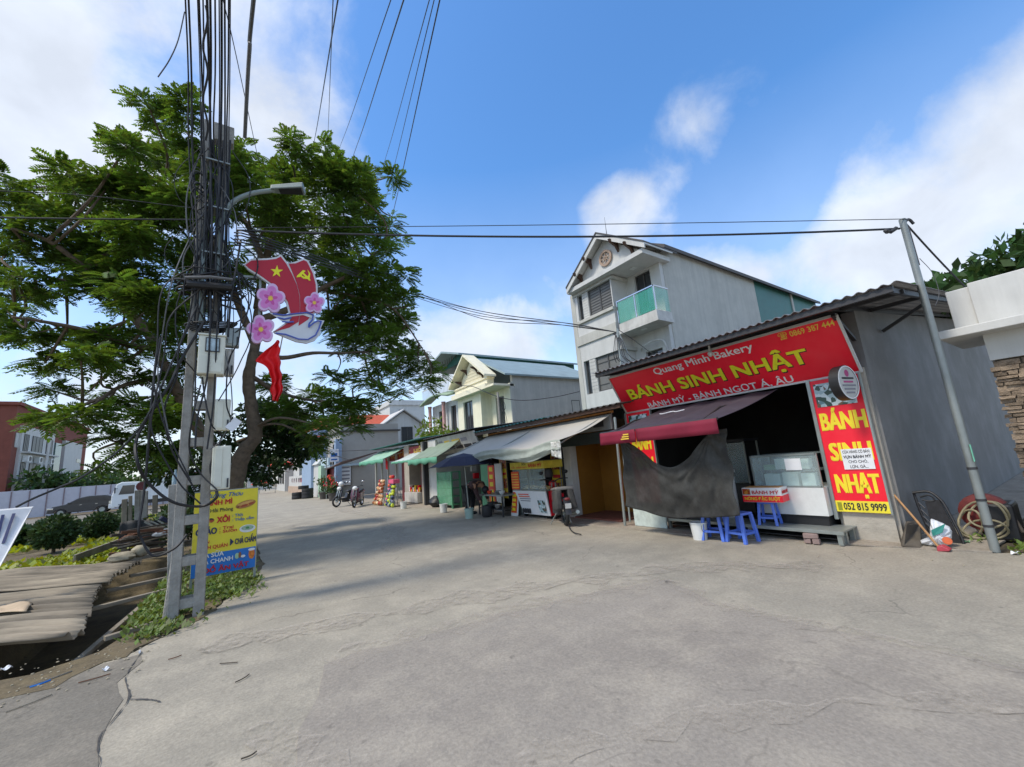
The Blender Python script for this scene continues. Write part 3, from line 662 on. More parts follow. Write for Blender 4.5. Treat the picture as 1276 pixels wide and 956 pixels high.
def side_panel(y_l, y_r, label, full):
    t = thing('panel_sign', label, 'sign', (7.97, (y_l + y_r) / 2, .4))
    X = 7.93
    MB().bb(X, y_r, .42, X + .04, y_l, 2.5).build('board', 'sign_red', t)
    MB().bb(X - .02, y_l, .3, X + .05, y_l + .05, 2.52).bb(X - .01, y_r - .025, .4, X + .05, y_r, 2.52).build('frame', 'steel', t)
    return t, X
PS, PX_ = side_panel(2.76, 2.11, 'tall red panel sign with yellow letters and phone strip on bakery corner', True)
pp = (PX_, 0, 0); pn = (-1, 0, 0)
yl = mat('letter_panel', S('#f2d92e'), .5, .04, 5, 0)
text_px('BÁNH', pp, pn, UL, c8(118, 440), c8(370, 415), c8(100, 347), yl, PS, .03)
text_px('SINH', pp, pn, UL, c8(170, 610), c8(402, 590), c8(155, 515), yl, PS, .03)
text_px('NHẠT', pp, pn, UL, c8(205, 790), c8(450, 786), c8(188, 690), yl, PS, .03)
MB().bb(PX_ - .006, 2.11, .42, PX_, 2.76, .585).build('phone_strip', 'sign_yellow', PS)
text('052 815 9999', (PX_ - .006, 2.66, .455), UL, UP, .52, .10, 'letter_black', PS, .02)
MB().bb(PX_ - .009, 2.68, .44, PX_ - .006, 2.735, .56).build('phone_icon', mat('icon_olive', S('#8a8a20'), .6), PS)
def photo_mat(name, cols, scale):
    m = bpy.data.materials.new(name); m.use_nodes = True; t = m.node_tree; b = t.nodes['Principled BSDF']; b.inputs['Roughness'].default_value = .35
    g = t.nodes.new('ShaderNodeNewGeometry'); v = t.nodes.new('ShaderNodeTexVoronoi'); v.inputs['Scale'].default_value = scale; t.links.new(g.outputs['Position'], v.inputs['Vector'])
    r = t.nodes.new('ShaderNodeValToRGB'); t.links.new(v.outputs['Color'], r.inputs[0]); r.color_ramp.interpolation = 'CONSTANT'
    for i, c in enumerate(cols):
        e = r.color_ramp.elements[i] if i < 2 else r.color_ramp.elements.new(.5)
        e.position = i / len(cols); e.color = (*S(c), 1)
    t.links.new(r.outputs[0], b.inputs['Base Color']); MATS[name] = m; return m
photo_mat('print_cakes', ['#5e7f88', '#c8d8dc', '#2f4a40', '#9fb9c0', '#6d5340', '#e2e8e8'], 17)
photo_mat('print_food', ['#7b2c18', '#c98a35', '#3a2414', '#a7431f', '#e0b45c', '#4c5a22'], 22)
MB().bb(PX_ - .008, 2.19, 2.06, PX_, 2.72, 2.44).build('photo_print', 'print_cakes', PS, bevel=.003)
NT = thing('paper_notice', 'white paper notice stuck on the red panel beside the bakery', 'notice', (PX_, 2.4, 1.1))
MB().bb(PX_ - .014, 2.16, 1.06, PX_ - .011, 2.54, 1.37).build('sheet', 'paper', NT)
for i, (s_, w_) in enumerate((('CỬA HÀNG CÓ BÁN:', .34), ('VỤN BÁNH MỲ', .34), ('CHO CHÓ,', .24), ('LỢN, GÀ...', .22))):
    text(s_, (PX_ - .014, 2.35 + w_ / 2, 1.305 - .075 * i), UL, UP, w_, .042, 'letter_black', NT, .01, .001)
LP, LPX = side_panel(6.68, 6.0, 'red panel sign partly hidden behind the bakery awning and net', False)
MB().bb(LPX - .008, 6.08, 2.06, LPX, 6.62, 2.44).build('photo_print', 'print_cakes', LP, bevel=.003)
text('BÁNH', (LPX, 6.6, 1.62), UL, UP, .52, .28, yl, LP, .03); text('SINH', (LPX, 6.6, 1.18), UL, UP, .52, .26, yl, LP, .03)

# round light box
RB = thing('round_light_box', 'round black-rimmed light box sign sticking out beside the red panel', 'sign', (7.72, 2.12, 2.05))
rc = Vector((7.62, 2.16, 2.36)); rn_ = Vector((-.18, -.98, 0)).normalized(); rq = rn_.to_track_quat('Z', 'Y').to_matrix()
MB().lathe([(.001, -.13), (.25, -.13), (.265, -.12), (.265, .0), (.255, .008), (.235, .008), (.235, .0)], rc, 40, rq).build('rim', 'black_plastic', RB, smooth=True)
face = MB().lathe([(.001, .002), (.236, .002)], rc, 40, rq, cap=False).build('face', 'white_paint', RB)
MB().lathe([(.236, 0), (.236, .01), (.255, .01), (.255, 0)], rc, 40, rq, cap=False).build('trim_ring', 'paper', RB)
ru = Vector(UP).cross(rn_).normalized()
MB().lathe([(.001, .004), (.055, .004)], rc + Vector((0, 0, .14)), 20, rq, cap=False).build('logo', mat('logo_pink', S('#b0447c'), .5), face)
for k, (w_, m_) in enumerate(((.30, 'letter_black'), (.24, 'logo_pink'), (.34, 'print_grey'), (.28, 'print_grey'), (.22, 'print_grey'))):
    zz = .05 - .055 * k; MB().poly([rc + rn_ * .004 + ru * sx * w_ / 2 + Vector((0, 0, zz + sz)) for sx, sz in ((-1, 0), (1, 0), (1, .028), (-1, .028))], rn_ * .002).build('print_line', m_, face)
MB().bar(rc - rn_ * .13, (8.05, rc.y + .12, rc.z), .04, .04).build('bracket', 'steel_dark', RB)

# retractable awning
AW = thing('awning', 'dark purple cloth awning with maroon valance over the bakery front', 'awning', (7, 4.6, 1.8))
cloth = mat('awning_purple', S('#3c343f'), .8, .12, 3, .1, dirt=.25, dirtcol=(.12, .11, .12)); maroon = mat('awning_maroon', S('#7d1530'), .75, .1, 4, .08)
MB().grid(lambda u, v: (6.1 + 1.88 * v, 5.85 - 2.42 * u - .16 * v, 1.98 + .5 * v - .035 * math.sin(math.pi * v) - .012 * math.sin(u * 9 * math.pi)), 27, 8).build('canvas', cloth, AW, smooth=True, solid=.006)
for y0, y1 in ((5.86, 4.99), (4.97, 3.42)):
    MB().grid(lambda u, v: (6.09 + .018 * math.sin(u * 11 + y0 * 3) * (1 - v), y0 + (y1 - y0) * u, 1.76 + .235 * v), 16, 3).build('valance', maroon, AW, smooth=True, solid=.004)
MB().tube([(6.12, 5.86, 1.99), (6.12, 3.42, 1.99)], .025, 8).build('front_bar', 'steel_dark', AW)
for y in (5.6, 3.7): MB().tube([(6.14, y, 1.98), (7.2, y + .25, 2.25), (7.95, y, 2.35)], .02, 6).build('arm', 'steel_dark', AW)
for k in range(3): MB().bb(6.074, 5.13, 1.825 + .04 * k, 6.08, 5.32 - .03 * k, 1.848 + .04 * k).build('print_line', 'letter_gold', AW)
lg = MB(); lg.tube(spline([(6.85, 4.95, 2.272), (6.8, 4.85, 2.258), (6.88, 4.7, 2.28), (6.8, 4.55, 2.258), (6.86, 4.42, 2.275)]), .008, 5); lg.build('logo_swirl', 'paper', AW)

# hanging shade net
net = mat('shade_net', S('#3b3a37'), .95, .15, 14, .12, alpha=.88, dirt=.25, dirtcol=(.2, .21, .2), dscale=3, stretch=(1, 1, .3))
tp = [(774, 546), (798, 560), (820, 577), (840, 582), (858, 571), (872, 552), (884, 538), (904, 534)]; bt = [(781, 631), (800, 636), (822, 643), (845, 646), (865, 645), (885, 645), (905, 644), (921, 642)]
tpw = spline([AX(x, y, 6.5) for x, y in tp], 16); btw = spline([AX(x, y, 6.62) for x, y in bt], 16); NTN = len(tpw) - 1
def netf(u, v):
    i = min(NTN, int(round(u * NTN))); p = tpw[i].lerp(btw[i], v)
    th1 = math.atan2(v + .02, u + .04); th2 = math.atan2(v + .02, abs(.8 - u) + .05)
    f = .05 * math.sin(17 * th1 + 1.0) * math.exp(-1.2 * u) + .05 * math.sin(15 * th2) * math.exp(-2.0 * abs(.8 - u)) + .03 * math.sin(26 * u + 2.0 * v) * max(0, u - .7) * 3 + .012 * math.sin(52 * u + 9 * v) + .014 * math.sin(31 * u - 14 * v)
    sag = .10 * math.sin(math.pi * min(1, max(0, u / .85))) * math.sin(math.pi * min(1, v * 1.1))
    return Vector((p.x - f * .55 * (.5 + .5 * v) - sag * .4, p.y + .03 * math.sin(13 * v + 5 * u), p.z))
MB().grid(netf, NTN, 44).build('shade_net', net, smooth=True, solid=.004, label='dark grey shade net hanging in drooping folds from the maroon-edged awning', cat='net')
pst = MB().tube([AX(779, 656, 7.2), AX(766, 520, 7.2)], .03, 8).tube([AX(785, 650, 7.25), AX(776, 560, 7.25)], .02, 6)
pst.build('awning_post', 'steel', label='thin grey steel post pair at the bakery corner beside the brown shop opening', cat='post')

# metal bench / platform
BE = thing('metal_platform', 'long low grey metal platform standing in front of the bakery counter', 'platform', (7.5, 4, 0))
MB().bb(7.4, 2.57, .185, 7.98, 5.7, .208).build('deck', 'steel', BE, bevel=.004); MB().bb(7.37, 2.55, .165, 7.4, 5.72, .214).build('edge', 'steel', BE)
for x, y in ((7.43, 2.62), (7.43, 3.9), (7.43, 5.5), (7.9, 2.62), (7.9, 5.5), (7.6, 2.62)): MB().bb(x - .03, y - .03, .012, x + .03, y + .03, .185).build('leg', 'steel', BE)
MB().bb(7.5, 2.66, .07, 7.9, 5.6, .08).build('lower_shelf', 'steel_dark', BE)

# display counter
DC = thing('display_counter', 'white-based glass display counter with papers and boxes inside the bakery', 'counter', (8, 3.4, .29))
MB().bb(7.62, 2.82, .36, 8.3, 3.86, .8).build('base_panel', 'plastic_white', DC, bevel=.006); MB().bb(7.66, 2.85, .208, 8.28, 3.82, .36).build('plinth', 'black_plastic', DC)
fr = MB()
for y in (2.83, 3.85):
    for x in (7.63, 8.29): fr.bb(x - .012, y - .012, .8, x + .012, y + .012, 1.34)
for z in (.81, 1.33): 
    for x in (7.63, 8.29): fr.bb(x - .012, 2.83, z - .012, x + .012, 3.85, z + .012)
fr.bb(7.63, 3.838, 1.318, 8.29, 3.862, 1.342); fr.build('frame', 'steel', DC)
gl = glass_mat('shop_glass', (.7, .85, .84), .22)
MB().bb(7.625, 2.845, .82, 7.631, 3.835, 1.318).build('front_glass', gl, DC); MB().bb(7.645, 3.842, .82, 8.28, 3.848, 1.318).build('side_glass', gl, DC); MB().bb(7.645, 2.845, 1.345, 8.28, 3.84, 1.351).build('top_glass', gl, DC)
MB().bb(7.7, 2.85, 1.06, 8.28, 3.83, 1.075).build('shelf', 'shop_glass', DC)
mint = mat('card_mint', S('#bcd6cf'), .6, .1, 8, .02); 
for k, (y, z, w_, h_) in enumerate(((2.95, .815, .2, .2), (3.2, .815, .24, .22), (3.48, .815, .25, .2), (3.0, 1.09, .22, .16), (3.32, 1.09, .2, .18))):
    MB().bb(7.75, y, z, 7.9, y + w_, z + h_).build('price_card', mint, label=['folded mint card in the counter corner by the red panel', 'pale mint card at middle of the counter bottom', 'mint card lying left on the counter bottom', 'small mint card on the glass shelf by the panel', 'mint card on the glass shelf behind the white notice'][k], cat='card', group='mint cards in the display counter', bevel=.004)
bx_ = MB().bb(7.8, 3.5, 1.08, 8.05, 3.74, 1.17).build('plastic_tub', mat('tub_green', S('#6f9a72'), .4), label='green plastic tub on the counter glass shelf', cat='tub', bevel=.01)
MB().bb(7.615, 3.06, 1.08, 7.619, 3.30, 1.27).build('paper_notice', 'paper', label='small white paper notice taped to the display counter glass', cat='notice')
for o_ in list(SC.objects):
    if o_.parent is None and (o_ is DC or o_.get('group') == 'mint cards in the display counter' or o_.name.startswith(('plastic_tub',)) or o_.get('label', '').startswith('small white paper notice taped')): o_.location.x += .13
BK = thing('glass_cabinet', 'tall dark glass cabinet standing in the bakery shadow', 'cabinet', (9.2, 5, .16))
MB().bb(8.9, 4.5, .16, 9.5, 5.4, .75).build('base', 'steel_dark', BK); MB().bb(8.88, 4.48, 1.62, 9.52, 5.42, 1.68).build('top', 'steel_dark', BK)
for y in (4.52, 5.38):
    for x in (8.92, 9.48): MB().bb(x - .015, y - .015, .75, x + .015, y + .015, 1.62).build('post', 'steel', BK)
MB().bb(8.915, 4.54, .76, 8.92, 5.36, 1.6).build('pane', gl, BK)
MB().bb(8.0, 4.35, .16, 8.02, 4.72, 1.05).bb(7.97, 4.34, 1.05, 8.05, 4.73, 1.1).build('menu_board', 'plastic_white', label='narrow white board standing beside the shade net', cat='board')

# stools
ST = thing('plastic_stool', 'blue plastic stool under the edge of the shade net beside the white bucket', 'stool', tuple(AZ(893, 672)), 'blue plastic stools', local=True, rz=R(12))
MB().bb(-.15, -.15, .43, .15, .15, .47).build('seat', 'plastic_blue', ST, bevel=.015)
for sx in (-1, 1):
    for sy in (-1, 1):
        lg = MB(); a = Vector((sx * .125, sy * .125, .435)); b_ = Vector((sx * .165, sy * .165, 0))
        lg.poly([a + Vector((-.025, -.025, 0)), a + Vector((.025, -.025, 0)), a + Vector((.025, .025, 0)), a + Vector((-.025, .025, 0))], b_ - a); lg.build('leg', 'plastic_blue', ST, bevel=.006)
rg = MB()
for s_ in (-1, 1): rg.bb(-.15, s_ * .148 - .012, .13, .15, s_ * .148 + .012, .17); rg.bb(s_ * .148 - .012, -.13, .132, s_ * .148 + .012, .13, .168)
rg.build('stretcher', 'plastic_blue', ST)
dup(ST, AZ(926, 675), R(-8), 'blue plastic stool in front of the metal platform by the net corner')
sm = dup(ST, (7.56, 3.62, .21), R(10), 'small blue plastic stool holding a printed carton on the metal platform', scale=.8)
CB = thing('bread_carton', 'red and white printed bread carton lying on a blue stool', 'carton', (7.56, 3.62, .588), local=True, rz=R(7))
MB().bb(-.17, -.3, 0, .17, .3, .235).build('box', 'letter_white', CB, bevel=.006)
MB().bb(-.174, -.3, .005, -.17, .3, .11).bb(-.17, -.304, .005, .17, -.3, .11).build('red_band', 'sign_red', CB)
text('BÁNH MỲ', (-.174, .14, .135), UL, UP, .40, .055, 'letter_red', CB, .02, .001); text('NÓNG ĐẶC RUỘT', (-.174, .27, .035), UL, UP, .54, .05, yl, CB, .02, .001)
text('BÁNH MỲ', (-.15, -.304, .14), (1, 0, 0), UP, .28, .05, 'letter_red', CB, .015, .001)
MB().bb(-.173, .17, .125, -.17, .29, .22).build('photo_print', 'print_food', CB)
MB().bb(-.12, -.26, .235, .12, .26, .245).build('bread_wrap', mat('wrap_orange', S('#c98d4a'), .6), CB, bevel=.004)
BU = thing('paint_bucket', 'white plastic bucket with handle among the blue stools', 'bucket', tuple(AZ(873, 672)), 'buckets', local=True)
MB().lathe([(.115, 0), (.14, .27), (.148, .27), (.148, .29), (.135, .29), (.11, .01)], (0, 0, 0), 20).build('body', 'plastic_white', BU, smooth=True)
MB().tube([(.14 * math.cos(a), .03 * math.sin(a) - .145, .26 - .13 * math.sin(a)) for a in [i * math.pi / 8 for i in range(9)]], .004, 5).build('handle', 'steel_dark', BU)
for k, (x, y, z) in enumerate(((1007, 673, 0), (1017, 674, 0), (1011, 668, .1))):
    p = AZ(x, y); p = Vector((7.2, p.y if z == 0 else p.y, 0)); p = AX(x, 672, 7.36); p.z = .012 + z * .75
    MB().box((p.x, p.y, p.z + .035), (.09, .19 if z else .09, .07), rotm(R(8 * k))).build('loose_brick', 'brick_red', label=['grey pink brick under the platform, nearer the net', 'grey pink brick under the platform, nearer the red panel', 'grey pink brick lying on two others under the platform'][k], cat='brick', group='bricks under the platform', bevel=.008)
LBc = AX(885, 441, 7.35)
LB = thing('light_bulb', 'white bulb hanging in front of the red fascia sign', 'bulb', tuple(LBc))
MB().blob(LBc, (.045, .045, .06), 12, 8).build('glass', 'white_paint', LB, smooth=True); MB().tube([LBc + Vector((0, 0, .05)), LBc + Vector((0, 0, .16))], .018, 8).tube([LBc + Vector((0, 0, .16)), LBc + Vector((.15, 0, .32))], .005, 5).build('socket', 'plastic_white', LB)
wb = MB().bb(7.3, 5.5, .02, 7.34, 6.3, .42).build('white_board', mat('mural_board', S('#c3cfc9'), .7, .2, 6, .05, dirt=.5, dirtcol=(.25, .3, .3)), label='weathered pale board leaning under the net beside the steel posts', cat='board')

# ================================================================== things along the bakery side wall
MB().poly([AZ(1122, 682, .012), AZ(1150, 683, .012), AY(1148, 650, 1.95), AY(1130, 652, 1.95)], (.25, .06, .0)).build('concrete_block', 'mortar', label='broken grey concrete lump at the foot of the bakery side wall', cat='concrete', bevel=.03)
FC = thing('folding_lounger', 'black folded lounger leaning on the bakery side wall', 'chair', tuple(AZ(1190, 680)))
cp = lambda x, y: AX(1090 + x * .157, 560 + y * .157, 8.3 + .0004 * (700 - y))
o1 = [cp(300, 345), cp(420, 335), cp(505, 385), cp(570, 470), cp(705, 745), cp(625, 775)]; o2 = [cp(300, 345), cp(345, 470), cp(420, 640), cp(500, 790)]
MB().tube(spline(o1, 5), .018, 8).build('frame', 'black_plastic', FC, smooth=True); MB().tube(spline([p + Vector((.05, 0, 0)) for p in o2], 5), .018, 8).build('frame', 'black_plastic', FC, smooth=True)
MB().tube(spline([cp(360, 380), cp(430, 365), cp(475, 400), cp(440, 412), cp(375, 400)], 4), .012, 6).build('armrest', 'black_plastic', FC, smooth=True)
MB().poly([cp(400, 420), cp(510, 400), cp(690, 740), cp(610, 770), cp(480, 700)], (.03, 0, 0)).build('fabric', mat('black_fabric', (.02, .02, .022), .9, .3, 20, .3), FC)
for k in range(4): MB().tube([cp(345 + 20 * k, 420 + 55 * k), cp(400 + 24 * k, 470 + 60 * k)], .01, 6).build('slat', 'steel_dark', FC)
SK = thing('rice_sack', 'white woven sack with teal and orange print slumped by the lounger', 'sack', tuple(AZ(1165, 683)))
spx = lambda x, y, d=8.0: AX(1090 + x * .157, 560 + y * .157, d)
oc = [(440, 530), (520, 560), (610, 610), (630, 680), (600, 770), (520, 795), (440, 800), (330, 740), (420, 690), (432, 610)]
cen = spx(520, 690); sk = MB(); ring = spline([spx(*p) for p in oc] + [spx(*oc[0])], 5)[:-1]; n = len(ring)
sk.v.append(tuple(cen + Vector((-.16, 0, 0)))); 
for s_, d_ in ((.55, -.12), (.85, -.06), (1.0, .03)):
    for i, p in enumerate(ring): q = cen.lerp(p, s_ * (1 + .02 * math.sin(i * 2.1))); sk.v.append((q.x + d_ + .02 * math.sin(i * 1.7 + s_ * 5), q.y, max(.015, q.z)))
for i in range(n): sk.f.append((0, 1 + (i + 1) % n, 1 + i))
for r_ in range(2):
    for i in range(n): a = 1 + r_ * n + i; b_ = 1 + r_ * n + (i + 1) % n; sk.f.append((a, b_, b_ + n, a + n))
sk.f.append(tuple(1 + 2 * n + i for i in range(n)))
sk.build('bag', mat('sack_white', (.72, .74, .76), .6, .06, 25, .3), SK, smooth=True, subsurf=1)
MB().poly([spx(450, 640, 7.85), spx(560, 590, 7.88), spx(540, 660, 7.85), spx(460, 690, 7.85)], (-.012, 0, 0)).build('print', mat('print_teal', S('#2c8076'), .6), SK)
MB().lathe([(.001, 0), (.05, 0)], spx(575, 725, 7.86), 14, rotm(ry=R(-90)), cap=False).build('print', mat('print_orange', S('#cf6a40'), .6), SK)
BR = thing('broom', 'wooden-handled dustpan broom with red head leaning across the white sack', 'broom', tuple(AZ(1172, 685)))
ba, bb_ = spx(125, 330, 8.1), spx(510, 780, 7.72); MB().tube([ba, ba.lerp(bb_, .5) + Vector((.005, 0, .01)), bb_], .014, 8).build('handle', mat('bamboo', S('#a57b4f'), .6, .2, 12, .1), BR, smooth=True)
MB().poly([spx(490, 770, 7.7), spx(530, 765, 7.7), spx(600, 800, 7.7), spx(590, 812, 7.7), spx(495, 812, 7.7)], (.12, 0, 0)).build('red_head', mat('red_plastic', S('#b54450'), .5), BR, bevel=.01)
HS = thing('hose_reel', 'coiled pale hose on a rusty red reel behind the grey pole', 'hose', (8.9, 1.5, 0))
hc = lambda x, y, d=1.45: AX(1090 + x * .157, 560 + y * .157, 8.7 + .8 * (d - 1.45))
for (cx_, cy_, r0, ry_) in ((905, 520, 160, 105), (760, 590, 95, 110), (860, 560, 195, 150), (880, 640, 180, 80)):
    pts = [hc(cx_ + r0 * math.cos(a) * (1 + .06 * math.sin(3 * a)), cy_ + ry_ * math.sin(a), 1.45 + .08 * math.sin(2 * a)) for a in [i * math.tau / 22 for i in range(23)]]
    MB().tube([(p.x, p.y, max(.03, p.z)) for p in pts], .014, 7).build('hose', mat('hose_tan', S('#8d8468'), .6, .15, 10, .05), HS, smooth=True)
MB().lathe([(.22, -.1), (.26, -.08), (.26, .08), (.22, .1)], hc(880, 500, 1.7), 18, rotm(ry=R(90))).build('drum', mat('rust_red', S('#6e2a26'), .7, .25, 8, .2), HS, smooth=True)
for a_, b_ in (((740, 520), (860, 690)), ((940, 460), (940, 620)), ((960, 620), (1020, 720)), ((1080, 500), (1180, 660)), ((700, 440), (740, 430))): MB().tube([hc(*a_, 1.65), hc(*b_, 1.6)], .02, 6).build('frame_leg', 'wood_dark', HS)
MB().box(hc(1020, 560, 1.85), (.5, .3, .5)).build('motor_housing', 'black_plastic', HS, bevel=.04)
GP = thing('grey_pole', 'grey galvanised pole in front of the bakery side wall carrying wires', 'pole', (8.0, 1.2, 0))
MB().tube([(8, 1.2, 0), (8, 1.2, 1.5), (8, 1.2, 4.62)], [.047, .045, .04], 14).build('shaft', mat('pole_grey', S('#868c8a'), .45, .15, 4, .05, metal=.3, dirt=.35, dirtcol=(.25, .26, .24)), GP, smooth=True)
for z in (1.02, .62, .3): MB().lathe([(.051, 0), (.051, .03)], (8, 1.2, z), 14).build('band', 'steel_dark', GP)
MB().bb(7.95, 1.15, 1.12, 7.99, 1.16, 1.34).build('sticker', mat('sticker_mint', S('#6fb59b'), .5), GP)
MB().bb(8.04, 1.16, 3.9, 8.09, 1.24, 4.5).build('backing_board', 'dark_wood', GP); MB().tube(spline([(8, 1.2, 4.55), (8.1, 1.15, 4.62), (8.16, 1.12, 4.55)]), .02, 6).tube([(7.93, 1.27, 4.5), (7.86, 1.33, 4.45)], .03, 6).build('insulator', 'steel_dark', GP)

# gate on the right edge
GT = thing('gateway', 'white concrete gate beam over a stone-clad gate pillar', 'gate', (9, 0, 0))
MB().bb(8.8, -4, 2.96, 9.9, .86, 3.62).bb(8.84, .86, 2.96, 9.86, 1.1, 3.58).build('beam', 'white_paint', GT, bevel=.01)
MB().bb(8.5, -4, 2.84, 10.1, 1.24, 2.96).build('ledge', 'white_paint', GT, bevel=.01)
MB().bb(8.84, -4, 2.46, 9.8, .86, 2.84).build('band', 'white_paint', GT)
pil = MB().bb(8.9, -4, 0, 9.7, .82, 2.46).build('pillar', 'mortar', GT)
z = .02; k = 0
while z < 2.44:
    h = random.uniform(.03, .07); y = .86 + random.uniform(-.01, .03)
    first = True
    while y > .12:
        wd = random.uniform(.06, .26); pr_ = random.uniform(.015, .06)
        st_ = MB(); a0 = y; a1 = y - wd; jit = lambda: random.uniform(-.008, .008)
        st_.add([(8.9 - pr_ + jit(), a1 + jit(), z + jit()), (8.9 - pr_ + jit(), a0 + jit(), z + jit()), (8.9 - pr_ + jit(), a0 + jit(), min(2.45, z + h) + jit()), (8.9 - pr_ + jit(), a1 + jit(), min(2.45, z + h) + jit()),
                 (9.0, a1, z), (9.0, a0, z), (9.0, a0, min(2.45, z + h)), (9.0, a1, min(2.45, z + h))], [(0, 3, 2, 1), (0, 1, 5, 4), (1, 2, 6, 5), (2, 3, 7, 6), (3, 0, 4, 7)])
        if first: st_.bb(9.0, .82, z, 9.7, y, min(2.45, z + h))
        first = False
        if k < 290: st_.build('stone', 'stone_wall', pil); k += 1
        y -= wd + random.uniform(.004, .012)
    z += h + .008
# ================================================================== shutter shop with ochre opening
SH = thing('open_front_shop', 'low shop with ochre-brown opening and dark roller box next to the bakery', 'shop', (8, 7.8, 0))
MB().bb(7.55, 8.44, 0, 7.78, 8.72, 2.05).build('pilaster', 'white_old', SH)
ochre = mat('ochre_wall', S('#8f5f17'), .8, .15, 2, .08)
MB().bb(8.7, 6.86, 0, 8.8, 8.5, 2.2).build('back_wall', ochre, SH); MB().bb(7.78, 8.5, 0, 12, 8.65, 2.6).build('side_wall', ochre, SH)
MB().bb(7.5, 6.86, 0, 8.7, 8.44, .05).build('tiled_floor', mat('floor_red', S('#7a4a3c'), .7, .2, 8, .1), SH)
rb = MB().bb(7.52, 6.86, 1.86, 7.9, 8.72, 2.14).build('roller_box', mat('roller_green', S('#343d3a'), .6), SH)
for k in range(5): MB().bb(7.505, 6.88, 1.875 + .052 * k, 7.52, 8.7, 1.915 + .052 * k).build('slat', 'roller_green', rb)
bn = MB().bb(7.5, 6.8, 2.16, 7.56, 8.72, 2.52).build('banner', mat('banner_grey', S('#7f7f7b'), .8, .12, 3, .1, dirt=.3), SH)
for k, (y, w_) in enumerate(((8.35, .2), (8.05, .12), (7.85, .14), (7.4, .35))): MB().bb(7.493, y - w_, 2.25, 7.5, y, 2.25 + .16).build('print_mark', 'letter_black', bn)
def roofed(parent, y0, y1, z, m, x0=7.25, x1=12.0, rise=.5):
    r_ = MB(); corrugated(r_, (x0, y0, z), (0, y1 - y0, 0), (x1 - x0, 0, rise), 10, 1, .018, .2); return r_.build('roof_sheet', m, parent, solid=.01)
roofed(SH, 6.3, 9.0, 2.70, 'tin_dark')
MB().bb(7.3, 6.3, 2.6, 7.36, 9.0, 2.68).build('eave_beam', 'dark_wood', SH)

# ================================================================== snack shop
SN = thing('snack_shop', 'shaded snack shop with yellow menu banners under a big grey awning', 'shop', (8, 11, 0))
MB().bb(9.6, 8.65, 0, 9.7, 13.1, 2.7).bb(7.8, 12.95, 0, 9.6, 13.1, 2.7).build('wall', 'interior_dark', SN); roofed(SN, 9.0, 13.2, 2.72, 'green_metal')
MB().bb(7.3, 9.0, 2.6, 7.36, 13.2, 2.7).build('eave_beam', 'dark_wood', SN)
for y in (10.6, 11.4): MB().bb(7.75, y - .04, 0, 7.83, y + .04, 2.65).build('post', 'steel_dark', SN)
def menu_banner(y0, y1, z0, z1, label, n):
    t = thing('menu_banner', label, 'banner', (7.5, (y0 + y1) / 2, z0), 'yellow menu banners')
    MB().bb(7.5, y0, z0, 7.53, y1, z1).build('board', mat('banner_yellow', S('#d8b91f'), .6, .08, 4, .02), t)
    MB().bb(7.49, y0 - .03, z0 - .05, 7.55, y0, z1).build('frame', 'steel_dark', t)
    hh = (z1 - z0) / n
    for k in range(n):
        if k % 2 == 0: MB().bb(7.494, y0 + .05, z0 + hh * k + hh * .35, 7.5, y1 - .05, z0 + hh * k + hh * .6).build('print_line', 'letter_red', t)
        else: MB().bb(7.494, y0 + .03, z0 + hh * k, 7.5, y1 - .03, z0 + hh * (k + 1)).build('photo_print', 'print_food', t)
menu_banner(8.78, 9.22, .2, 1.98, 'tall yellow menu banner with food photos beside the white pilaster', 5)
menu_banner(11.55, 11.98, .42, 2.0, 'yellow menu banner behind the table, next to white boards', 5)
GA = thing('canvas_awning', 'big sagging grey canvas awning with orange edge bar over the snack stall', 'awning', (6.8, 10, 1.7))
gcan = mat('canvas_grey', S('#b3aea4'), .85, .10, 2, .15, dirt=.35, dirtcol=(.25, .26, .22), dscale=2); gcan2 = mat('canvas_drape', S('#a3aaa0'), .85, .2, 3, .15, dirt=.3, dirtcol=(.2, .24, .2))
def canv(u, v):
    fz = 1.93 + .05 * math.cos(u * 4 * math.pi) - .05 * u
    return (6.02 + 1.6 * v, 7.0 + (12.95 - 7.0) * u - .2 * v, fz * (1 - v) + 2.56 * v - .07 * math.sin(math.pi * v) + .018 * math.sin(u * 23) * (1 - v))
MB().grid(canv, 60, 12).build('canvas', gcan, GA, smooth=True, solid=.005)
def drape(u, v):
    x, y, z = canv(u, 0); d = (.24 + .10 * abs(math.sin(u * 2.0 * math.pi)) - .05 * u)
    return (x - .015 - .05 * math.sin(v * 9 + 3 * math.sin(u * 9)) * v, y, z - d * v)
MB().grid(drape, 60, 8).build('drape', gcan2, GA, smooth=True, solid=.004)
MB().tube([(7.6, 6.8, 2.59), (7.6, 12.7, 2.59)], .03, 8).build('edge_bar', mat('orange_bar', S('#c98a4a'), .6), GA)
for y in (7.05, 9.9, 12.7): MB().tube([(6.05, y, 1.9), (7.6, y, 2.52)], .018, 6).build('strut', 'steel', GA)
cl = MB().grid(lambda u, v: (5.99 + .02 * math.sin(20 * u), 7.0 - .02 + .35 * u, 1.95 - (.42 - .1 * u) * v + .02 * math.sin(14 * v)), 8, 6); cl.build('corner_print', mat('cloth_print', S('#c7c6be'), .8, .55, 14, .1), GA, smooth=True, solid=.004)

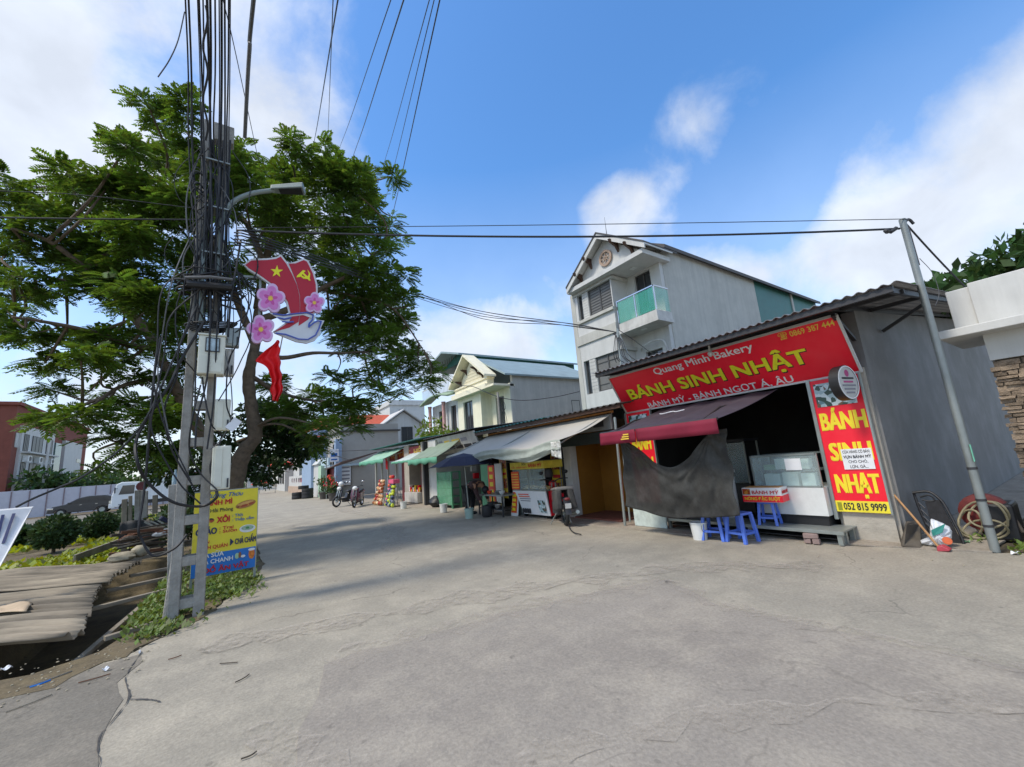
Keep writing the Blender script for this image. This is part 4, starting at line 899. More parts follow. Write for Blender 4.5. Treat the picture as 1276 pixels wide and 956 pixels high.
# ---- snack cart
K = thing('snack_cart', 'glass-topped snack cart with white menu front and yellow header', 'cart', (7.2, 9.5, 0))
MB().poly([(6.98, 8.8, .1), (6.98, 10.0, .1), (6.86, 10.22, .74), (6.86, 8.78, .74)], (.03, 0, 0)).build('menu_front', 'paper', K)
for k in range(9): MB().poly([(6.86 + .018 * k - .008, 10.05 - .01 * k, .66 - .06 * k), (6.86 + .018 * k - .008, 9.55 - .02 * (k % 3), .66 - .06 * k), (6.863 + .018 * k - .008, 9.55 - .02 * (k % 3), .635 - .06 * k), (6.863 + .018 * k - .008, 10.05 - .01 * k, .635 - .06 * k)], (.004, 0, 0)).build('print_line', ['orange_red', 'print_grey'][k > 1], K)
MB().poly([(6.885, 9.2, .5), (6.885, 8.9, .5), (6.952, 8.9, .18), (6.952, 9.2, .18)], (-.004, 0, 0)).build('photo_print', 'print_cakes', K)
for k in range(4): MB().lathe([(.03, 0), (.035, .1), (.02, .13)], (6.94, 9.95 - .1 * k, .13), 8).build('print_bottle', 'letter_black', K)
MB().bb(7.0, 8.79, .1, 7.5, 8.83, .74).build('side_panel', 'sign_red', K); MB().bb(7.05, 8.83, .1, 7.5, 10.2, .72).build('body', 'steel', K)
MB().bb(6.86, 8.76, .74, 7.5, 10.32, .77).build('worktop', 'steel', K)
fr = MB()
for y in (8.8, 9.55, 10.28):
    for x in (6.9, 7.46): fr.bb(x - .012, y - .012, .77, x + .012, y + .012, 1.34)
fr.bb(6.89, 8.79, 1.05, 6.91, 10.29, 1.07); fr.build('case_frame', 'steel', K)
for y0 in (8.82, 9.57): MB().bb(6.895, y0, .78, 6.9, y0 + .7, 1.33).build('glass', gl, K)
hd = MB().bb(6.84, 8.74, 1.34, 7.5, 10.34, 1.54).build('header', mat('header_yellow', S('#d9c646'), .5), K)
text('BÁNH MỲ', (6.84, 9.42, 1.39), UL, UP, .6, .09, 'letter_red', hd, .02, .002); text('XÔI - BÁNH BAO', (6.84, 10.28, 1.37), UL, UP, .78, .05, 'letter_red', hd, .01, .002); text('XÔI', (6.84, 9.75, 1.45), UL, UP, .2, .06, 'letter_black', hd, .02, .002)
MB().bb(6.8, 8.7, 1.545, 7.6, 10.4, 1.57).build('top', 'steel_dark', K)
pb = MB().bb(6.87, 9.98, .78, 6.885, 10.36, 1.28).build('price_board', mat('price_orange', S('#e2501f'), .5), K)
for k in range(6): MB().bb(6.865, 10.0, .82 + .075 * k, 6.87, 10.34, .845 + .075 * k).build('print_line', 'letter_gold', pb)
for x in (7.05, 7.4):
    for y in (9.0, 10.0): MB().lathe([(.05, -.02), (.06, -.015), (.06, .015), (.05, .02)], (x, y, .07), 12, rotm(rx=R(90))).build('wheel', 'black_rubber', K)
food = photo_mat('food_pile', ['#b8864a', '#d8b070', '#8a5a2c', '#e0c890', '#a04028', '#704828'], 30)
for k, y in enumerate((8.95, 9.25, 9.7, 10.05)): MB().blob((7.2, y, .80), (.15, .12, .07), 10, 6, .15).build('bread_pile', food, label=['heap of rolls in the cart case by the motorbike', 'heap of rolls in the middle of the cart case', 'pile of buns in the cart case beside the post', 'pile of buns in the cart behind the orange price board'][k], cat='bread', group='bread in the cart')
MB().lathe([(.001, .0), (.14, .01), (.15, .1), (.13, .22), (.05, .26), (.001, .27)], (7.25, 9.1, 1.075), 16).build('steamer_pot', 'steel_dark', label='dark round pot inside the snack cart case', cat='pot', smooth=True)

AF = thing('a_frame_sign', 'small orange sandwich board leaning beside the snack cart', 'sign', (6.93, 10.45, 0))
MB().poly([(6.93, 10.62, .012), (6.93, 10.27, .012), (7.05, 10.3, .72), (7.05, 10.6, .72)], (.02, 0, 0)).build('board', 'letter_white', AF)
MB().poly([(6.928, 10.58, .1), (6.928, 10.31, .1), (7.03, 10.33, .68), (7.03, 10.57, .68)], (-.004, 0, .001)).build('print_area', mat('print_orange2', S('#e0591e'), .5), AF)
for k in range(4): MB().bb(6.92 + .024 * k, 10.36, .16 + .13 * k, 6.93 + .024 * k, 10.54, .24 + .13 * k).build('print_line', yl, AF)
MB().bb(7.15, 10.28, .012, 7.17, 10.6, .7).build('back_leg', 'steel', AF)

TB = thing('stall_table', 'low steel table with bowls standing beside the sandwich board', 'table', (6.8, 11.2, 0))
MB().bb(6.55, 10.45, .6, 7.15, 12.0, .64).build('tabletop', 'steel', TB, bevel=.005)
for x, y in ((6.6, 10.52), (7.1, 10.52), (6.6, 11.92), (7.1, 11.92)): MB().bb(x - .02, y - .02, .012, x + .02, y + .02, .6).build('leg', 'steel_dark', TB)
MB().bb(6.6, 10.5, .2, 7.1, 11.95, .22).build('shelf', 'steel_dark', TB)
for k, (x, y, r_, m_) in enumerate(((6.75, 10.75, .09, 'plastic_white'), (6.8, 11.05, .1, 'chrome'), (6.7, 11.4, .08, 'orange_red'), (6.85, 11.7, .11, 'plastic_white'))):
    MB().lathe([(r_ * .5, 0), (r_, .07), (r_ * 1.05, .1), (r_ * .95, .1), (r_ * .45, .012)], (x, y, .64), 14).build('bowl', m_, label=['white bowl at the end of the stall table near the cart', 'shiny steel bowl on the stall table', 'orange red bowl on the stall table', 'wide white bowl on the far end of the stall table'][k], cat='bowl', group='bowls on the stall table', smooth=True)
for k, (x, y, r_, h_) in enumerate(((6.45, 11.2, .16, .32), (6.7, 10.9, .15, .14), (6.85, 11.5, .17, .14))):
    MB().lathe([(r_ * .8, 0), (r_, .04), (r_, h_), (r_ * 1.06, h_), (r_ * .85, h_ - .01), (r_ * .2, h_ + .03)], (x, y, .012 if k == 0 else .232), 16).build('cooking_pot', ['steel_dark', 'chrome', 'steel_dark'][k], label=['dark cooking pot on the ground in front of the bending person', 'shiny pot on the lower shelf of the stall table', 'blackened pot on the lower shelf, end of the stall table'][k], cat='pot', smooth=True)

# ---- umbrella and buckets
UB = thing('parasol', 'dark navy parasol half covered by the grey canvas awning', 'umbrella', (6.0, 11.5, 0))
MB().tube([(6.0, 11.5, .06), (5.92, 11.5, 1.92)], .018, 8).build('pole', 'steel', UB)
cp_ = MB(); top = Vector((5.92, 11.5, 1.95)); nn_ = 8
rimp = [top + Vector((1.08 * math.cos(a) , 1.08 * math.sin(a), -.38)) for a in [R(22.5) + i * math.tau / nn_ for i in range(nn_)]]
for i in range(nn_):
    a, b_ = rimp[i], rimp[(i + 1) % nn_]; m1 = top.lerp(a, .5) + Vector((0, 0, .07)); m2 = top.lerp(b_, .5) + Vector((0, 0, .07)); mid = (a + b_) / 2 + (top - (a + b_) / 2) * .05
    k = len(cp_.v); cp_.v += [tuple(top), tuple(m1), tuple(m2), tuple(a), tuple(mid), tuple(b_)]; cp_.f += [(k, k + 1, k + 2), (k + 1, k + 3, k + 4), (k + 1, k + 4, k + 2), (k + 2, k + 4, k + 5)]
cp_.build('canopy', mat('navy_cloth', S('#23263f'), .8, .15, 4, .1), UB, solid=.006)
for p in rimp: MB().tube([top + Vector((0, 0, -.03)), top.lerp(p, .5) + Vector((0, 0, .04)), p + Vector((0, 0, .0))], .006, 5).build('rib', 'steel_dark', UB)
mat('bucket_mint', S('#9fb8ac'), .5, .08, 6, .03, dirt=.3)
b2 = dup(BU, (6.0, 11.5, .0), R(90), 'pale bucket weighted as the base of the navy parasol'); 
for c_ in b2.children:
    if c_.name.startswith('body'): c_.data = c_.data.copy(); c_.data.materials[0] = MATS['bucket_mint']
dup(BU, AZ(553, 639) + Vector((0, 0, .012)), R(40), 'white bucket standing in front of the green glass cabinet')
dup(BU, AZ(503, 634) + Vector((0, 0, .0)), R(70), 'white bucket beside the colourful goods racks')

GC = thing('green_cabinet', 'green-framed glass cabinet standing under the parasol edge', 'cabinet', (7.1, 15.2, 0))
gcm = mat('cabinet_green', S('#4f8f6a'), .5, .1, 4, .03)
for y in (14.6, 15.9):
    for x in (6.95, 7.3): MB().bb(x - .03, y - .03, .012, x + .03, y + .03, 1.38).build('post', gcm, GC)
for z in (.15, .45, .75, 1.05, 1.36): MB().bb(6.93, 14.58, z - .015, 7.32, 15.92, z + .015).build('shelf', gcm, GC)
MB().bb(6.925, 14.63, .15, 6.93, 15.87, 1.36).build('pane', mat('cabinet_glass', S('#6fae8b'), .1, .1, 4, 0, alpha=.55), GC)

VB = thing('vertical_banner', 'narrow red banner with yellow characters between green and white boards', 'banner', (7.6, 12.4, .1))
MB().bb(7.4, 12.2, .15, 7.42, 12.62, 1.5).build('red_cloth', 'orange_red', VB)
for k in range(5): MB().bb(7.394, 12.3, .3 + .25 * k, 7.4, 12.52, .44 + .25 * k).build('print_mark', yl, VB)
MB().bb(7.42, 12.62, .02, 7.46, 13.15, 1.55).build('green_board', gcm, VB); MB().bb(7.42, 11.75, .02, 7.46, 12.19, 1.55).build('white_board', 'plastic_white', VB)

# ---- shop with white fascia (beyond the stall)
WS = thing('grocery_shop', 'dark open grocery front with white fascia and green door frame', 'shop', (7.6, 15.5, 0))
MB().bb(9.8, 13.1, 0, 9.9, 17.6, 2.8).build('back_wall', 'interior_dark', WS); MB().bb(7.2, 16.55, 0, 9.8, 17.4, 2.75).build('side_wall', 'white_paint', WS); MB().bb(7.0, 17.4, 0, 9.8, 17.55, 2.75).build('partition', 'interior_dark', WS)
roofed(WS, 13.2, 17.7, 2.86, 'tin_dark', 7.1)
fs = MB().poly([(7.5, 17.5, 2.1), (7.5, 13.15, 2.1), (7.25, 13.2, 2.8), (7.25, 17.5, 2.8)], (.04, 0, .01)).build('fascia', 'white_old', WS)
for k, (y, w_, z, m_) in enumerate(((16.4, .35, 2.52, 'print_grey'), (15.9, .5, 2.5, 'letter_gold'), (15.2, .7, 2.5, 'letter_gold'), (14.4, .5, 2.5, 'print_grey'), (15.6, .5, 2.25, 'letter_black'), (15.0, .6, 2.25, 'letter_black'), (14.3, .6, 2.25, 'letter_black'), (13.6, .3, 2.25, 'letter_black'))):
    xx = 7.5 - .25 * (z - 2.1) / .7; MB().poly([(xx - .006, y, z), (xx - .006, y - w_, z), (xx - .05, y - w_, z + .13), (xx - .05, y, z + .13)], (-.004, 0, 0)).build('print_mark', m_, fs)
for k in range(14):
    y = 13.4 + .2 * k; MB().bb(8.3 + .3 * random.random(), y, .4 + .3 * (k % 4), 8.6, y + .14, .62 + .3 * (k % 4)).build('goods_packet', [('sign_red'), 'plastic_white', 'banner_yellow', 'gcm' if False else 'cabinet_green', 'rust'][k % 5], label='small packet hanging in the dark grocery front, %s' % ['red', 'white', 'yellow', 'green', 'brown'][k % 5], cat='packet', group='packets in the dark grocery front')
def cloth_awning(name, y0, y1, xf, zf, xb, zb, m, val, label, vm):
    t = thing(name, label, 'awning', (xf, (y0 + y1) / 2, zf - val))
    MB().grid(lambda u, v: (xf + (xb - xf) * v, y0 + (y1 - y0) * u, zf + (zb - zf) * v - .05 * math.sin(math.pi * v) + .012 * math.sin(u * 25)), 24, 6).build('canvas', m, t, smooth=True, solid=.006)
    MB().grid(lambda u, v: (xf - .01, y0 + (y1 - y0) * u, zf - val * (1 - v) * (1 + .15 * math.sin(u * 20))), 30, 2).build('valance', vm, t, smooth=True, solid=.004)
    for y in (y0 + .1, y1 - .1): MB().tube([(xf, y, zf - .02), (xb, y, zb - .25)], .02, 6).build('arm', 'steel', t)
    return t
aw_g = mat('awning_green', S('#7f8f7d'), .85, .12, 3, .1, dirt=.25); aw_g2 = mat('awning_mint', S('#8fb49c'), .8, .12, 3, .1, dirt=.2); aw_v = mat('valance_green', S('#5f9d80'), .8, .1, 4, .08)
cloth_awning('cloth_awning', 14.5, 17.6, 6.35, 1.98, 7.45, 2.66, aw_g, .22, 'faded olive green awning in front of the white fascia', aw_v)
cloth_awning('cloth_awning', 17.7, 20.2, 6.45, 2.0, 7.5, 2.4, mat('awning_pale', S('#b7c3bf'), .8, .1, 3, .1, dirt=.2), .1, 'pale narrow awning under the red shop sign', aw_v)
cloth_awning('cloth_awning', 21.2, 26.0, 6.35, 2.22, 7.55, 2.8, aw_g2, .2, 'mint green awning beside the red shop sign', aw_v)

RS = thing('variety_shop', 'variety shop with red fascia, stone-coloured pillar and dark doorway', 'shop', (7.6, 20.5, 0))
MB().bb(7.3, 17.55, 0, 9.5, 18.5, 2.8).build('pillar', mat('pillar_tan', S('#a9a294'), .8, .1, 3, .08), RS); MB().bb(9.6, 18.5, 0, 9.7, 26, 2.9).build('back_wall', 'interior', RS)
MB().bb(7.4, 18.5, 0, 7.6, 18.85, 2.1).build('door_post', mat('maroon_paint', S('#6f2a2c'), .7), RS); MB().bb(7.4, 20.4, 0, 9.6, 21.1, 2.8).build('partition', 'pillar_tan', RS)
MB().bb(7.4, 21.1, 0, 7.55, 21.5, 2.3).build('door_post', 'maroon_paint', RS)
roofed(RS, 17.7, 26.2, 2.94, 'green_metal', 7.0)
fs = MB().bb(7.42, 18.0, 2.12, 7.5, 23.6, 2.68).build('fascia', mat('fascia_darkred', S('#8f1a1c'), .5, .15, 4, .02), RS)
text('HOA VƯƠNG', (7.42, 23.2, 2.25), UL, UP, 3.0, .28, mat('letter_orange', S('#d59a2c'), .5), fs, .015, .004); text('HIỆP', (7.42, 19.7, 2.25), UL, UP, 1.3, .3, 'letter_gold', fs, .02, .004)
MB().bb(7.1, 18.6, .05, 8.0, 20.3, .5).build('display_bench', 'white_old', RS)
for y in (22.2, 23.6, 24.8, 26.0): MB().bb(7.3, y - .05, 0, 7.4, y + .05, 2.5).build('post', 'white_paint', RS)
for k in range(12):
    y = 18.7 + .13 * k; MB().bb(7.3, y, .52, 7.5, y + .1, .62 + .1 * (k % 3)).build('goods_packet', ['rust', 'banner_yellow', 'sign_red', 'plastic_white'][k % 4], label='packet on the bench by the maroon door post, %s' % ['brown', 'yellow', 'red', 'white'][k % 4], cat='packet', group='packets on the shop bench', bevel=.01)
FLG = MB().grid(lambda u, v: (6.8 + .05 * math.sin(7 * u), 22.3 - .28 * u, 2.35 - .45 * v - .25 * u), 8, 8).build('small_flag', 'sign_red', label='small red flag hanging from the mint awning', cat='flag', solid=.004)

def goods_rack(name, loc, label, cols, n, w_, h_, rz):
    t = thing(name, label, 'rack', loc, local=True, rz=rz)
    for s_ in (-1, 1): MB().tube([(-.2, s_ * w_ * .45, 0), (0, s_ * w_ * .3, h_)], .015, 6).tube([(.25, s_ * w_ * .45, 0), (0, s_ * w_ * .3, h_)], .015, 6).build('leg', 'steel', t)
    rows = 7; k = 0
    proto = {}
    for r_ in range(rows):
        z = .12 + (h_ - .15) * r_ / (rows - 1); ww = w_ * (1 - .45 * r_ / (rows - 1)); q = max(3, int(n * ww / w_))
        for i in range(q):
            c_ = cols[(i + r_ * 2 + (k * 7) % 3) % len(cols)]; k += 1
            if c_ not in proto:
                o = MB().blob((0, 0, 0), (.08, .085, .09), 8, 6, .12).build('bag', c_, t, smooth=True); proto[c_] = o
            else:
                o = proto[c_].copy(); COL.objects.link(o); o.parent = t
            o.location = (-.24 * (1 - r_ / rows) - .06 + random.uniform(-.03, .03), -ww / 2 + ww * (i + .5) / q, z + random.uniform(-.03, .03)); o.rotation_euler = (random.random() * 3, random.random() * 3, 0)
    return t
for nm, h in (('pk_brown', '#9c5a30'), ('pk_tan', '#d2a271'), ('pk_red', '#b02a2a'), ('pk_cream', '#e6d0a4'), ('pk_pink', '#d85a78'), ('pk_lime', '#c3cf3c'), ('pk_navy', '#2e3a5c'), ('pk_dgreen', '#2c5a44'), ('pk_grey', '#8c93a0'), ('pk_orange', '#d8622c')): mat(nm, S(h), .5, .2, 12, .1)
goods_rack('goods_rack', (6.2, 20.7, .0), 'stepped rack of brown and tan goods beside the scooter', ['pk_brown', 'pk_tan', 'pk_red', 'pk_cream', 'pk_brown', 'pk_tan'], 7, 1.35, 1.15, 0)
goods_rack('goods_rack', (6.3, 19.35, .0), 'stepped rack of pink and red goods between two other racks', ['pk_pink', 'pk_red', 'pk_orange', 'pk_pink'], 5, .9, 1.35, 0)
goods_rack('goods_rack', (6.2, 18.95, .0), 'rack of lime, navy and green goods with a pink top next to a bucket', ['pk_lime', 'pk_navy', 'pk_dgreen', 'pk_grey', 'pk_lime', 'pk_navy'], 7, .95, 1.05, 0)
MB().bb(6.0, 18.6, 1.02, 6.3, 19.3, 1.2).build('pink_box', 'pk_pink', label='bright pink box lying on the lime and navy goods rack', cat='box', bevel=.01)
MB().blob(AZ(545, 632) + Vector((0, 0, .2)), (.3, .35, .25), 12, 8, .15).build('rubbish_bag', 'black_plastic', label='black plastic rubbish bag by the white side wall', cat='bag', smooth=True)

# ---- motorbikes
def wheel(parent, x, z, r_, w_, name='wheel'):
    q = rotm(rx=R(90)); t = []
    for k in range(9):
        a = math.tau * k / 8; t.append((r_ - w_ * .5 + w_ * .5 * math.cos(a), w_ * .5 * math.sin(a)))
    wh = MB().lathe(t, (x, 0, z), 24, q, cap=False).build(name, 'black_rubber', parent, smooth=True)
    MB().lathe([(r_ - w_ * 1.0, -.02), (r_ - w_ * .7, -.02), (r_ - w_ * .7, .02), (r_ - w_ * 1.0, .02), (r_ - w_ * 1.0, -.02)], (x, 0, z), 24, q, cap=False).build('rim', 'chrome', wh, smooth=True)
    sp = MB(); sp.lathe([(.04, -.05), (.04, .05)], (x, 0, z), 10, q)
    for k in range(10): a = math.tau * k / 10; sp.tube([(x + .03 * math.cos(a), .02 * (-1) ** k, z + .03 * math.sin(a)), (x + (r_ - w_) * math.cos(a), 0, z + (r_ - w_) * math.sin(a))], .004, 4)
    sp.build('spokes', 'steel', wh); return wh
def scooter(loc, rz, label, body, grp='motorbikes parked by the shops', helmet=False):
    t = thing('motorbike', label, 'motorbike', loc, grp, local=True, rz=rz)
    wheel(t, .62, .27, .27, .09); wheel(t, -.6, .27, .27, .1)
    MB().grid(lambda u, v: ((.52 - .18 * u + .05 * math.sin(math.pi * u)), (.2 * (1 - .35 * abs(u - .5))) * (2 * v - 1), .32 + .62 * u - .06 * (2 * v - 1) ** 2), 8, 8).build('leg_shield', body, t, smooth=True, solid=.05)
    bd = MB(); bd.poly([(-.75, -.1, .62), (-.6, -.1, .42), (-.2, -.1, .3), (.3, -.1, .3), (.36, -.1, .42), (.05, -.1, .42), (-.05, -.1, .66), (-.7, -.1, .74)], (0, .2, 0)); bd.build('body', body, t, bevel=.03)
    MB().poly([(-.72, -.12, .75), (-.06, -.12, .68), (0, -.12, .72), (-.1, -.12, .78), (-.65, -.12, .82)], (0, .24, 0)).build('seat', 'black_plastic', t, bevel=.03)
    MB().tube([(.62, .07, .27), (.5, .07, .7), (.38, .03, 1.0)], .02, 6).tube([(.62, -.07, .27), (.5, -.07, .7), (.38, -.03, 1.0)], .02, 6).build('fork', 'steel', t)
    MB().tube(spline([(.28, .33, 1.0), (.36, .15, .98), (.38, 0, .96), (.36, -.15, .98), (.28, -.33, 1.0)]), .016, 6).build('handlebar', 'black_plastic', t)
    MB().blob((.45, 0, .9), (.1, .13, .1), 12, 8).build('headlamp', 'plastic_white', t, smooth=True)
    for s_ in (-1, 1):
        mm_ = MB().tube([(.32, s_ * .24, 1.0), (.28, s_ * .3, 1.18)], .006, 5).build('mirror_stem', 'black_plastic', t); MB().blob((.27, s_ * .31, 1.2), (.02, .06, .04), 8, 6).build('mirror', 'chrome', mm_, smooth=True)
    MB().poly([(.82, -.05, .42), (.62, -.05, .58), (.42, -.05, .5), (.62, -.05, .54)], (0, .1, 0)).build('mudguard', body, t)
    MB().tube([(.05, -.13, .22), (-.3, -.15, .22), (-.85, -.16, .34)], [.02, .035, .045], 8).build('exhaust', 'chrome', t, smooth=True)
    MB().bb(-.86, -.08, .55, -.84, .08, .68).build('number_plate', 'paper', t); MB().blob((-.8, 0, .72), (.04, .1, .04), 8, 6).build('tail_light', 'red_paint', t, smooth=True)
    MB().bb(-.1, -.12, .2, .2, .12, .36).build('engine', 'steel_dark', t, bevel=.02); MB().tube([(0, .1, .2), (-.1, .22, .0)], .012, 5).build('kickstand', 'steel_dark', t)
    if helmet: MB().blob((.35, .02, 1.12), (.14, .13, .13), 12, 8).build('helmet', 'plastic_white', label='white helmet resting on a motorbike handlebar', cat='helmet', smooth=True, org=(0, 0, 0)).matrix_world = Matrix.Translation(loc) @ Matrix.Rotation(rz, 4, 'Z')
    return t
mat('scooter_red', S('#4f1a24'), .25, .1, 6, 0, coat=.6); mat('bike_black', (.02, .02, .022), .3, .1, 6, 0, coat=.5)
scooter((5.2, 21.6, 0), R(-120), 'dark red scooter parked beside the brown goods rack', 'scooter_red')
scooter((5.0, 23.2, 0), R(-150), 'black motorbike with round helmet parked behind the scooter', 'bike_black', helmet=True)
# old cargo motorbike, seen from the rear
M3 = thing('cargo_motorbike', 'old motorbike with big dark saddlebags parked in front of the snack cart', 'motorbike', (6.85, 8.25, 0), 'motorbikes parked by the shops', local=True, rz=R(62))
wheel(M3, .65, .29, .29, .08); wheel(M3, -.58, .29, .29, .09)
MB().poly([(-.86, -.27, .4), (-.4, -.25, .34), (-.3, -.2, .8), (-.8, -.2, .86)], (0, .15, 0)).build('saddlebag', mat('bag_dark', S('#3b3a38'), .9, .3, 8, .3, dirt=.4, dirtcol=(.2, .19, .17)), M3, bevel=.04)
MB().poly([(-.86, .10, .4), (-.4, .10, .34), (-.3, .08, .8), (-.8, .08, .86)], (0, .15, 0)).build('saddlebag', 'bag_dark', M3, bevel=.04)
MB().poly([(-.8, -.22, .84), (-.25, -.2, .8), (-.25, -.2, .86), (-.78, -.22, .92)], (0, .44, 0)).build('cargo_tarp', mat('tarp_grey', S('#77746f'), .8, .2, 8, .2), M3, bevel=.03)
MB().poly([(-.25, -.12, .72), (.2, -.12, .76), (.2, -.12, .84), (-.25, -.12, .84)], (0, .24, 0)).build('seat', 'black_plastic', M3, bevel=.03)
MB().poly([(.1, -.12, .5), (.45, -.12, .5), (.42, -.12, .85), (.15, -.12, .8)], (0, .24, 0)).build('tank', 'red_paint', M3, bevel=.04); MB().bb(-.2, -.13, .2, .3, .13, .5).build('engine', 'steel_dark', M3, bevel=.03)
MB().tube([(.65, .07, .29), (.48, .05, .95)], .02, 6).tube([(.65, -.07, .29), (.48, -.05, .95)], .02, 6).build('fork', 'steel', M3)
MB().tube(spline([(.33, .36, 1.05), (.44, .16, 1.04), (.46, 0, .98), (.44, -.16, 1.04), (.33, -.36, 1.05)]), .016, 6).build('handlebar', 'black_plastic', M3)
for s_ in (-1, 1): MB().blob((.36, s_ * .33, 1.22), (.02, .06, .05), 8, 6).tube([(.38, s_ * .26, 1.05), (.36, s_ * .32, 1.2)], .006, 5).build('mirror', 'black_plastic', M3, smooth=True)
MB().blob((.58, 0, .92), (.09, .11, .1), 10, 8).build('headlamp', 'red_paint', M3, smooth=True)
MB().poly([(-.98, -.07, .3), (-.9, -.07, .62), (-.7, -.07, .68), (-.88, -.07, .5)], (0, .14, 0)).build('mudguard', 'steel_dark', M3); MB().bb(-1.0, -.07, .44, -.985, .07, .55).build('number_plate', 'white_old', M3); MB().blob((-.95, 0, .64), (.035, .07, .035), 8, 6).build('tail_light', 'maroon_paint', M3, smooth=True)
MB().tube([(.0, -.16, .22), (-.4, -.2, .24), (-.95, -.22, .34)], [.02, .04, .045], 8).build('exhaust', 'steel', M3, smooth=True)
MB().tube([(-.15, .12, .25), (-.2, .3, .012)], .012, 5).tube([(-.2, -.14, .3), (-.25, -.2, .012)], .012, 5).build('centre_stand', 'steel', M3)
MB().tube(spline([AZ(708, 654, .05), AZ(711, 660, .03), AZ(716, 664, .03), AZ(724, 666, .03)]), .012, 6).build('black_strap', 'black_rubber', label='black rubber strap trailing on the road behind the cargo motorbike', cat='strap')

# ---- person bending over
def skin(name, pts, edges, radii, m, parent, root=0, sub=2):
    me = bpy.data.meshes.new(name); o0 = ORG[parent]; me.from_pydata([tuple(Vector(p) - o0) for p in pts], edges, []); me.materials.append(m)
    o = bpy.data.objects.new(name, me); COL.objects.link(o); o.parent = parent; ORG[o] = o0
    md = o.modifiers.new('skin', 'SKIN'); md.use_smooth_shade = True
    for i, r_ in enumerate(radii): me.skin_vertices[0].data[i].radius = r_ if isinstance(r_, tuple) else (r_, r_)
    me.skin_vertices[0].data[root].use_root = True
    s_ = o.modifiers.new('sub', 'SUBSURF'); s_.levels = sub; s_.render_levels = sub; return o
PB = thing('person', 'person in dark brown jacket and black trousers bending down beside the parasol', 'person', (6.5, 12.3, 0))
skinm = mat('skin_tone', S('#b07f62'), .6, .08, 10, .02); fx, fy, fz = 6.45, 12.3, 0
dr = Vector((.35, -.94, 0)).normalized(); sd_ = Vector((dr.y, -dr.x, 0))
def bp(f, s_, z): return Vector((fx, fy, fz)) + dr * f + sd_ * s_ + Vector((0, 0, z))
bpts = [bp(0, 0, .86), bp(.22, 0, .97), bp(.46, 0, .97), bp(.58, 0, .9), bp(.68, 0, .8), bp(.74, 0, .7),
        bp(0, .1, .82), bp(.06, .12, .46), bp(-.03, .13, .08), bp(.12, .14, .03), bp(0, -.1, .82), bp(.06, -.12, .46), bp(-.03, -.13, .08), bp(.12, -.14, .03),
        bp(.44, .19, .95), bp(.52, .22, .68), bp(.62, .2, .45), bp(.65, .18, .37), bp(.44, -.19, .95), bp(.52, -.22, .68), bp(.62, -.2, .45), bp(.65, -.18, .37)]
bed = [(0, 1), (1, 2), (2, 3), (3, 4), (4, 5), (0, 6), (6, 7), (7, 8), (8, 9), (0, 10), (10, 11), (11, 12), (12, 13), (2, 14), (14, 15), (15, 16), (16, 17), (2, 18), (18, 19), (19, 20), (20, 21)]
brd = [.13, .125, .13, .055, .085, .08, .09, .06, .04, .04, .09, .06, .04, .04, .055, .042, .032, .035, .055, .042, .032, .035]
body = skin('body', bpts, bed, brd, skinm, PB)
skin('jacket', [bpts[i] for i in (0, 1, 2, 14, 15, 16, 18, 19, 20)] + [bp(.54, 0, .93)], [(0, 1), (1, 2), (2, 3), (3, 4), (4, 5), (2, 6), (6, 7), (7, 8), (2, 9)], [.155, .16, .165, .085, .07, .055, .085, .07, .055, .08], mat('jacket_brown', S('#4a3434'), .9, .2, 10, .2), PB)
skin('trousers', [bpts[i] for i in (0, 6, 7, 8, 10, 11, 12)], [(0, 1), (1, 2), (2, 3), (0, 4), (4, 5), (5, 6)], [.15, .11, .085, .06, .11, .085, .06], mat('trousers_black', (.018, .018, .02), .9, .2, 10, .2), PB)
MB().blob(bp(.70, 0, .77), (.115, .115, .125), 14, 10, .04).blob(bp(.76, 0, .64), (.06, .06, .1), 10, 8, .05).build('hair', 'letter_black', PB, smooth=True)
for s_ in (-1, 1): MB().blob(bp(.06, .135 * s_, .05), (.055, .13, .05), 10, 8, 0, rotm(math.atan2(dr.y, dr.x) - R(90))).build('shoe', 'black_rubber', PB, smooth=True)
for s_ in (-1, 1):
    for k in range(4): 
        h0 = bp(.66 + .01 * k, .18 * s_ + .018 * (k - 1.5), .33); MB().tube([h0, h0 + Vector((.01, -.01, -.04)), h0 + Vector((.0, -.025, -.07 - .008 * (1.5 - abs(k - 1.5))))], [.011, .010, .008], 6).build('finger', skinm, body, smooth=True)
    h0 = bp(.64, .18 * s_ - .04 * s_, .35); MB().tube([h0, h0 + Vector((-.01, -.02, -.04))], [.012, .009], 6).build('thumb', skinm, body, smooth=True)

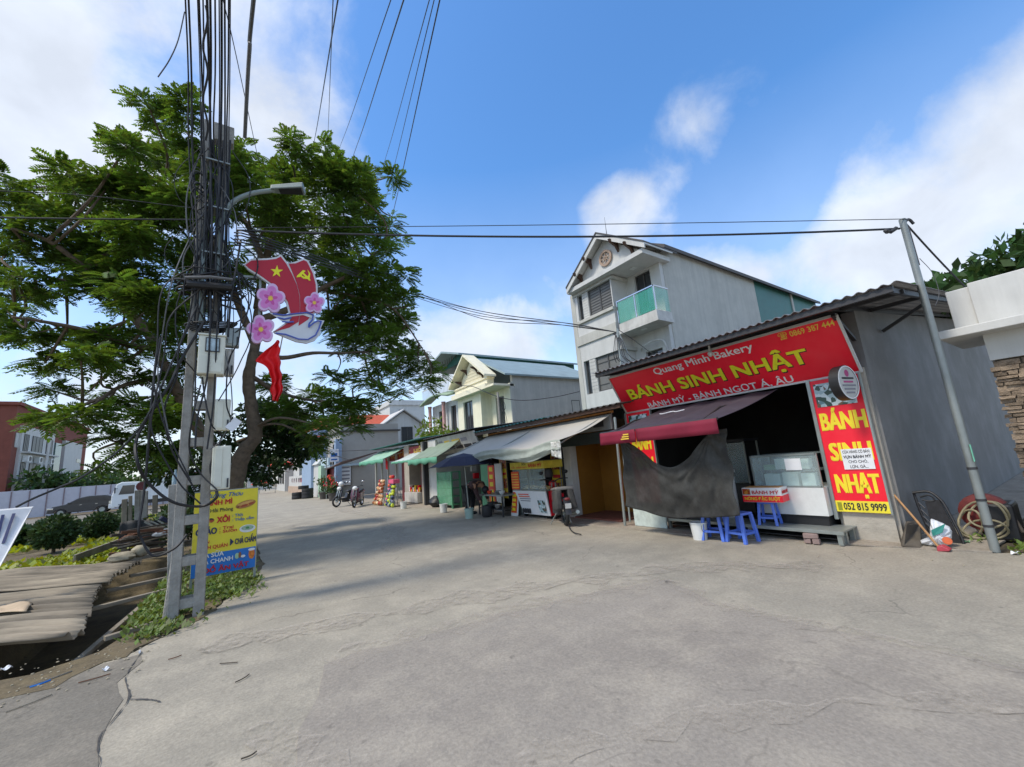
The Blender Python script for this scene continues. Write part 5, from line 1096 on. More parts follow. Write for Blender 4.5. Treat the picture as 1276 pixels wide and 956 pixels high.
# ================================================================== further along the street
def far_house(name, label, x0, x1, y0, y1, h, wallm, roofm, roof='flat', wins=((.2, .5, .8), (1.2, 2.4)), side=True):
    t = thing(name, label, 'house', ((x0 + x1) / 2, (y0 + y1) / 2, 0))
    MB().bb(x0, y0, 0, x1, y1, h).build('wall', wallm, t)
    if roof == 'gable_y':      # ridge along y, gable facing the viewer
        mx_ = (x0 + x1) / 2; MB().poly([(x0, y0, h), (x1, y0, h), (mx_, y0, h + (x1 - x0) * .34)], (0, .2, 0)).build('gable', wallm, t)
        r_ = MB(); d = (x1 - x0) * .34
        for sx in (-1, 1):
            e = mx_ + sx * (x1 - x0) * .56; r_.poly([(mx_, y0 - .4, h + d + .12), (e, y0 - .4, h - .1), (e, y1 + .2, h - .1), (mx_, y1 + .2, h + d + .12)], (0, 0, .14))
        r_.build('roof', roofm, t)
    elif roof == 'gable_x':
        my = (y0 + y1) / 2; d = (y1 - y0) * .32; r_ = MB()
        for sy in (-1, 1):
            e = my + sy * (y1 - y0) * .58; r_.poly([(x0 - .4, my, h + d), (x0 - .4, e, h - .1), (x1 + .3, e, h - .1), (x1 + .3, my, h + d)], (0, 0, .14))
        r_.build('roof', roofm, t)
    else:
        MB().bb(x0 - .15, y0 - .15, h, x1 + .15, y1 + .15, h + .12).build('roof', roofm, t); MB().bb(x0, y0, h + .12, x1, y0 + .15, h + .6).bb(x0, y0 + .15, h + .12, x0 + .15, y1, h + .6).build('parapet', wallm, t)
    return t
GW = far_house('grey_walled_house', 'house with a big blank grey side wall behind the green awning', 6.7, 11.15, 33, 38, 4.75, mat('warm_grey', S('#a5a29b'), .85, .06, 2, .06, dirt=.15, dirtcol=(.3, .29, .27)), 'tin_dark')
window_x(GW, 6.6, 34, 35.4, 2.4, 4.0, 2, depth=.02)
RR = far_house('red_roof_house', 'white gabled house with orange tiled roof rising behind the grey wall', 11.3, 15.6, 38.2, 48, 5.6, 'white_paint', 'white_old', 'gable_y')
window_y(RR, 38.0, 13.2, 14.3, 4.2, 5.6, 2, depth=.1)
MB().poly([(8.4, 39.5, 5.75), (13.3, 39.5, 5.75), (13.3, 42, 7.25), (9.6, 42, 7.25)], (0, .15, .05)).build('side_roof', 'orange_tile', RR); MB().bb(8.8, 40, 0, 11.3, 46, 5.75).build('side_wing', 'white_paint', RR)
BLh = far_house('blue_house', 'narrow pale blue house with blue corner pillar next to the grey wall', 5.5, 7.2, 38.5, 44, 4.9, mat('blue_wall', S('#8ea3ba'), .8, .06, 2, .05), 'orange_tile')
MB().bb(6.25, 32.4, 0, 6.68, 32.9, 4.2).build('corner_pillar', mat('blue_paint', S('#8ba0b8'), .7, .1, 3, .05), BLh)
MB().bb(5.9, 32.7, 2.2, 8.5, 38.5, 2.35).build('canopy', mat('canopy_blue', S('#a9bcc4'), .7), BLh); MB().bb(5.85, 32.9, 2.35, 5.95, 38.4, 2.9).build('canopy_fascia', 'canopy_blue', BLh)
for k in range(3): MB().bb(6.35, 33.4 + 1.5 * k, 0, 6.42, 34.5 + 1.5 * k, 2.1).build('shutter', 'maroon_paint', BLh)
s1 = thing('wall_sign', 'white rectangular notice sign with dark lines on the grey wall', 'sign', (7.1, 32.9, 1.2))
a_, b_ = AY(424, 581, 32.9), AY(437, 604, 32.9); MB().bb(a_.x, 32.86, b_.z, b_.x, 32.9, a_.z + .1).build('board', 'paper', s1)
MB().bb(a_.x - .05, 32.87, b_.z - .05, b_.x + .05, 32.91, a_.z + .15).build('frame', 'dark_frame', s1)
for k in range(5): zz = b_.z + (a_.z - b_.z) * (k + .5) / 5.2; MB().bb(a_.x + .08, 32.85, zz, b_.x - .08, 32.86, zz + .11).build('print_line', 'print_grey', s1)
s2 = thing('projecting_sign', 'small white and blue signboard on a post by the blue pillar', 'sign', (5.9, 32, 2.6))
a_, b_ = AY(411, 560, 32), AY(422, 575, 32); MB().bb(a_.x, 31.96, b_.z, b_.x, 32, a_.z).build('board', 'paper', s2); MB().bb(a_.x + .08, 31.95, b_.z + .35, b_.x - .1, 31.96, b_.z + .6).build('print_line', 'letter_blue', s2); MB().bb(a_.x + .08, 31.95, b_.z + .1, b_.x - .1, 31.96, b_.z + .2).build('print_line', 'letter_blue', s2)
MB().tube([AY(407, 556, 32), Vector((AY(407, 556, 32).x, 32, 0))], .03, 6).build('post', 'steel', s2)
rfm = MB(); rfm.poly([(5.4, 26.6, 2.3), (5.4, 31.5, 2.0), (7.6, 31.5, 2.6), (7.6, 26.6, 2.8)], (0, 0, .05)); rfm.build('tin_canopy', mat('tin_maroon', S('#5f4a48'), .7, .2, 4, .1), label='dull maroon tin canopy projecting before the grey wall', cat='canopy')
WW = thing('garden_wall', 'white garden wall with red-edged openings and stone base along the street', 'wall', (5.8, 45, 0))
wv = MB(); wall_x(wv, 5.75, .18, 40.2, 57, .75, 1.85, [(42 + 1.9 * k, 43 + 1.9 * k + (.8 if k == 2 else 0), 1.15, 1.6) for k in range(7)]); wv.bb(5.7, 36.2, 0, 6.1, 40.2, 2.55); wv.build('wall', 'white_paint', WW)
MB().bb(5.68, 40.2, 0, 5.98, 57, .75).build('stone_base', mat('stone_far', S('#b09a86'), .9, .25, 3, .3), WW)
for k in range(7): MB().bb(5.86, 42 + 1.9 * k, 1.15, 5.9, 43 + 1.9 * k + (.8 if k == 2 else 0), 1.6).build('red_panel', mat('panel_red', S('#9c4a48'), .7), WW)
MB().poly([(5.55, 36.0, 2.55), (5.55, 40.3, 2.55), (5.95, 40.3, 3.0), (5.95, 36.0, 3.0)], (.5, 0, 0)).build('coping', 'white_paint', WW)
MB().bb(5.68, 34.9, 0, 6.05, 36.1, 2.4).build('gate_pillar', mat('green_paint', S('#a8c4a8'), .8, .06, 2), WW)
for k, (x, y, z, r_) in enumerate(((4.35, 36.9, .13, .42), (4.35, 36.9, .38, .42), (4.95, 36.2, .13, .42), (4.95, 36.2, .38, .42), (4.95, 36.2, .63, .42), (4.7, 36.5, .86, .38))):
    MB().lathe([(r_ * .55, -.12), (r_ * .95, -.13), (r_, -.08), (r_, .08), (r_ * .95, .13), (r_ * .55, .12), (r_ * .55, -.12)], (x, y, z + .0), 18, cap=False).build('old_tyre', 'black_rubber', label=['bottom tyre of the shorter stack before the white wall', 'top tyre of the shorter stack before the white wall', 'bottom tyre of the taller stack before the white wall', 'second tyre of the taller stack before the white wall', 'third tyre of the taller stack before the white wall', 'single tyre lying across both tyre stacks'][k], cat='tyre', group='stacked old tyres', smooth=True)
def shrub_pot(loc, label, hgt, flower=None):
    t = thing('potted_plant', label, 'plant', loc, 'pots along the street', local=True)
    MB().lathe([(.22, 0), (.3, .4), (.34, .42), (.34, .48), (.27, .48)], (0, 0, 0), 14).build('pot', mat('pot_dark', S('#55504a'), .8), t, smooth=True)
    b = MB()
    for k in range(140):
        p = Vector((random.gauss(0, .22), random.gauss(0, .22), .5 + random.random() * hgt)); q = Vector((random.gauss(0, 1), random.gauss(0, 1), random.gauss(.3, 1))).normalized(); s_ = q.orthogonal().normalized() * .06
        b.add([p, p + q * .1 + s_, p + q * .22, p + q * .1 - s_], [(0, 1, 2, 3)])
    b.build('foliage', leaf_mat('leaf_pot', (.05, .10, .03)), t); MB().tube([(0, 0, .4), (0.02, 0, .5 + hgt * .7)], .02, 5).build('stem', 'dark_wood', t)
    if flower:
        f_ = MB()
        for k in range(26): f_.blob((random.gauss(0, .25), random.gauss(0, .25), .5 + hgt * (.6 + .5 * random.random())), .07, 6, 4)
        f_.build('blossom', flower, t)
shrub_pot(AZ(403, 622), 'leafy potted plant beside the pale green gate pillar', 1.0)
shrub_pot(AZ(410, 621), 'potted plant with orange red flowers by the blue shop', 1.0, 'orange_red')
shrub_pot(AZ(415, 624), 'low pot with red flowers standing against the blue pillar', .6, 'pk_red')
for k, (x, y) in enumerate(((344, 577), (356, 577), (324, 600))):
    c_ = AY(x, y, 62); t = thing('red_parasol', ['red cloth parasol over the far roadside plants', 'red cloth parasol next to the leafy street tree', 'orange red parasol far down the street'][k], 'umbrella', (c_.x, 62, 0), 'far red parasols')
    MB().lathe([(1.0, -.35), (.55, .05), (.001, .3)], c_, 10, cap=False).build('canopy', 'orange_red', t, smooth=True, solid=.02); MB().tube([(c_.x, 62, 0), c_], .03, 6).build('pole', 'steel', t)
far_house('white_far_house', 'plain white house at the far bend of the street', 6.0, 12, 64, 76, 6.2, 'white_paint', 'white_old')
far_house('tall_far_house', 'pale three-storey house with dark windows beyond the street tree', 8.5, 14, 54, 62, 8.2, 'white_old', 'tin_dark')
far_house('orange_far_house', 'white house with orange roof glimpsed through the tree branches', 6.0, 10, 50, 55, 6.2, 'white_old', 'orange_tile', 'gable_x')
fh = far_house('end_house', 'pale house closing the far end of the street', 2.5, 6.5, 92, 100, 5.5, 'white_old', 'orange_tile', 'gable_y')
fh2 = far_house('distant_white_house', 'white low house left at the far end of the street', -3, 1.5, 95, 104, 4.6, 'white_old', 'roof_blue_grey', 'gable_y')
fh3 = far_house('pink_post_house', 'white tower house with dark window slots behind the cream house', 14, 18, 44, 52, 8.6, 'white_paint', 'white_old')
for z in (4.6, 6.9): window_y(fh3, 43.86, 15.0, 15.8, z, z + 1.2, 1)
for k in range(3): window_x(SC.objects['white_far_house'], 5.9, 65.5 + 3.2 * k, 67 + 3.2 * k, 1.0, 2.8, 2, depth=.02)
for k in range(2):
    for z in (1.4, 4.2): window_x(SC.objects['tall_far_house'], 8.4, 55 + 3 * k, 56.6 + 3 * k, z, z + 1.6, 2, depth=.02)
# ================================================================== utility pole
UPo = thing('utility_pole', 'concrete ladder-style utility pole wrapped in black cables at the roadside', 'pole', (-.4, 7.0, 0))
UH = 7.15
def leg_x(z, s_): 
    t = z / UH; c_ = -.405 + .095 * t; return c_ + s_ * (.125 - .06 * t)
for s_ in (-1, 1):
    m_ = MB(); w0, w1 = .115, .07
    m_.add([(leg_x(0, s_) + a * (w0 if z == 0 else w1) / 1 * (.5), 7.0 + b * (.11 if z == 0 else .07), z - (.15 if z == 0 else 0)) for z in (0, UH) for a, b in ((-1, -1), (1, -1), (1, 1), (-1, 1))], [(0, 3, 2, 1), (4, 5, 6, 7), (0, 1, 5, 4), (1, 2, 6, 5), (2, 3, 7, 6), (3, 0, 4, 7)])
    m_.build('leg', 'concrete_pole', UPo, bevel=.008)
z = .18
while z < 6.9:
    m_ = MB(); m_.box(((leg_x(z, -1) + leg_x(z, 1)) / 2, 7.0, z), (leg_x(z, 1) - leg_x(z, -1) - .02, .19 - .06 * z / UH, .12)); m_.build('rung', 'concrete_pole', UPo, bevel=.008); z += .50
MB().box((-.31, 7.0, 7.0), (.26, .16, .3)).build('pole_cap', 'concrete_pole', UPo, bevel=.01)
sl_ = MB(); a = AZ(213, 660, 1.0); 
MB().tube([(-.60, 6.93, 0), (-.50, 6.93, 1.45)], .035, 8).build('conduit', 'concrete_pole', UPo, smooth=True)

def pbox(x0, y0, x1, y1, d, dep): 
    a, b = AY(x0, y0, d), AY(x1, y1, d); return min(a.x, b.x), d, min(a.z, b.z), max(a.x, b.x), d + dep, max(a.z, b.z)
MBX = thing('meter_box', 'cream electricity meter box with small window fixed on the utility pole', 'meter', (-.3, 6.7, 3.1))
x0, y0, z0, x1, y1, z1 = pbox(248, 417, 279, 467, 6.68, .2); MB().bb(x0, y0, z0, x1, y1, z1).build('case', 'box_cream', MBX, bevel=.015)
wv = MB().bb(x0 + .075, y0 - .012, z1 - .23, x1 - .06, y0, z1 - .03).build('window_frame', 'dark_frame', MBX); MB().bb(x0 + .09, y0 - .016, z1 - .215, x1 - .075, y0 - .012, z1 - .045).build('window_pane', mat('meter_glass', S('#aebfc4'), .15, .3, 20, 0), wv)
MB().bb(x0 + .01, y0 - .008, z0 + .01, x1 - .012, y0, z1 - .27).build('cover', 'box_cream', MBX, bevel=.006); MB().bb(x1 - .17, y0 - .016, z0 + .03, x1 - .03, y0 - .008, z0 + .2).build('hatch', 'box_cream', MBX, bevel=.004)
MB().bb(x0 - .01, y0 - .015, z1, x1 + .01, y1, z1 + .025).build('lid', 'box_cream', MBX, bevel=.006)
MB().tube([(x0 + .08, 6.78, z0), (x0 + .07, 6.8, z0 - .12)], .03, 8).build('conduit', 'box_cream', MBX)
for k, (a0, b0, a1, b1, dd, lab, m_) in enumerate(((268, 497, 286, 536, 6.72, 'ribbed cream cable box on the pole below the meter', 'box_cream'), (265, 556, 286, 609, 6.75, 'tall cream cable box low on the pole above the yellow sign', 'box_cream'), (281, 408, 298, 432, 6.8, 'small grey junction box beside the meter box', 'steel'), (281, 434, 291, 468, 6.86, 'narrow pale box behind the meter box', 'white_old'), (262, 596, 270, 612, 6.9, 'small pale bracket box beside the lowest cable box', 'concrete_pole'))):
    t = thing('cable_box', lab, 'box', tuple(AY((a0 + a1) / 2, b1, dd)), 'boxes fixed on the utility pole'); q = pbox(a0, b0, a1, b1, dd, .14)
    MB().bb(*q).build('case', m_, t, bevel=.015); MB().bb(q[0] + .03, q[1] - .012, q[2] + .03, q[0] + (q[3] - q[0]) * .55, q[1], q[5] - .03).build('cover', m_, t, bevel=.005); MB().bb(q[3] - .035, q[1] - .02, q[2] + .02, q[3] - .015, q[1], q[2] + .14).build('latch', 'steel_dark', t)
a = AY(291, 529, 6.7); MB().box(a, (.11, .01, .17), rotm(0, 0, R(38))).build('white_tag', 'paper', label='tilted white plastic tag hanging beside the cable box', cat='tag')

# street lamp
SLp = thing('street_lamp', 'grey street lamp on a curved arm from the cable-wrapped pole', 'lamp', tuple(AY(276, 300, 6.9)))
MB().tube(spline([AY(272, 345, 6.85), AY(274, 290, 6.85), AY(280, 265, 6.83), AY(293, 250, 6.8), AY(315, 241, 6.78), AY(342, 237, 6.75)]), .035, 10).build('arm', mat('lamp_grey', S('#7f8a86'), .45, .1, 5, .03, metal=.2), SLp, smooth=True)
ha, hb = AY(338, 236, 6.75), AY(379, 235, 6.6); dv = (hb - ha).normalized(); up = Vector((0, 0, 1)); sdv = dv.cross(up).normalized()
m_ = MB(); 
m_.add([ha + sdv * .06 - up * .03, ha - sdv * .06 - up * .03, hb - sdv * .11 - up * .05, hb + sdv * .11 - up * .05, ha + sdv * .05 + up * .05, ha - sdv * .05 + up * .05, hb - sdv * .1 + up * .05, hb + sdv * .1 + up * .05], [(0, 1, 2, 3), (7, 6, 5, 4), (0, 4, 5, 1), (1, 5, 6, 2), (2, 6, 7, 3), (3, 7, 4, 0)]); m_.build('head', 'lamp_grey', SLp, bevel=.015)
m_ = MB(); m_.add([ha + dv * .12 + sdv * .06 - up * .042, ha + dv * .12 - sdv * .06 - up * .042, hb - dv * .03 - sdv * .085 - up * .056, hb - dv * .03 + sdv * .085 - up * .056], [(0, 1, 2, 3)]); m_.build('lens', 'black_plastic', SLp, solid=.006)

# ------------------------------------------------------------------ political emblem sign
EM = thing('emblem_sign', 'red flag emblem sign with star, sickle, pink blossoms and white dove on the pole', 'sign', tuple(AY(350, 428, 6.8)))
e0 = lambda x, y, d=6.80: AY(290 + x * .1464, 300 + y * .1464, d)
def eplate(name, pts, d, dep, m_, smooth_n=0, parent=EM):
    P = [e0(*p, d) for p in pts]
    if smooth_n: P = spline(P + [P[0]], smooth_n)[:-1]
    return MB().poly(P, (0, dep, 0)).build(name, m_, parent)
mat('emblem_red', S('#b3152c'), .45, .05, 4, .01); mat('emblem_white', (.66, .67, .68), .5, .05, 4, .01); mat('petal_pink', S('#d77fc0'), .5, .15, 9, .01); mat('petal_pale', S('#dcb6d8'), .5, .1, 6, .01); mat('petal_deep', S('#c8509c'), .5, .12, 8, .01); mat('dove_blue', S('#4b5fb0'), .5, .06, 5, 0)
f1 = [(108, 205), (160, 168), (290, 165), (370, 155), (408, 135), (455, 195), (505, 285), (545, 375), (568, 470), (572, 600), (560, 690), (480, 740), (355, 772), (470, 700), (492, 610), (470, 520), (430, 460), (350, 378), (230, 290), (140, 235)]
f2 = [(478, 195), (535, 193), (605, 165), (632, 178), (680, 275), (706, 372), (710, 480), (692, 600), (640, 672), (560, 725), (575, 600), (572, 465), (545, 360)]
def grow(pts, g):
    cx_ = sum(p[0] for p in pts) / len(pts); cy_ = sum(p[1] for p in pts) / len(pts); out = []; n = len(pts)
    ar = sum(pts[i][0] * pts[(i + 1) % n][1] - pts[(i + 1) % n][0] * pts[i][1] for i in range(n)); sg = 1 if ar > 0 else -1
    for i in range(n):
        a, b = Vector(pts[i - 1]), Vector(pts[(i + 1) % n]); t_ = (b - a).normalized(); nn = Vector((t_.y, -t_.x)) * sg * g; out.append((pts[i][0] + nn.x, pts[i][1] + nn.y))
    return out
eplate('flag_border', grow(f1, 15), 6.80, .05, 'emblem_white'); eplate('flag_border', grow(f2, 15), 6.803, .05, 'emblem_white')
F1 = eplate('national_flag', f1, 6.79, .012, 'emblem_red'); F2 = eplate('party_flag', f2, 6.792, .012, 'emblem_red')
st5 = [(375 + (55 if k % 2 == 0 else 21) * math.sin(math.tau * k / 10 + .06), 262 - (55 if k % 2 == 0 else 21) * math.cos(math.tau * k / 10 + .06)) for k in range(10)]
eplate('star', st5, 6.784, .006, 'letter_yellow', parent=F1)
eplate('sickle', [(636, 245), (660, 280), (655, 322), (664, 338), (648, 340), (642, 328), (600, 322), (568, 296), (580, 290), (608, 308), (636, 306), (648, 282)], 6.786, .006, 'letter_yellow', parent=F2)
eplate('hammer', [(572, 275), (598, 250), (622, 258), (604, 272), (650, 318), (636, 326), (594, 284), (575, 308), (543, 312), (548, 298)], 6.7855, .006, 'letter_yellow', parent=F2)
def flower(cx_, cy_, r_, d, rot0):
    t = eplate('blossom', [(cx_ + r_ * (.66 + .36 * abs(math.cos(2.5 * (a - rot0))) ** .7) * math.cos(a), cy_ + r_ * (.66 + .36 * abs(math.cos(2.5 * (a - rot0))) ** .7) * math.sin(a)) for a in [math.tau * k / 60 for k in range(60)]], d, .06, 'petal_pale')
    eplate('petal', [(cx_ + r_ * (.50 + .34 * abs(math.cos(2.5 * (a - rot0))) ** .8) * math.cos(a), cy_ + r_ * (.50 + .34 * abs(math.cos(2.5 * (a - rot0))) ** .8) * math.sin(a)) for a in [math.tau * k / 60 for k in range(60)]], d - .004, .004, 'petal_pink', parent=t)
    eplate('throat', [(cx_ + r_ * (.34 + .16 * math.cos(5 * (a - rot0))) * math.cos(a), cy_ + r_ * (.34 + .16 * math.cos(5 * (a - rot0))) * math.sin(a)) for a in [math.tau * k / 40 for k in range(40)]], d - .007, .003, 'petal_deep', parent=t)
    eplate('stamen', [(cx_ + r_ * (.17 + .04 * (-1) ** k) * math.cos(math.tau * k / 20), cy_ + r_ * (.17 + .04 * (-1) ** k) * math.sin(math.tau * k / 20)) for k in range(20)], d - .010, .003, 'letter_gold', parent=t)
flower(322, 490, 125, 6.77, -1.4); flower(695, 528, 90, 6.75, -1.5); flower(240, 755, 122, 6.765, -1.75)
dv_ = [(352, 782), (450, 750), (540, 705), (610, 650), (660, 612), (700, 650), (655, 715), (650, 735), (690, 700), (722, 672), (780, 682), (752, 738), (742, 800), (700, 848), (630, 872), (540, 858), (450, 822)]
DV = eplate('dove', dv_, 6.797, .05, 'emblem_white')
eplate('wing', [(310, 612), (420, 628), (520, 622), (620, 610), (690, 622), (706, 655), (690, 690), (655, 720), (672, 660), (600, 632), (500, 645), (480, 690), (425, 690), (380, 655)], 6.778, .012, 'emblem_white')
bl = MB(); [bl.tube([e0(*p, 6.768) for p in pl], .012, 5) for pl in ([(365, 788), (450, 798), (560, 838), (640, 842), (705, 805), (735, 745), (752, 690)], [(645, 738), (690, 700), (725, 682), (760, 690)], [(340, 622), (430, 635), (530, 622), (630, 612), (685, 632), (680, 670), (650, 705), (645, 735)], [(380, 655), (440, 668), (500, 655)], [(420, 688), (470, 695), (520, 690)])]
bl.build('outline', 'dove_blue', DV)
MB().bar(e0(235, 330, 6.9), e0(225, 700, 6.9), .03, .03).bar(e0(0, 755, 6.9), e0(200, 745, 6.88), .03, .03).bar(e0(40, 300, 6.92), e0(420, 330, 6.88), .03, .03).build('mounting_frame', 'steel', EM)
PN = thing('red_pennant', 'bright red cloth pennant knotted below the emblem sign', 'flag', tuple(AY(344, 500, 6.75)))
pl_, pr_l = [(345, 424), (333, 436), (318, 449), (328, 455), (337, 466), (338, 480), (338, 490), (341, 499)], [(347, 424), (348, 430), (348.5, 438), (349, 448), (350, 458), (351, 470), (352, 482), (347, 500)]
L_, R_ = spline([AY(*p, 6.72) for p in pl_], 5), spline([AY(*p, 6.78) for p in pr_l], 5)
def penf(u, v):
    i = min(len(L_) - 1, int(round(v * (len(L_) - 1)))); p = L_[i].lerp(R_[i], u); f = .045 * math.sin(u * 14 + v * 5) * (.3 + v); return (p.x + .01 * math.sin(v * 30), p.y - f, p.z)
MB().grid(penf, 20, len(L_) - 1).build('cloth', mat('flag_red', S('#e0141c'), .7, .06, 8, .05), PN, smooth=True, solid=.004)
mpost = MB().tube([AY(338, 492, 6.8), AY(352, 420, 6.86)], .008, 6).build('stick', 'wood_old', PN)

# ------------------------------------------------------------------ yellow food sign
du = Vector(ray(1259, 530)); du.z = 0; du.normalize(); YS0 = AY(321, 660, 8.5); ynrm = Vector((du.y, -du.x, 0))
c7 = lambda x, y: (230 + x * .1255, 600 + y * .1255)
YS = thing('food_sign', 'yellow and blue street food signboard standing on the grass behind the pole', 'sign', (0, 8.5, 0))
Q = lambda x, y: RPL(*c7(x, y), YS0, ynrm)
tr_, br_ = Q(730, 62), Q(716, 843); wd_ = .86
TLp = Vector((tr_.x, tr_.y, tr_.z)) - du * wd_; 
zb = br_.z; zt = tr_.z; ptR = Vector((tr_.x, tr_.y, 0)); ptL = ptR - du * wd_
def yq(a, b, z0_, z1_, m_, name, off=0.0, dep=.012, parent=YS):
    p = [ptR - du * a + ynrm * off, ptR - du * b + ynrm * off]; return MB().poly([p[0] + Vector((0, 0, z0_)), p[1] + Vector((0, 0, z0_)), p[1] + Vector((0, 0, z1_)), p[0] + Vector((0, 0, z1_))], -ynrm * dep).build(name, m_, parent)
zs = Q(716, 640).z
yq(0, wd_, zb, zt, 'sign_yellow', 'board'); yq(.004, wd_ - .004, zb, zs, 'sign_blue', 'blue_field', .004, .003)
for d_ in (.0, wd_ - .02): yq(d_ - .012, d_ + .022, -.1, zt + .005, 'steel', 'post', -.014, .02)
yq(-.006, wd_ + .006, zt, zt + .015, 'steel', 'frame', .002, .02)
def ytx(s_, x0, y0, x1, y1, h_, m_, bold=.02, shear=0.0, lift=.004): text_px(s_, YS0, ynrm, du, c7(x0, y0), c7(x1, y1), c7(x0, y0 - h_), m_, YS, bold, .002, shear, lift)
ytx('Hương Thơu', 200, 172, 582, 138, 42, 'letter_blue', .01, .35); ytx('BÁNH MÌ', 175, 248, 470, 225, 46, 'letter_red', .03); ytx('Cay Hải Phòng', 150, 322, 480, 302, 34, 'letter_black', .012)
ytx('XÔI', 320, 412, 445, 402, 58, 'letter_red', .03); ytx(': Thịt', 475, 352, 580, 345, 26, 'letter_blue', .015); ytx(': Thập cẩm', 475, 395, 690, 382, 24, 'letter_blue', .015)
navy = mat('letter_navy', S('#1c2a5a'), .5, .05); ytx('CHÁO', 110, 545, 316, 530, 62, navy, .03); ytx(': Trai', 345, 478, 485, 468, 28, 'letter_red', .02); ytx(': Sườn', 345, 515, 520, 500, 28, 'letter_red', .02)
ytx('BÚN', 160, 628, 245, 617, 28, 'letter_red', .02); ytx('BÁNH QUÁN', 120, 692, 425, 655, 34, 'letter_red', .02); ytx('▶ CHẢ CHẤM', 452, 630, 705, 592, 52, navy, .02)
ytx('TRÀ SỮA', 110, 778, 388, 750, 44, 'letter_white', .02, lift=.009); ytx('TRÀ CHANH', 110, 842, 478, 800, 42, 'letter_white', .02, lift=.009); ytx('ĐỒ ĂN VẶT', 180, 918, 632, 838, 44, 'letter_red', .035, lift=.009)
def disc(x, y, rx_, ry_, m_, name, lift=.006, tilt=0.0):
    c_ = Q(x, y); k = (Q(x + 10, y) - c_).length / 10; P = []
    for i in range(24):
        a = math.tau * i / 24; px_, pz_ = rx_ * math.cos(a), ry_ * math.sin(a); px_, pz_ = px_ * math.cos(tilt) - pz_ * math.sin(tilt), px_ * math.sin(tilt) + pz_ * math.cos(tilt); P.append(c_ + du * px_ * k + Vector((0, 0, pz_ * k)) + ynrm * lift)
    MB().poly(P, -ynrm * .002).build(name, m_, YS)
disc(608, 225, 100, 40, mat('bread_brown', S('#b07a3c'), .5, .3, 40), 'bread_picture', .006, .22); disc(608, 232, 90, 14, 'print_food', 'bread_filling', .009, .22); disc(605, 212, 80, 14, mat('bread_top', S('#d9a85c'), .5, .2, 40), 'bread_crust', .0095, .22)
disc(625, 465, 78, 42, 'letter_white', 'bowl_picture'); disc(625, 458, 60, 26, mat('soup_green', S('#9fb89c'), .5, .4, 60), 'bowl_soup', .009); disc(625, 458, 18, 12, mat('herb_green', S('#4d8a4a'), .5), 'bowl_herb', .011)
disc(262, 388, 32, 26, 'print_food', 'food_picture'); disc(665, 715, 30, 55, mat('tea_orange', S('#d87a2c'), .4, .3, 40), 'tea_picture', .010); disc(665, 672, 34, 14, 'letter_white', 'tea_foam', .012); disc(520, 738, 20, 32, mat('drink_green', S('#a8c8a0'), .4), 'drink_picture', .010); disc(548, 728, 14, 34, mat('drink_brown', S('#8a5434'), .4), 'drink_picture', .010); disc(580, 740, 22, 14, 'letter_white', 'cup_picture', .010)

# ================================================================== cables
def cable(pts, r_, lab, grp=None, m_='cable', n=6, sp=6, cat='cable', name='overhead_cable'):
    return MB().tube(spline(pts, sp) if sp else pts, r_, n).build(name, m_, label=lab, cat=cat, group=grp, smooth=True, org=tuple(pts[0]))
GRP = 'cables running up from the pole over the road'
for i, (xt, xp, yp, r_) in enumerate(((230, 243, 330, .016), (234, 246, 300, .02), (247, 256, 260, .02), (252, 258, 300, .016), (257, 262, 240, .026), (261, 264, 280, .024), (267, 270, 250, .018), (275, 273, 230, .026), (279, 276, 300, .020), (284, 282, 260, .018), (245, 250, 330, .010), (272, 268, 350, .014), (286, 285, 350, .012))):
    p0 = AY(xp - 6 + random.uniform(-5, 5), min(404, yp + 110), 6.84); p1 = AY(xp, yp, 6.78 - .03 * (i % 3)); p2 = AY((xp + xt) / 2 + random.uniform(-4, 4), 170 + random.uniform(-20, 20), 6.7); p3 = AY(xt + 1, 0, 5.3 + .05 * (i % 4)); ex = (p3 - p2).normalized()
    p4 = Vector((p3.x * .6 - .1, -2, p3.z + .25)); p5 = Vector((p3.x - .2, -22, p3.z + .1))
    cable([p0, p1, p2, p3, p4, p5], r_ * .62, 'thick black cable rising along the pole and over the road', GRP)
tw = [AY(256 + 3 * math.sin(k * 1.3), 175 - k * 14, 6.6 - .1 * k) for k in range(13)]; cable(tw, .014, 'thin twisted cable wound round the thick ones above the pole', sp=4)
cable([AY(305, 172, 9.0), AY(308, 110, 8.2), AY(311, 60, 7.6), AY(316, 0, 6.8), Vector((.3, 0, 9.6))], .035, 'very thick grey-black cable hanging by itself right of the bundle', m_='cable_grey')
cable([AY(230, 15, 6.2), AY(222, 50, 6.2), AY(211, 75, 6.2), AY(197, 96, 6.2)], .008, 'short loose wire end dangling left of the cable bundle')
cable([AY(278, 0, 6.0), AY(290, 50, 7), AY(305, 120, 9), AY(322, 200, 12)], .008, 'thin wire slanting from the cable bundle into the tree')
for i, (x0_, x1_, y1_) in enumerate(((421, 390, 185), (415, 408, 185), (487, 421, 190), (503, 440, 195), (535, 475, 215), (541, 480, 250), (548, 484, 290))):
    a, b = AZ(x0_, 0, 9.2 + .1 * i), AY(x1_, y1_, 22); c_ = b + (b - a) * .9; cable([a + (a - b) * .5, a, a.lerp(b, .5) - Vector((0, 0, .12)), b, c_], .009 if i % 3 else .013, 'thin high power line passing behind the tree', 'high power lines along the street')
a_ = Vector((-.25, 6.8, 5.45)); 
cable(catenary(AY(296, 287, 6.9), (8, 1.25, 4.5), .12, 16), .016, 'black cable stretched across the street to the grey pole', sp=0)
cable(catenary(AY(296, 284, 6.95), (8, 1.15, 4.6), .02, 16), .006, 'thin wire running just above the street-crossing cable', sp=0)
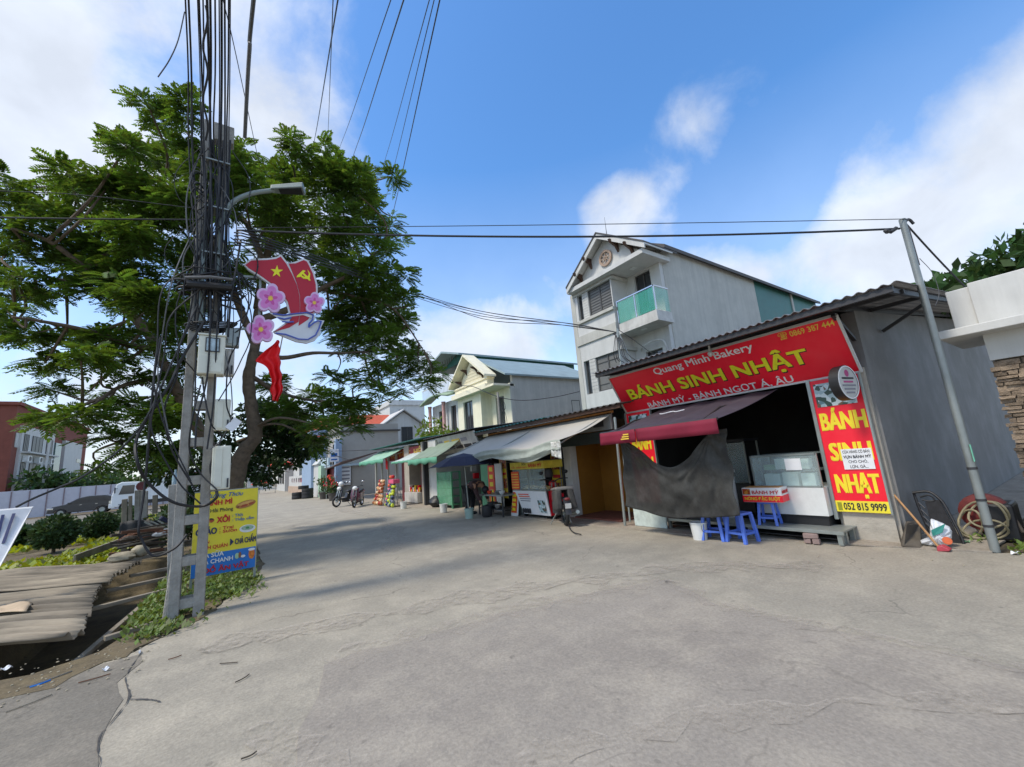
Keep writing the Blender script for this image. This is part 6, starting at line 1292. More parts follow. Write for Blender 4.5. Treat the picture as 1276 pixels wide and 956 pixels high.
MB().lathe([(.02, -.06), (.035, -.03), (.035, .03), (.02, .06)], AX(1105, 288, 7.75), 8, rotm(ry=R(90))).build('cable_clamp', 'steel_dark', label='small dark clamp on the crossing cable beside the grey pole', cat='clamp')
cable(catenary((8.08, 1.18, 4.55), (9.4, .9, 3.6), .03, 8), .012, 'cable dropping from the grey pole to the white gate', sp=0)
cable(spline([(8.1, 1.15, 4.0), (8.35, 1.1, 3.8), (8.4, 1.1, 3.5), (8.25, 1.15, 3.3)]), .004, 'thin pale wire curling beside the grey pole', m_='cable_grey', sp=0)
endb = AX(768, 414, 7.6)
for k in range(5):
    p0 = AY(292, 290 + 4 * k, 6.9); pm = AY(400, 322 + 3 * k, 7.2); cable([p0, AY(350, 303 + 3 * k, 7.0), AX(522, 366 + (k % 3) * 3, 5.6), AX(600, 388 + 3 * (k % 4), 6.4), AX(700, 402 + (k % 2) * 3, 7.2), endb + Vector((0, .04 * k, .02 * k))], .010, 'cable in the bundle from the pole to the bracket above the bakery', 'cable bundle to the bakery bracket')
BKt = thing('cable_bracket', 'steel bracket with drooping black cable ends above the bakery roof corner', 'bracket', tuple(AX(775, 455, 7.4)))
MB().tube([AX(774, 456, 7.5), AX(769, 410, 7.5)], .025, 8).tube([AX(787, 452, 7.6), AX(771, 414, 7.5)], .012, 6).build('mast', 'steel', BKt)
for k in range(7): MB().tube(spline([endb + Vector((0, .02 * k, 0)), AX(766 + 1.5 * k, 424, 7.45), AX(765 + 3 * k, 442 + 2 * (k % 3), 7.4), AX(768 + 5 * k, 452, 7.5)]), .008, 5).build('cable_tail', 'cable', BKt, smooth=True)
cable([AX(772, 412, 7.6), AX(790, 424, 8.6), AX(806, 436, 9.8), AX(818, 444, 11.5)], .010, 'cable leading from the bracket to the white townhouse')
cable([AX(535, 440, 11), AX(566, 476, 11.5), AX(590, 482, 11), AX(619, 494, 10.5), AX(650, 499, 11), AX(690, 495, 11.8), AX(722, 488, 12)], .018, 'cable sagging in front of the cream house to the white house')
CP = thing('service_post', 'short concrete service post with a coil of wire before the cream house', 'post', tuple(AX(624, 545, 10.5)))
MB().tube([Vector((10.5, AX(621, 490, 10.5).y, 0)), AX(620, 489, 10.5)], .05, 8).build('shaft', 'concrete_pole', CP); MB().tube(spline([AX(627, 498, 10.5), AX(630, 508, 10.4), AX(626, 512, 10.4), AX(624, 503, 10.4), AX(631, 520, 10.5), AX(632, 545, 10.5)]), .012, 6).build('wire_coil', 'cable', CP, smooth=True)
cable([AY(-60, 268, 8), AY(0, 271, 7.8), AY(120, 273, 7.3), AY(262, 274, 6.9)], .011, 'cable running level from the pole to the left through the tree')
cable([AY(-60, 232, 8), AY(0, 238, 7.8), AY(100, 243, 7.4), AY(262, 262, 6.9)], .006, 'thin wire above the level cable left of the pole')
cable([AX(390, 560, 5.8), AX(420, 562, 6.2), AX(455, 561, 7), AX(500, 560, 7.6)], .02, 'cable crossing in front of the grey wall')
cable([AX(352, 555, 4.6), AX(380, 557, 5.2), AX(412, 566, 6.0), AX(438, 574, 6.6)], .03, 'cable sagging above the garden wall toward the awnings')
# coils and tangles on the pole
CO = thing('cable_coil', 'large coil of black cable hung around the utility pole above the meter', 'cable coil', (-.35, 6.9, 4.3))
for k in range(12):
    cz = 4.42 + .012 * k * (-1) ** k; rr = .26 + .012 * k; tl = random.uniform(-.18, .18)
    MB().tube([(-.35 + rr * math.cos(a) * 1.05, 6.93 + rr * .62 * math.sin(a), cz + tl * rr * math.cos(a) + .10 * math.sin(a + k) * (k % 3) * .5) for a in [math.tau * j / 26 for j in range(27)]], random.choice((.008, .012, .015)), 6).build('cable_loop', 'cable', CO, smooth=True)
MB().tube([(-.62, 6.6, 4.36), (-.35, 6.55, 4.40), (-.1, 6.62, 4.44)], .022, 8).build('splice_tube', 'cable_grey', CO, smooth=True); MB().tube([(-.6, 6.62, 4.28), (-.1, 6.62, 4.32)], .05, 8).build('splice_closure', 'black_plastic', CO, smooth=True)
CO2 = thing('cable_coil', 'loose ring of cable slung just above the meter box', 'cable coil', (-.3, 6.9, 3.8))
for k in range(5):
    rr = .22 + .02 * k; MB().tube([(-.32 + rr * math.cos(a), 6.93 + rr * .6 * math.sin(a), 3.82 - .1 * math.sin(a * .5) + .02 * k) for a in [math.tau * j / 22 for j in range(23)]], .011, 6).build('cable_loop', 'cable', CO2, smooth=True)
CO3 = thing('cable_coil', 'untidy small coil of grey wire high on the pole left side', 'cable coil', (-.6, 6.9, 5.6))
for k in range(8):
    c_ = AY(248 + random.uniform(-6, 6), 245 + random.uniform(-28, 18), 6.85); rr = random.uniform(.1, .2)
    MB().tube([c_ + Vector((rr * .6 * math.cos(a), .06 * math.sin(2 * a), rr * math.sin(a))) for a in [math.tau * j / 18 for j in range(19)]], random.choice((.006, .009)), 5).build('cable_loop', random.choice(('cable', 'cable_grey')), CO3, smooth=True)
LG = 'loose cables hanging on the pole'
loops = [([(255, 400), (225, 450), (211, 480), (173, 540), (171, 575), (186, 603), (216, 626), (251, 631), (269, 621), (270, 612)], .018, 'thickest cable hanging in a wide loop left of the pole'),
         ([(200, 420), (191, 480), (181, 600), (173, 656), (176, 671), (191, 693), (218, 683), (233, 666)], .014, 'cable dropping straight down and looping up into the pole'),
         ([(237, 403), (215, 450), (184, 518), (150, 560), (103, 594), (75, 607), (42, 621), (20, 632)], .012, 'cable sagging away from the pole toward the garden'),
         ([(250, 360), (212, 395), (205, 440), (193, 500), (190, 540), (222, 600), (250, 628)], .010, 'loose cable bowed left of the meter box'),
         ([(245, 330), (203, 360), (196, 430), (192, 480), (205, 530), (238, 600)], .009, 'thin cable bowed widely left of the pole'),
         ([(262, 250), (235, 300), (214, 352), (202, 420), (197, 470), (210, 540)], .008, 'thin grey cable hanging from the upper pole'),
         ([(246, 380), (224, 430), (220, 470), (205, 510), (214, 560), (243, 610)], .011, 'cable crossing behind the meter box'),
         ([(280, 330), (310, 380), (312, 420), (300, 450), (290, 470), (272, 500)], .008, 'thin cable bowed right of the meter box'),
         ([(285, 300), (300, 360), (298, 420), (285, 450), (282, 500), (287, 520)], .009, 'cable hanging between pole and emblem sign'),
         ([(276, 420), (283, 450), (288, 480), (289, 515), (283, 535), (272, 552), (262, 560)], .007, 'pale thin wire running past the cable boxes'),
         ([(252, 470), (256, 500), (264, 530), (276, 545), (262, 580), (268, 610)], .010, 'cable threaded through the pole rungs'),
         ([(250, 480), (240, 520), (236, 560), (250, 590), (270, 610)], .010, 'short cable behind the lower cable boxes'),
         ([(262, 350), (262, 400), (258, 470), (246, 520), (243, 560)], .012, 'cable running straight down the pole face'),
         ([(258, 350), (246, 400), (244, 450), (243, 500)], .010, 'cable down the left pole leg beside the meter'),
         ([(270, 340), (272, 380), (270, 420), (266, 500), (258, 560)], .010, 'cable down the right pole leg behind the meter'),
         ([(300, 300), (295, 330), (288, 370), (284, 420)], .014, 'thick cable tail right of the cable coil')]
for pts, r_, lab in loops: cable([AY(x, y, 6.72 + random.uniform(-.1, .1)) for x, y in pts], r_, lab, LG, 'cable_grey' if 'pale' in lab or 'grey' in lab else 'cable', name='loose_cable')
for k in range(26):
    x0_ = random.uniform(246, 290); y0_ = random.uniform(180, 340); dx = random.choice((-1, -1, 1)) * random.uniform(12, 40); ln = random.uniform(60, 150)
    cable([AY(x0_, y0_, 6.8), AY(x0_ + dx, y0_ + ln * .4, 6.75), AY(x0_ + dx * .9, y0_ + ln * .8, 6.75), AY(x0_ + dx * .2, y0_ + ln, 6.85)], random.choice((.005, .007, .009)), 'thin tangled wire clinging to the upper pole', 'tangled wires on the upper pole', random.choice(('cable', 'cable', 'cable_grey')), 5, 5, name='tangled_wire')
for k in range(7):
    x0_ = random.uniform(258, 288); cable([AY(x0_, 175, 6.82), AY(x0_ - 3, 240, 6.85), AY(x0_ - 8 + random.uniform(-5, 8), 320, 6.85), AY(x0_ - 10 + random.uniform(-6, 10), 400, 6.86)], random.choice((.006, .009, .012)), 'black cable strapped down the upper pole face', 'cables strapped to the pole', 'cable', 6, 5, name='strapped_cable')
for (y_, x_) in ((205, 272), (262, 270), (318, 265)): MB().box(AY(x_, y_, 6.86), (.3, .18, .02)).build('steel_strap', 'steel', label='steel strap around the utility pole, %s' % {205: 'topmost', 262: 'behind the lamp arm', 318: 'just above the cable coil'}[y_], cat='strap')
MB().tube([AY(254, 300, 6.8), AY(252, 345, 6.8), AY(250, 410, 6.85)], .028, 8).build('green_conduit', 'lamp_grey', label='grey green conduit pipe up the left of the pole', cat='pipe', smooth=True)
# ================================================================== trees
def fronds(mb_v, mb_f, c, rad, n, rng, size=.42, pairs=6, wid=.055, up=.25):
    """bipinnate-looking leaf sprays filling an ellipsoid clump"""
    for _ in range(n):
        d = rng.normal(size=3); d /= np.linalg.norm(d); rr = rng.random() ** .4
        p = c + d * rad * rr
        a = rng.random() * math.tau; out = d.copy(); out[2] = out[2] * .5 + up; out[:2] += .7 * np.array([math.cos(a), math.sin(a)]); out /= np.linalg.norm(out)
        side = np.cross(out, [0, 0, 1.0]); side /= (np.linalg.norm(side) + 1e-6); nrm = np.cross(side, out)
        side = side * math.cos(.5 * rng.normal() * .8) + nrm * math.sin(.4 * rng.normal()); side /= np.linalg.norm(side); nrm = np.cross(side, out)
        L = size * rng.uniform(.7, 1.25); droop = rng.uniform(.2, .5)
        for k in range(pairs):
            t = (k + 1) / pairs; base = p + out * L * t - np.array([0, 0, 1.0]) * droop * L * t * t
            ll = L * .36 * (1.0 - .55 * abs(t - .45)); w = wid * L / .42
            for s in (-1, 1):
                dirn = side * s * .85 + out * .55 - np.array([0, 0, .25]); dirn /= np.linalg.norm(dirn); ww = np.cross(dirn, nrm); ww /= (np.linalg.norm(ww) + 1e-6)
                i = len(mb_v); m = base + dirn * ll * .5
                mb_v.extend((base, m + ww * w * .5 + nrm * .006, base + dirn * ll, m - ww * w * .5 + nrm * .006)); mb_f.append((i, i + 1, i + 2, i + 3))
        i = len(mb_v); e = p + out * L - np.array([0, 0, 1.0]) * droop * L; tip = e + out * L * .3 - np.array([0, 0, .1 * L]); m = (e + tip) / 2
        mb_v.extend((e, m + side * wid * .5, tip, m - side * wid * .5)); mb_f.append((i, i + 1, i + 2, i + 3))
rng = np.random.default_rng(11)
TY = 11.6
FT = thing('street_tree', 'large spreading green tree with feathery leaves behind the utility pole', 'tree', tuple(AY(292, 606, TY)[:2]) + (0,))
bark = mat('bark', S('#6b5c4c'), .95, .35, 9, 1.0, dirt=.4, dirtcol=(.08, .07, .05), dscale=4)
def limb(pts, r0, r1, name, d0=TY, dd=0.0):
    n = len(pts); P = spline([AY(x, y, d0 + dd * i / max(1, n - 1)) for i, (x, y) in enumerate(pts)], 5); k = len(P)
    MB().tube(P, [r0 + (r1 - r0) * i / (k - 1) * (1 + .06 * math.sin(i * 1.3)) for i in range(k)], 10).build(name, bark, FT, smooth=True); return P
sk = []
tb = AY(292, 606, TY); tb0 = Vector((tb.x - .12, tb.y, -.05))
P = spline([tb0, AY(294, 602, TY), AY(303, 565, TY), AY(318, 543, TY), AY(313, 505, TY), AY(310, 470, TY), AY(318, 430, TY), AY(322, 385, TY)], 6); k_ = len(P)
MB().tube(P, [(.19 - .09 * i / (k_ - 1)) * (1 + .07 * math.sin(i * 1.9) + .05 * math.sin(i * .7)) for i in range(k_)], 14).build('trunk', bark, FT, smooth=True); sk += P[20:]
P = spline([Vector((tb.x - .4, TY + .3, -.05)), AY(280, 598, TY + .3), AY(262, 560, TY + .3), AY(236, 515, TY + .2), AY(212, 470, TY), AY(195, 435, TY), AY(180, 410, TY)], 6); k_ = len(P)
MB().tube(P, [(.16 - .08 * i / (k_ - 1)) * (1 + .07 * math.sin(i * 1.6)) for i in range(k_)], 12).build('trunk', bark, FT, smooth=True); sk += P[18:]
for pts, r0, r1, dd in (([(322, 385), (330, 330), (345, 280), (362, 235), (385, 200)], .12, .03, .6), ([(180, 410), (150, 375), (120, 345), (95, 325), (60, 300), (15, 285)], .1, .025, -.8), ([(320, 400), (360, 385), (400, 360), (440, 340), (480, 305)], .1, .025, -1.0),
                        ([(318, 440), (352, 446), (390, 440), (430, 440), (490, 435)], .07, .02, -.5), ([(318, 430), (290, 360), (275, 300), (265, 240), (250, 190), (225, 155)], .1, .025, 1.0), ([(195, 435), (160, 430), (120, 415), (60, 402), (15, 395)], .07, .02, -1.2),
                        ([(212, 470), (190, 472), (150, 482), (120, 502), (90, 520)], .06, .02, -1.0), ([(330, 330), (300, 270), (240, 250), (180, 220), (120, 212)], .08, .02, .8), ([(315, 470), (350, 490), (400, 500), (440, 495)], .06, .02, .8), ([(400, 360), (440, 370), (490, 385), (530, 440)], .06, .015, -.8),
                        ([(236, 515), (220, 530), (190, 540), (150, 550)], .05, .015, -.5), ([(120, 345), (90, 350), (50, 345), (15, 345)], .04, .012, -.3), ([(150, 375), (130, 330), (100, 260), (85, 215)], .05, .015, .5), ([(362, 235), (410, 225), (460, 215)], .04, .012, -.4)):
    sk += limb(pts, r0, r1, 'limb', TY, dd)
clumps = [(187, 128, 22, 11), (206, 150, 20, 12), (241, 135, 18, 14), (158, 174, 24, 10), (178, 190, 26, 16), (205, 180, 24, 16), (243, 172, 26, 20), (226, 200, 26, 18), (8, 238, 18, 12), (30, 224, 22, 10), (46, 242, 34, 14), (92, 208, 28, 12), (104, 226, 32, 14), (136, 222, 32, 16), (182, 230, 28, 18), (210, 228, 26, 18), (165, 252, 22, 12),
          (6, 272, 14, 10), (8, 308, 18, 12), (46, 278, 24, 16), (74, 264, 20, 10), (136, 270, 22, 11), (182, 264, 28, 14), (214, 264, 24, 16), (88, 304, 34, 13), (126, 308, 32, 15), (160, 286, 32, 16), (182, 304, 34, 18), (226, 308, 26, 20), (108, 322, 26, 11), (238, 250, 24, 20), (262, 210, 26, 22), (285, 196, 22, 18), (262, 300, 28, 24), (232, 342, 24, 20), (285, 250, 24, 20),
          (12, 346, 20, 13), (46, 340, 28, 11), (40, 368, 22, 10), (8, 378, 16, 10), (10, 402, 20, 11), (16, 414, 18, 7), (46, 406, 32, 11), (84, 410, 24, 12), (112, 346, 22, 13), (130, 330, 32, 16), (144, 360, 34, 18), (162, 344, 34, 20), (184, 368, 36, 22), (198, 398, 32, 20), (147, 404, 32, 13), (129, 418, 26, 11), (101, 441, 24, 12), (130, 437, 28, 9), (154, 434, 20, 9), (57, 440, 20, 10), (64, 455, 16, 8), (57, 475, 19, 8), (110, 480, 15, 6), (166, 463, 20, 8), (203, 460, 16, 9), (220, 410, 24, 18), (230, 380, 20, 18), (160, 493, 18, 9), (130, 508, 28, 9), (184, 500, 22, 13), (208, 500, 20, 18),
          (84, 512, 26, 7), (62, 518, 14, 5), (118, 516, 26, 8), (146, 532, 22, 7), (165, 552, 18, 7), (128, 577, 22, 4), (200, 520, 24, 16), (192, 555, 18, 11), (216, 560, 20, 18), (222, 480, 16, 14),
          (357, 170, 14, 10), (374, 182, 16, 11), (407, 178, 11, 10), (411, 196, 24, 15), (426, 204, 22, 14), (462, 208, 26, 10), (488, 211, 16, 9), (342, 202, 28, 18), (310, 192, 24, 18), (365, 222, 34, 20), (405, 222, 34, 20), (436, 224, 26, 16), (446, 240, 30, 17), (468, 248, 20, 13), (426, 260, 30, 20), (458, 272, 26, 17), (494, 264, 20, 10), (468, 291, 18, 12), (496, 290, 16, 8), (480, 306, 12, 10), (352, 260, 38, 24), (321, 250, 28, 22), (386, 280, 38, 22), (418, 292, 34, 20), (436, 308, 36, 22), (340, 296, 30, 20), (405, 318, 30, 20), (426, 334, 34, 20), (447, 328, 30, 18), (462, 350, 38, 24), (484, 334, 22, 15), (488, 363, 32, 20), (509, 364, 16, 10), (447, 368, 34, 22), (468, 386, 38, 24), (432, 386, 30, 22), (494, 390, 24, 16),
          (440, 418, 34, 22), (474, 418, 34, 22), (502, 430, 24, 17), (522, 442, 24, 15), (541, 456, 18, 13), (500, 458, 30, 18), (470, 450, 28, 18), (532, 470, 18, 9), (450, 400, 32, 20), (420, 400, 26, 20), (386, 482, 28, 11), (412, 492, 26, 13), (432, 502, 28, 14), (380, 510, 28, 14), (350, 508, 24, 16), (400, 522, 24, 12), (436, 522, 20, 10), (342, 472, 22, 16), (397, 544, 18, 8), (445, 495, 18, 14), (480, 480, 14, 10), (505, 480, 14, 8), (300, 220, 24, 20), (300, 330, 22, 18), (240, 440, 16, 16), (225, 450, 16, 14), (420, 455, 20, 10), (455, 470, 14, 8)]
CV, CF = [], []; tw_ = MB(); skn = np.array([tuple(p) for p in sk])
for (x, y, rx_, ry_) in clumps:
    dep = TY + rng.uniform(-2.0, 1.9)
    c_ = np.array(AY(x, y + 9, dep)); pm = float(np.dot(np.array(fw), c_ - EYE)) / FPX
    subs = max(2, int(rx_ * ry_ / 110))
    for s_ in range(subs):
        off = rng.normal(size=3) * np.array([rx_ * .33, rx_ * .5, ry_ * .30]) * pm
        cc_ = c_ + off; rad = np.array([rx_ * .42, rx_ * .6, ry_ * .36]) * pm
        fronds(CV, CF, cc_, rad, max(6, int(rx_ * ry_ * .30 / subs)), rng, .29, 8, .054)
    j = int(np.argmin(((skn - c_) ** 2).sum(1))); a = Vector(skn[j]); b = Vector(c_); mid = a.lerp(b, .5) + Vector((rng.normal() * .15, rng.normal() * .15, rng.normal() * .12 - .05)); L = (b - a).length
    tw_.tube(spline([a, mid, b], 4), [max(.008, .02 + .008 * L - .012 * i / 8 * (1 + L * .3)) for i in range(9)], 5)
tw_.build('twigs', bark, FT, kind='stuff', smooth=True)
m_ = MB(); m_.v = [tuple(p) for p in CV]; m_.f = CF; m_.build('crown', leaf_mat('leaf_tree', (.070, .135, .022), .5, .45), FT, kind='stuff')

def leafy(mb, c, rad, n, size, rng, flat=.0):
    c = np.array(c); rad = np.array(rad)
    for _ in range(n):
        d = rng.normal(size=3); d /= np.linalg.norm(d); p = c + d * rad * (rng.random() ** .33)
        q = d * .6 + rng.normal(size=3) * .7; q[2] += .1; q /= np.linalg.norm(q); s_ = np.cross(q, rng.normal(size=3)); s_ /= np.linalg.norm(s_); L = size * rng.uniform(.6, 1.3); w = L * .26
        mb.add([p, p + q * L * .5 + s_ * w, p + q * L, p + q * L * .5 - s_ * w], [(0, 1, 2, 3)])
DT = thing('dark_tree', 'dense dark small-leaved tree hanging over the road behind the big trunk', 'tree', tuple(AY(270, 606, 15)[:2]) + (0,))
b0 = AY(268, 606, 15); MB().tube(spline([Vector((b0.x, 15, -.05)), AY(268, 590, 15), AY(285, 560, 15), AY(315, 545, 15), AY(350, 545, 15)]), [.2 - .008 * i for i in range(25)], 10).tube(spline([AY(275, 580, 15), AY(250, 560, 15.2), AY(228, 545, 15.2)]), [.1 - .006 * i for i in range(13)], 8).build('trunk', bark, DT, smooth=True)
cr = MB()
for (x, y, rx_, ry_, n) in ((355, 535, 26, 20, 900), (338, 556, 24, 20, 800), (378, 558, 20, 14, 500), (360, 570, 24, 14, 600), (330, 585, 22, 14, 450), (395, 556, 12, 8, 160), (320, 520, 22, 22, 600), (345, 510, 22, 16, 500), (270, 540, 20, 24, 600), (235, 580, 22, 24, 700), (250, 610, 20, 20, 500), (205, 590, 18, 12, 300), (300, 575, 18, 20, 400), (330, 600, 12, 10, 120), (365, 528, 22, 16, 400)):
    c_ = AY(x, y, 15 + rng.uniform(-.8, .8)); pm = 13.0 / FPX; leafy(cr, c_, (rx_ * pm, rx_ * pm, ry_ * pm), n, .17, rng)
cr.build('crown', leaf_mat('leaf_dark', (.022, .05, .014), .4, .2), DT, kind='stuff')
def round_tree(name, label, loc, zc, rad, n, size, lm, trunk=.12, group=None):
    t = thing(name, label, 'tree', (loc[0], loc[1], 0), group); MB().tube([(loc[0], loc[1], -.05), (loc[0] + .1, loc[1], zc)], [trunk, trunk * .6], 8).build('trunk', bark, t, smooth=True)
    c = MB()
    for k in range(9):
        d = rng.normal(size=3) * .5; leafy(c, np.array([loc[0], loc[1], zc]) + d * np.array(rad), np.array(rad) * rng.uniform(.4, .65), n // 9, size, rng)
    c.build('crown', lm, t, kind='stuff'); return t
mid_l = leaf_mat('leaf_mid', (.04, .085, .022), .4, .25); yel_l = leaf_mat('leaf_yellow', (.13, .19, .025), .35, .35); bush_l = leaf_mat('leaf_bush', (.045, .085, .028), .35, .2)
round_tree('garden_tree', 'rounded dark green tree behind the white garden wall', (8.4, 46), 3.1, (2.7, 2.6, 1.9), 4500, .4, mid_l)
round_tree('gate_tree', 'leafy treetop showing above the white gate beside the bakery roof', (17.5, 2.6), 5.0, (1.6, 1.2, .7), 1500, .3, mid_l)
round_tree('gate_tree', 'leafy treetop rising behind the right end of the gate beam', (17, .3), 5.35, (2.0, .9, .7), 1500, .3, mid_l)
round_tree('far_tree', 'small round tree behind the white truck', (-12, 75), 3.2, (3, 3, 2.0), 1800, .6, mid_l, group='trees beyond the truck')
round_tree('far_tree', 'bushy tree right behind the parked dark car', (-15.5, 70), 2.6, (3.2, 3, 2.0), 1800, .6, mid_l, group='trees beyond the truck')
round_tree('rooftop_plant', 'small leafy bush on the shop roof beside the red sign', (8.3, 19.2), 3.3, (.9, 1.0, .45), 700, .22, yel_l, .04)

# ================================================================== left garden
def bush(loc, r_, label, lm, n=900, group=None, size=.11):
    t = thing('shrub', label, 'shrub', (loc[0], loc[1], 0), group); MB().tube([(loc[0], loc[1], -.05), (loc[0], loc[1], r_ * .6)], [.05, .04], 6).build('stem', bark, t)
    c = MB()
    for _ in range(n):
        d = rng.normal(size=3); d /= np.linalg.norm(d); p = np.array([loc[0], loc[1], r_ * 1.12]) + d * np.array([r_, r_, r_ * .85]) * (.75 + .28 * rng.random()); q = d + rng.normal(size=3) * .5; q /= np.linalg.norm(q); s_ = np.cross(q, rng.normal(size=3)); s_ /= np.linalg.norm(s_); L = size * rng.uniform(.7, 1.4)
        c.add([p, p + q * L * .5 + s_ * L * .3, p + q * L, p + q * L * .5 - s_ * L * .3], [(0, 1, 2, 3)])
    c.blob((loc[0], loc[1], r_ * 1.1), (r_ * .82, r_ * .82, r_ * .7), 12, 8, .08); c.build('foliage', lm, t, kind='stuff'); return t
bush((-4.35, 18.6), .52, 'clipped round dark shrub standing alone in the garden bed', bush_l, 1600)
bush((-3.75, 20.5), .46, 'clipped round shrub nearer the wooden posts', bush_l, 1300); bush((-3.3, 22.5), .5, 'clipped round shrub behind the other two, by the posts', bush_l, 1100)
bush((-5.6, 25), .35, 'low dark shrub in front of the parked car', bush_l, 700)
for k, (x, y, r_) in enumerate(((-5.9, 16.5, .55), (-5.9, 21.5, .32), (-7.6, 23, .36), (-9.5, 27, .36))): bush((x, y), r_, ['broad light-leaved bush beside the white board', 'bright leafy bush behind the single round shrub', 'tall pale bush in front of the site fence', 'large bush next to the parked dark car'][k], yel_l if k % 2 == 0 else bush_l, 900, size=.2)
gc = MB()
for (x0_, x1_, y0_, y1_, n, hh) in ((-9, -2.6, 13.5, 34, 8000, .17), (-3.6, -2.2, 12.6, 18, 1500, .14), (-9, -5.2, 12.5, 17, 700, .14)):
    for _ in range(n):
        x, y = rng.uniform(x0_, x1_), rng.uniform(y0_, y1_)
        if math.sin(x * 1.9 + 1.1 * math.sin(y * .8)) + math.sin(y * 1.1 + x * .6) < -.35: continue
        a = rng.random() * math.tau; L = hh * rng.uniform(.6, 1.6); q = np.array([math.cos(a) * .7, math.sin(a) * .7, .75]); s_ = np.array([-math.sin(a), math.cos(a), 0]) * L * .32; p = np.array([x, y, -.03]) + np.array([0, 0, rng.random() * .08])
        gc.add([p, p + q * L * .5 + s_, p + q * L, p + q * L * .5 - s_], [(0, 1, 2, 3)])
gc.build('ground_cover', leaf_mat('leaf_cover', (.22, .27, .03), .4, .3), kind='stuff', label='yellow green low planting covering the garden bed', cat='plants')
wd = MB(); wdl = leaf_mat('leaf_weed', (.12, .18, .04), .4, .3)
for (cx_, cy_, sx, sy, n) in ((-.05, 8.3, .38, .7, 2600), (-.7, 7.4, .3, .5, 1500), (-.85, 8.4, .3, .7, 800), (-.8, 9.8, .3, .8, 700), (-.6, 6.5, .25, .2, 200), (0.05, 10.2, .3, 1.0, 700), (-.3, 12.3, .5, 1.2, 800), (.1, 15, .4, 2.0, 700), (8.3, 1.0, .3, .1, 60), (8.9, 1.35, .5, .12, 60), (.1, 20, .35, 4, 900)):
    for _ in range(n):
        x, y = rng.normal(cx_, sx * .6), rng.normal(cy_, sy * .6)
        if ditch(x, y) < -.1 or (x > .5 and y < 30 and x < 7): continue
        a = rng.random() * math.tau; L = .05 * rng.uniform(.6, 2.0); q = np.array([math.cos(a) * .7, math.sin(a) * .7, .7]); s_ = np.array([-math.sin(a), math.cos(a), 0]) * L * .28; p = np.array([x, y, .005 + rng.random() * .04])
        wd.add([p, p + q * L * .5 + s_, p + q * L, p + q * L * .5 - s_], [(0, 1, 2, 3)])
wd.build('weeds', wdl, kind='stuff', label='low green weeds growing around the pole and sign', cat='weeds')

# corrugated fibre-cement sheets over the ditch
ed = [Vector((-1.17, 6.2)), Vector((-1.50, 8.1)), Vector((-1.60, 9.8)), Vector((-1.42, 11.5))]; rd = Vector((-.82, .57))
def edge(t):
    t = t * 3; i = min(2, int(t)); return ed[i].lerp(ed[i + 1], t - i)
fib = mat('fibre_cement', S('#8d8270'), .9, .45, 2.2, .35, dirt=.95, dirtcol=(.07, .06, .045), dscale=1.9, stretch=(.28, 2.6, 1), rotz=R(-34.8))
CSG = 'corrugated sheets over the ditch'
for i, (t0, t1, len_, zz, off, lab) in enumerate(((0.0, .22, 2.2, .20, .0, 'corrugated grey sheet nearest the lane with a torn corner'), (.17, .40, 2.9, .235, .05, 'corrugated grey sheet carrying a crumpled beige cloth'), (.36, .60, 3.4, .20, -.03, 'weathered corrugated sheet in the middle of the row'), (.55, .80, 3.6, .24, .06, 'mossy corrugated sheet next to the wooden plank'), (.76, 1.0, 3.4, .215, .0, 'corrugated sheet at the garden end under the dirt clod'))):
    m_ = MB(); na = 64; nb = 10
    for j in range(nb + 1):
        for q in range(na + 1):
            t = t0 + (t1 - t0) * q / na; e = edge(t); p = e + rd * (len_ * j / nb - off + .015 * math.sin(q * 3.1)); s_ = t * 5.2
            tear = (.22 * max(0, 1 - (q / na) * 4) * max(0, 1 - j / 2.5)) if i == 0 else 0
            m_.v.append((p.x - tear * .8, p.y + tear, zz + .04 * math.sin(math.tau * s_ / .19) + .05 * math.sin(j * .6 + i) * (j / nb) - .02 * math.sin(q * .12)))
    for j in range(nb):
        for q in range(na): a = j * (na + 1) + q; m_.f.append((a, a + 1, a + na + 2, a + na + 1))
    m_.build('corrugated_sheet', fib, label=lab, cat='sheet', group=CSG, smooth=True, solid=.006)
cl = MB().grid(lambda u, v: (*(edge(.2 + .1 * v) + rd * (.75 + 1.5 * u)), .285 + .018 * math.sin(u * 21 + 3 * v) * math.sin(v * 5) + .012 * math.sin(u * 9)), 26, 8); cl.build('beige_cloth', mat('cloth_beige', S('#bfa98c'), .9, .15, 6, .2), label='crumpled beige cloth lying on a corrugated sheet', cat='cloth', smooth=True, solid=.008)
for k, (a, b, w_, h_, lab) in enumerate((((-2.9, 13.9, .2), (-2.35, 16.3, .3), .05, .16, 'long grey plank edging the garden bed'), ((-1.1, 6.75, .02), (-.62, 6.95, .03), .07, .05, 'short batten bridging the ditch near the lane'), ((-1.55, 8.4, .05), (-.7, 8.75, .06), .08, .05, 'batten bridging the ditch beside the pole'), ((-1.6, 9.6, .06), (-.75, 9.9, .06), .09, .05, 'second batten bridging the ditch behind the pole'), ((-1.5, 10.8, .06), (-.8, 11.0, .06), .09, .05, 'third batten bridging the ditch toward the wood pile'), ((-1.3, 6.2, -.1), (-1.0, 8.2, -.02), .06, .05, 'sloping batten along the ditch edge'), ((-2.4, 12.2, .16), (-.9, 12.5, .2), .1, .08, 'thick board lying in front of the wood pile'))):
    MB().bar(a, b, w_, h_).build('plank', 'wood_old', label=lab, cat='plank', bevel=.006)
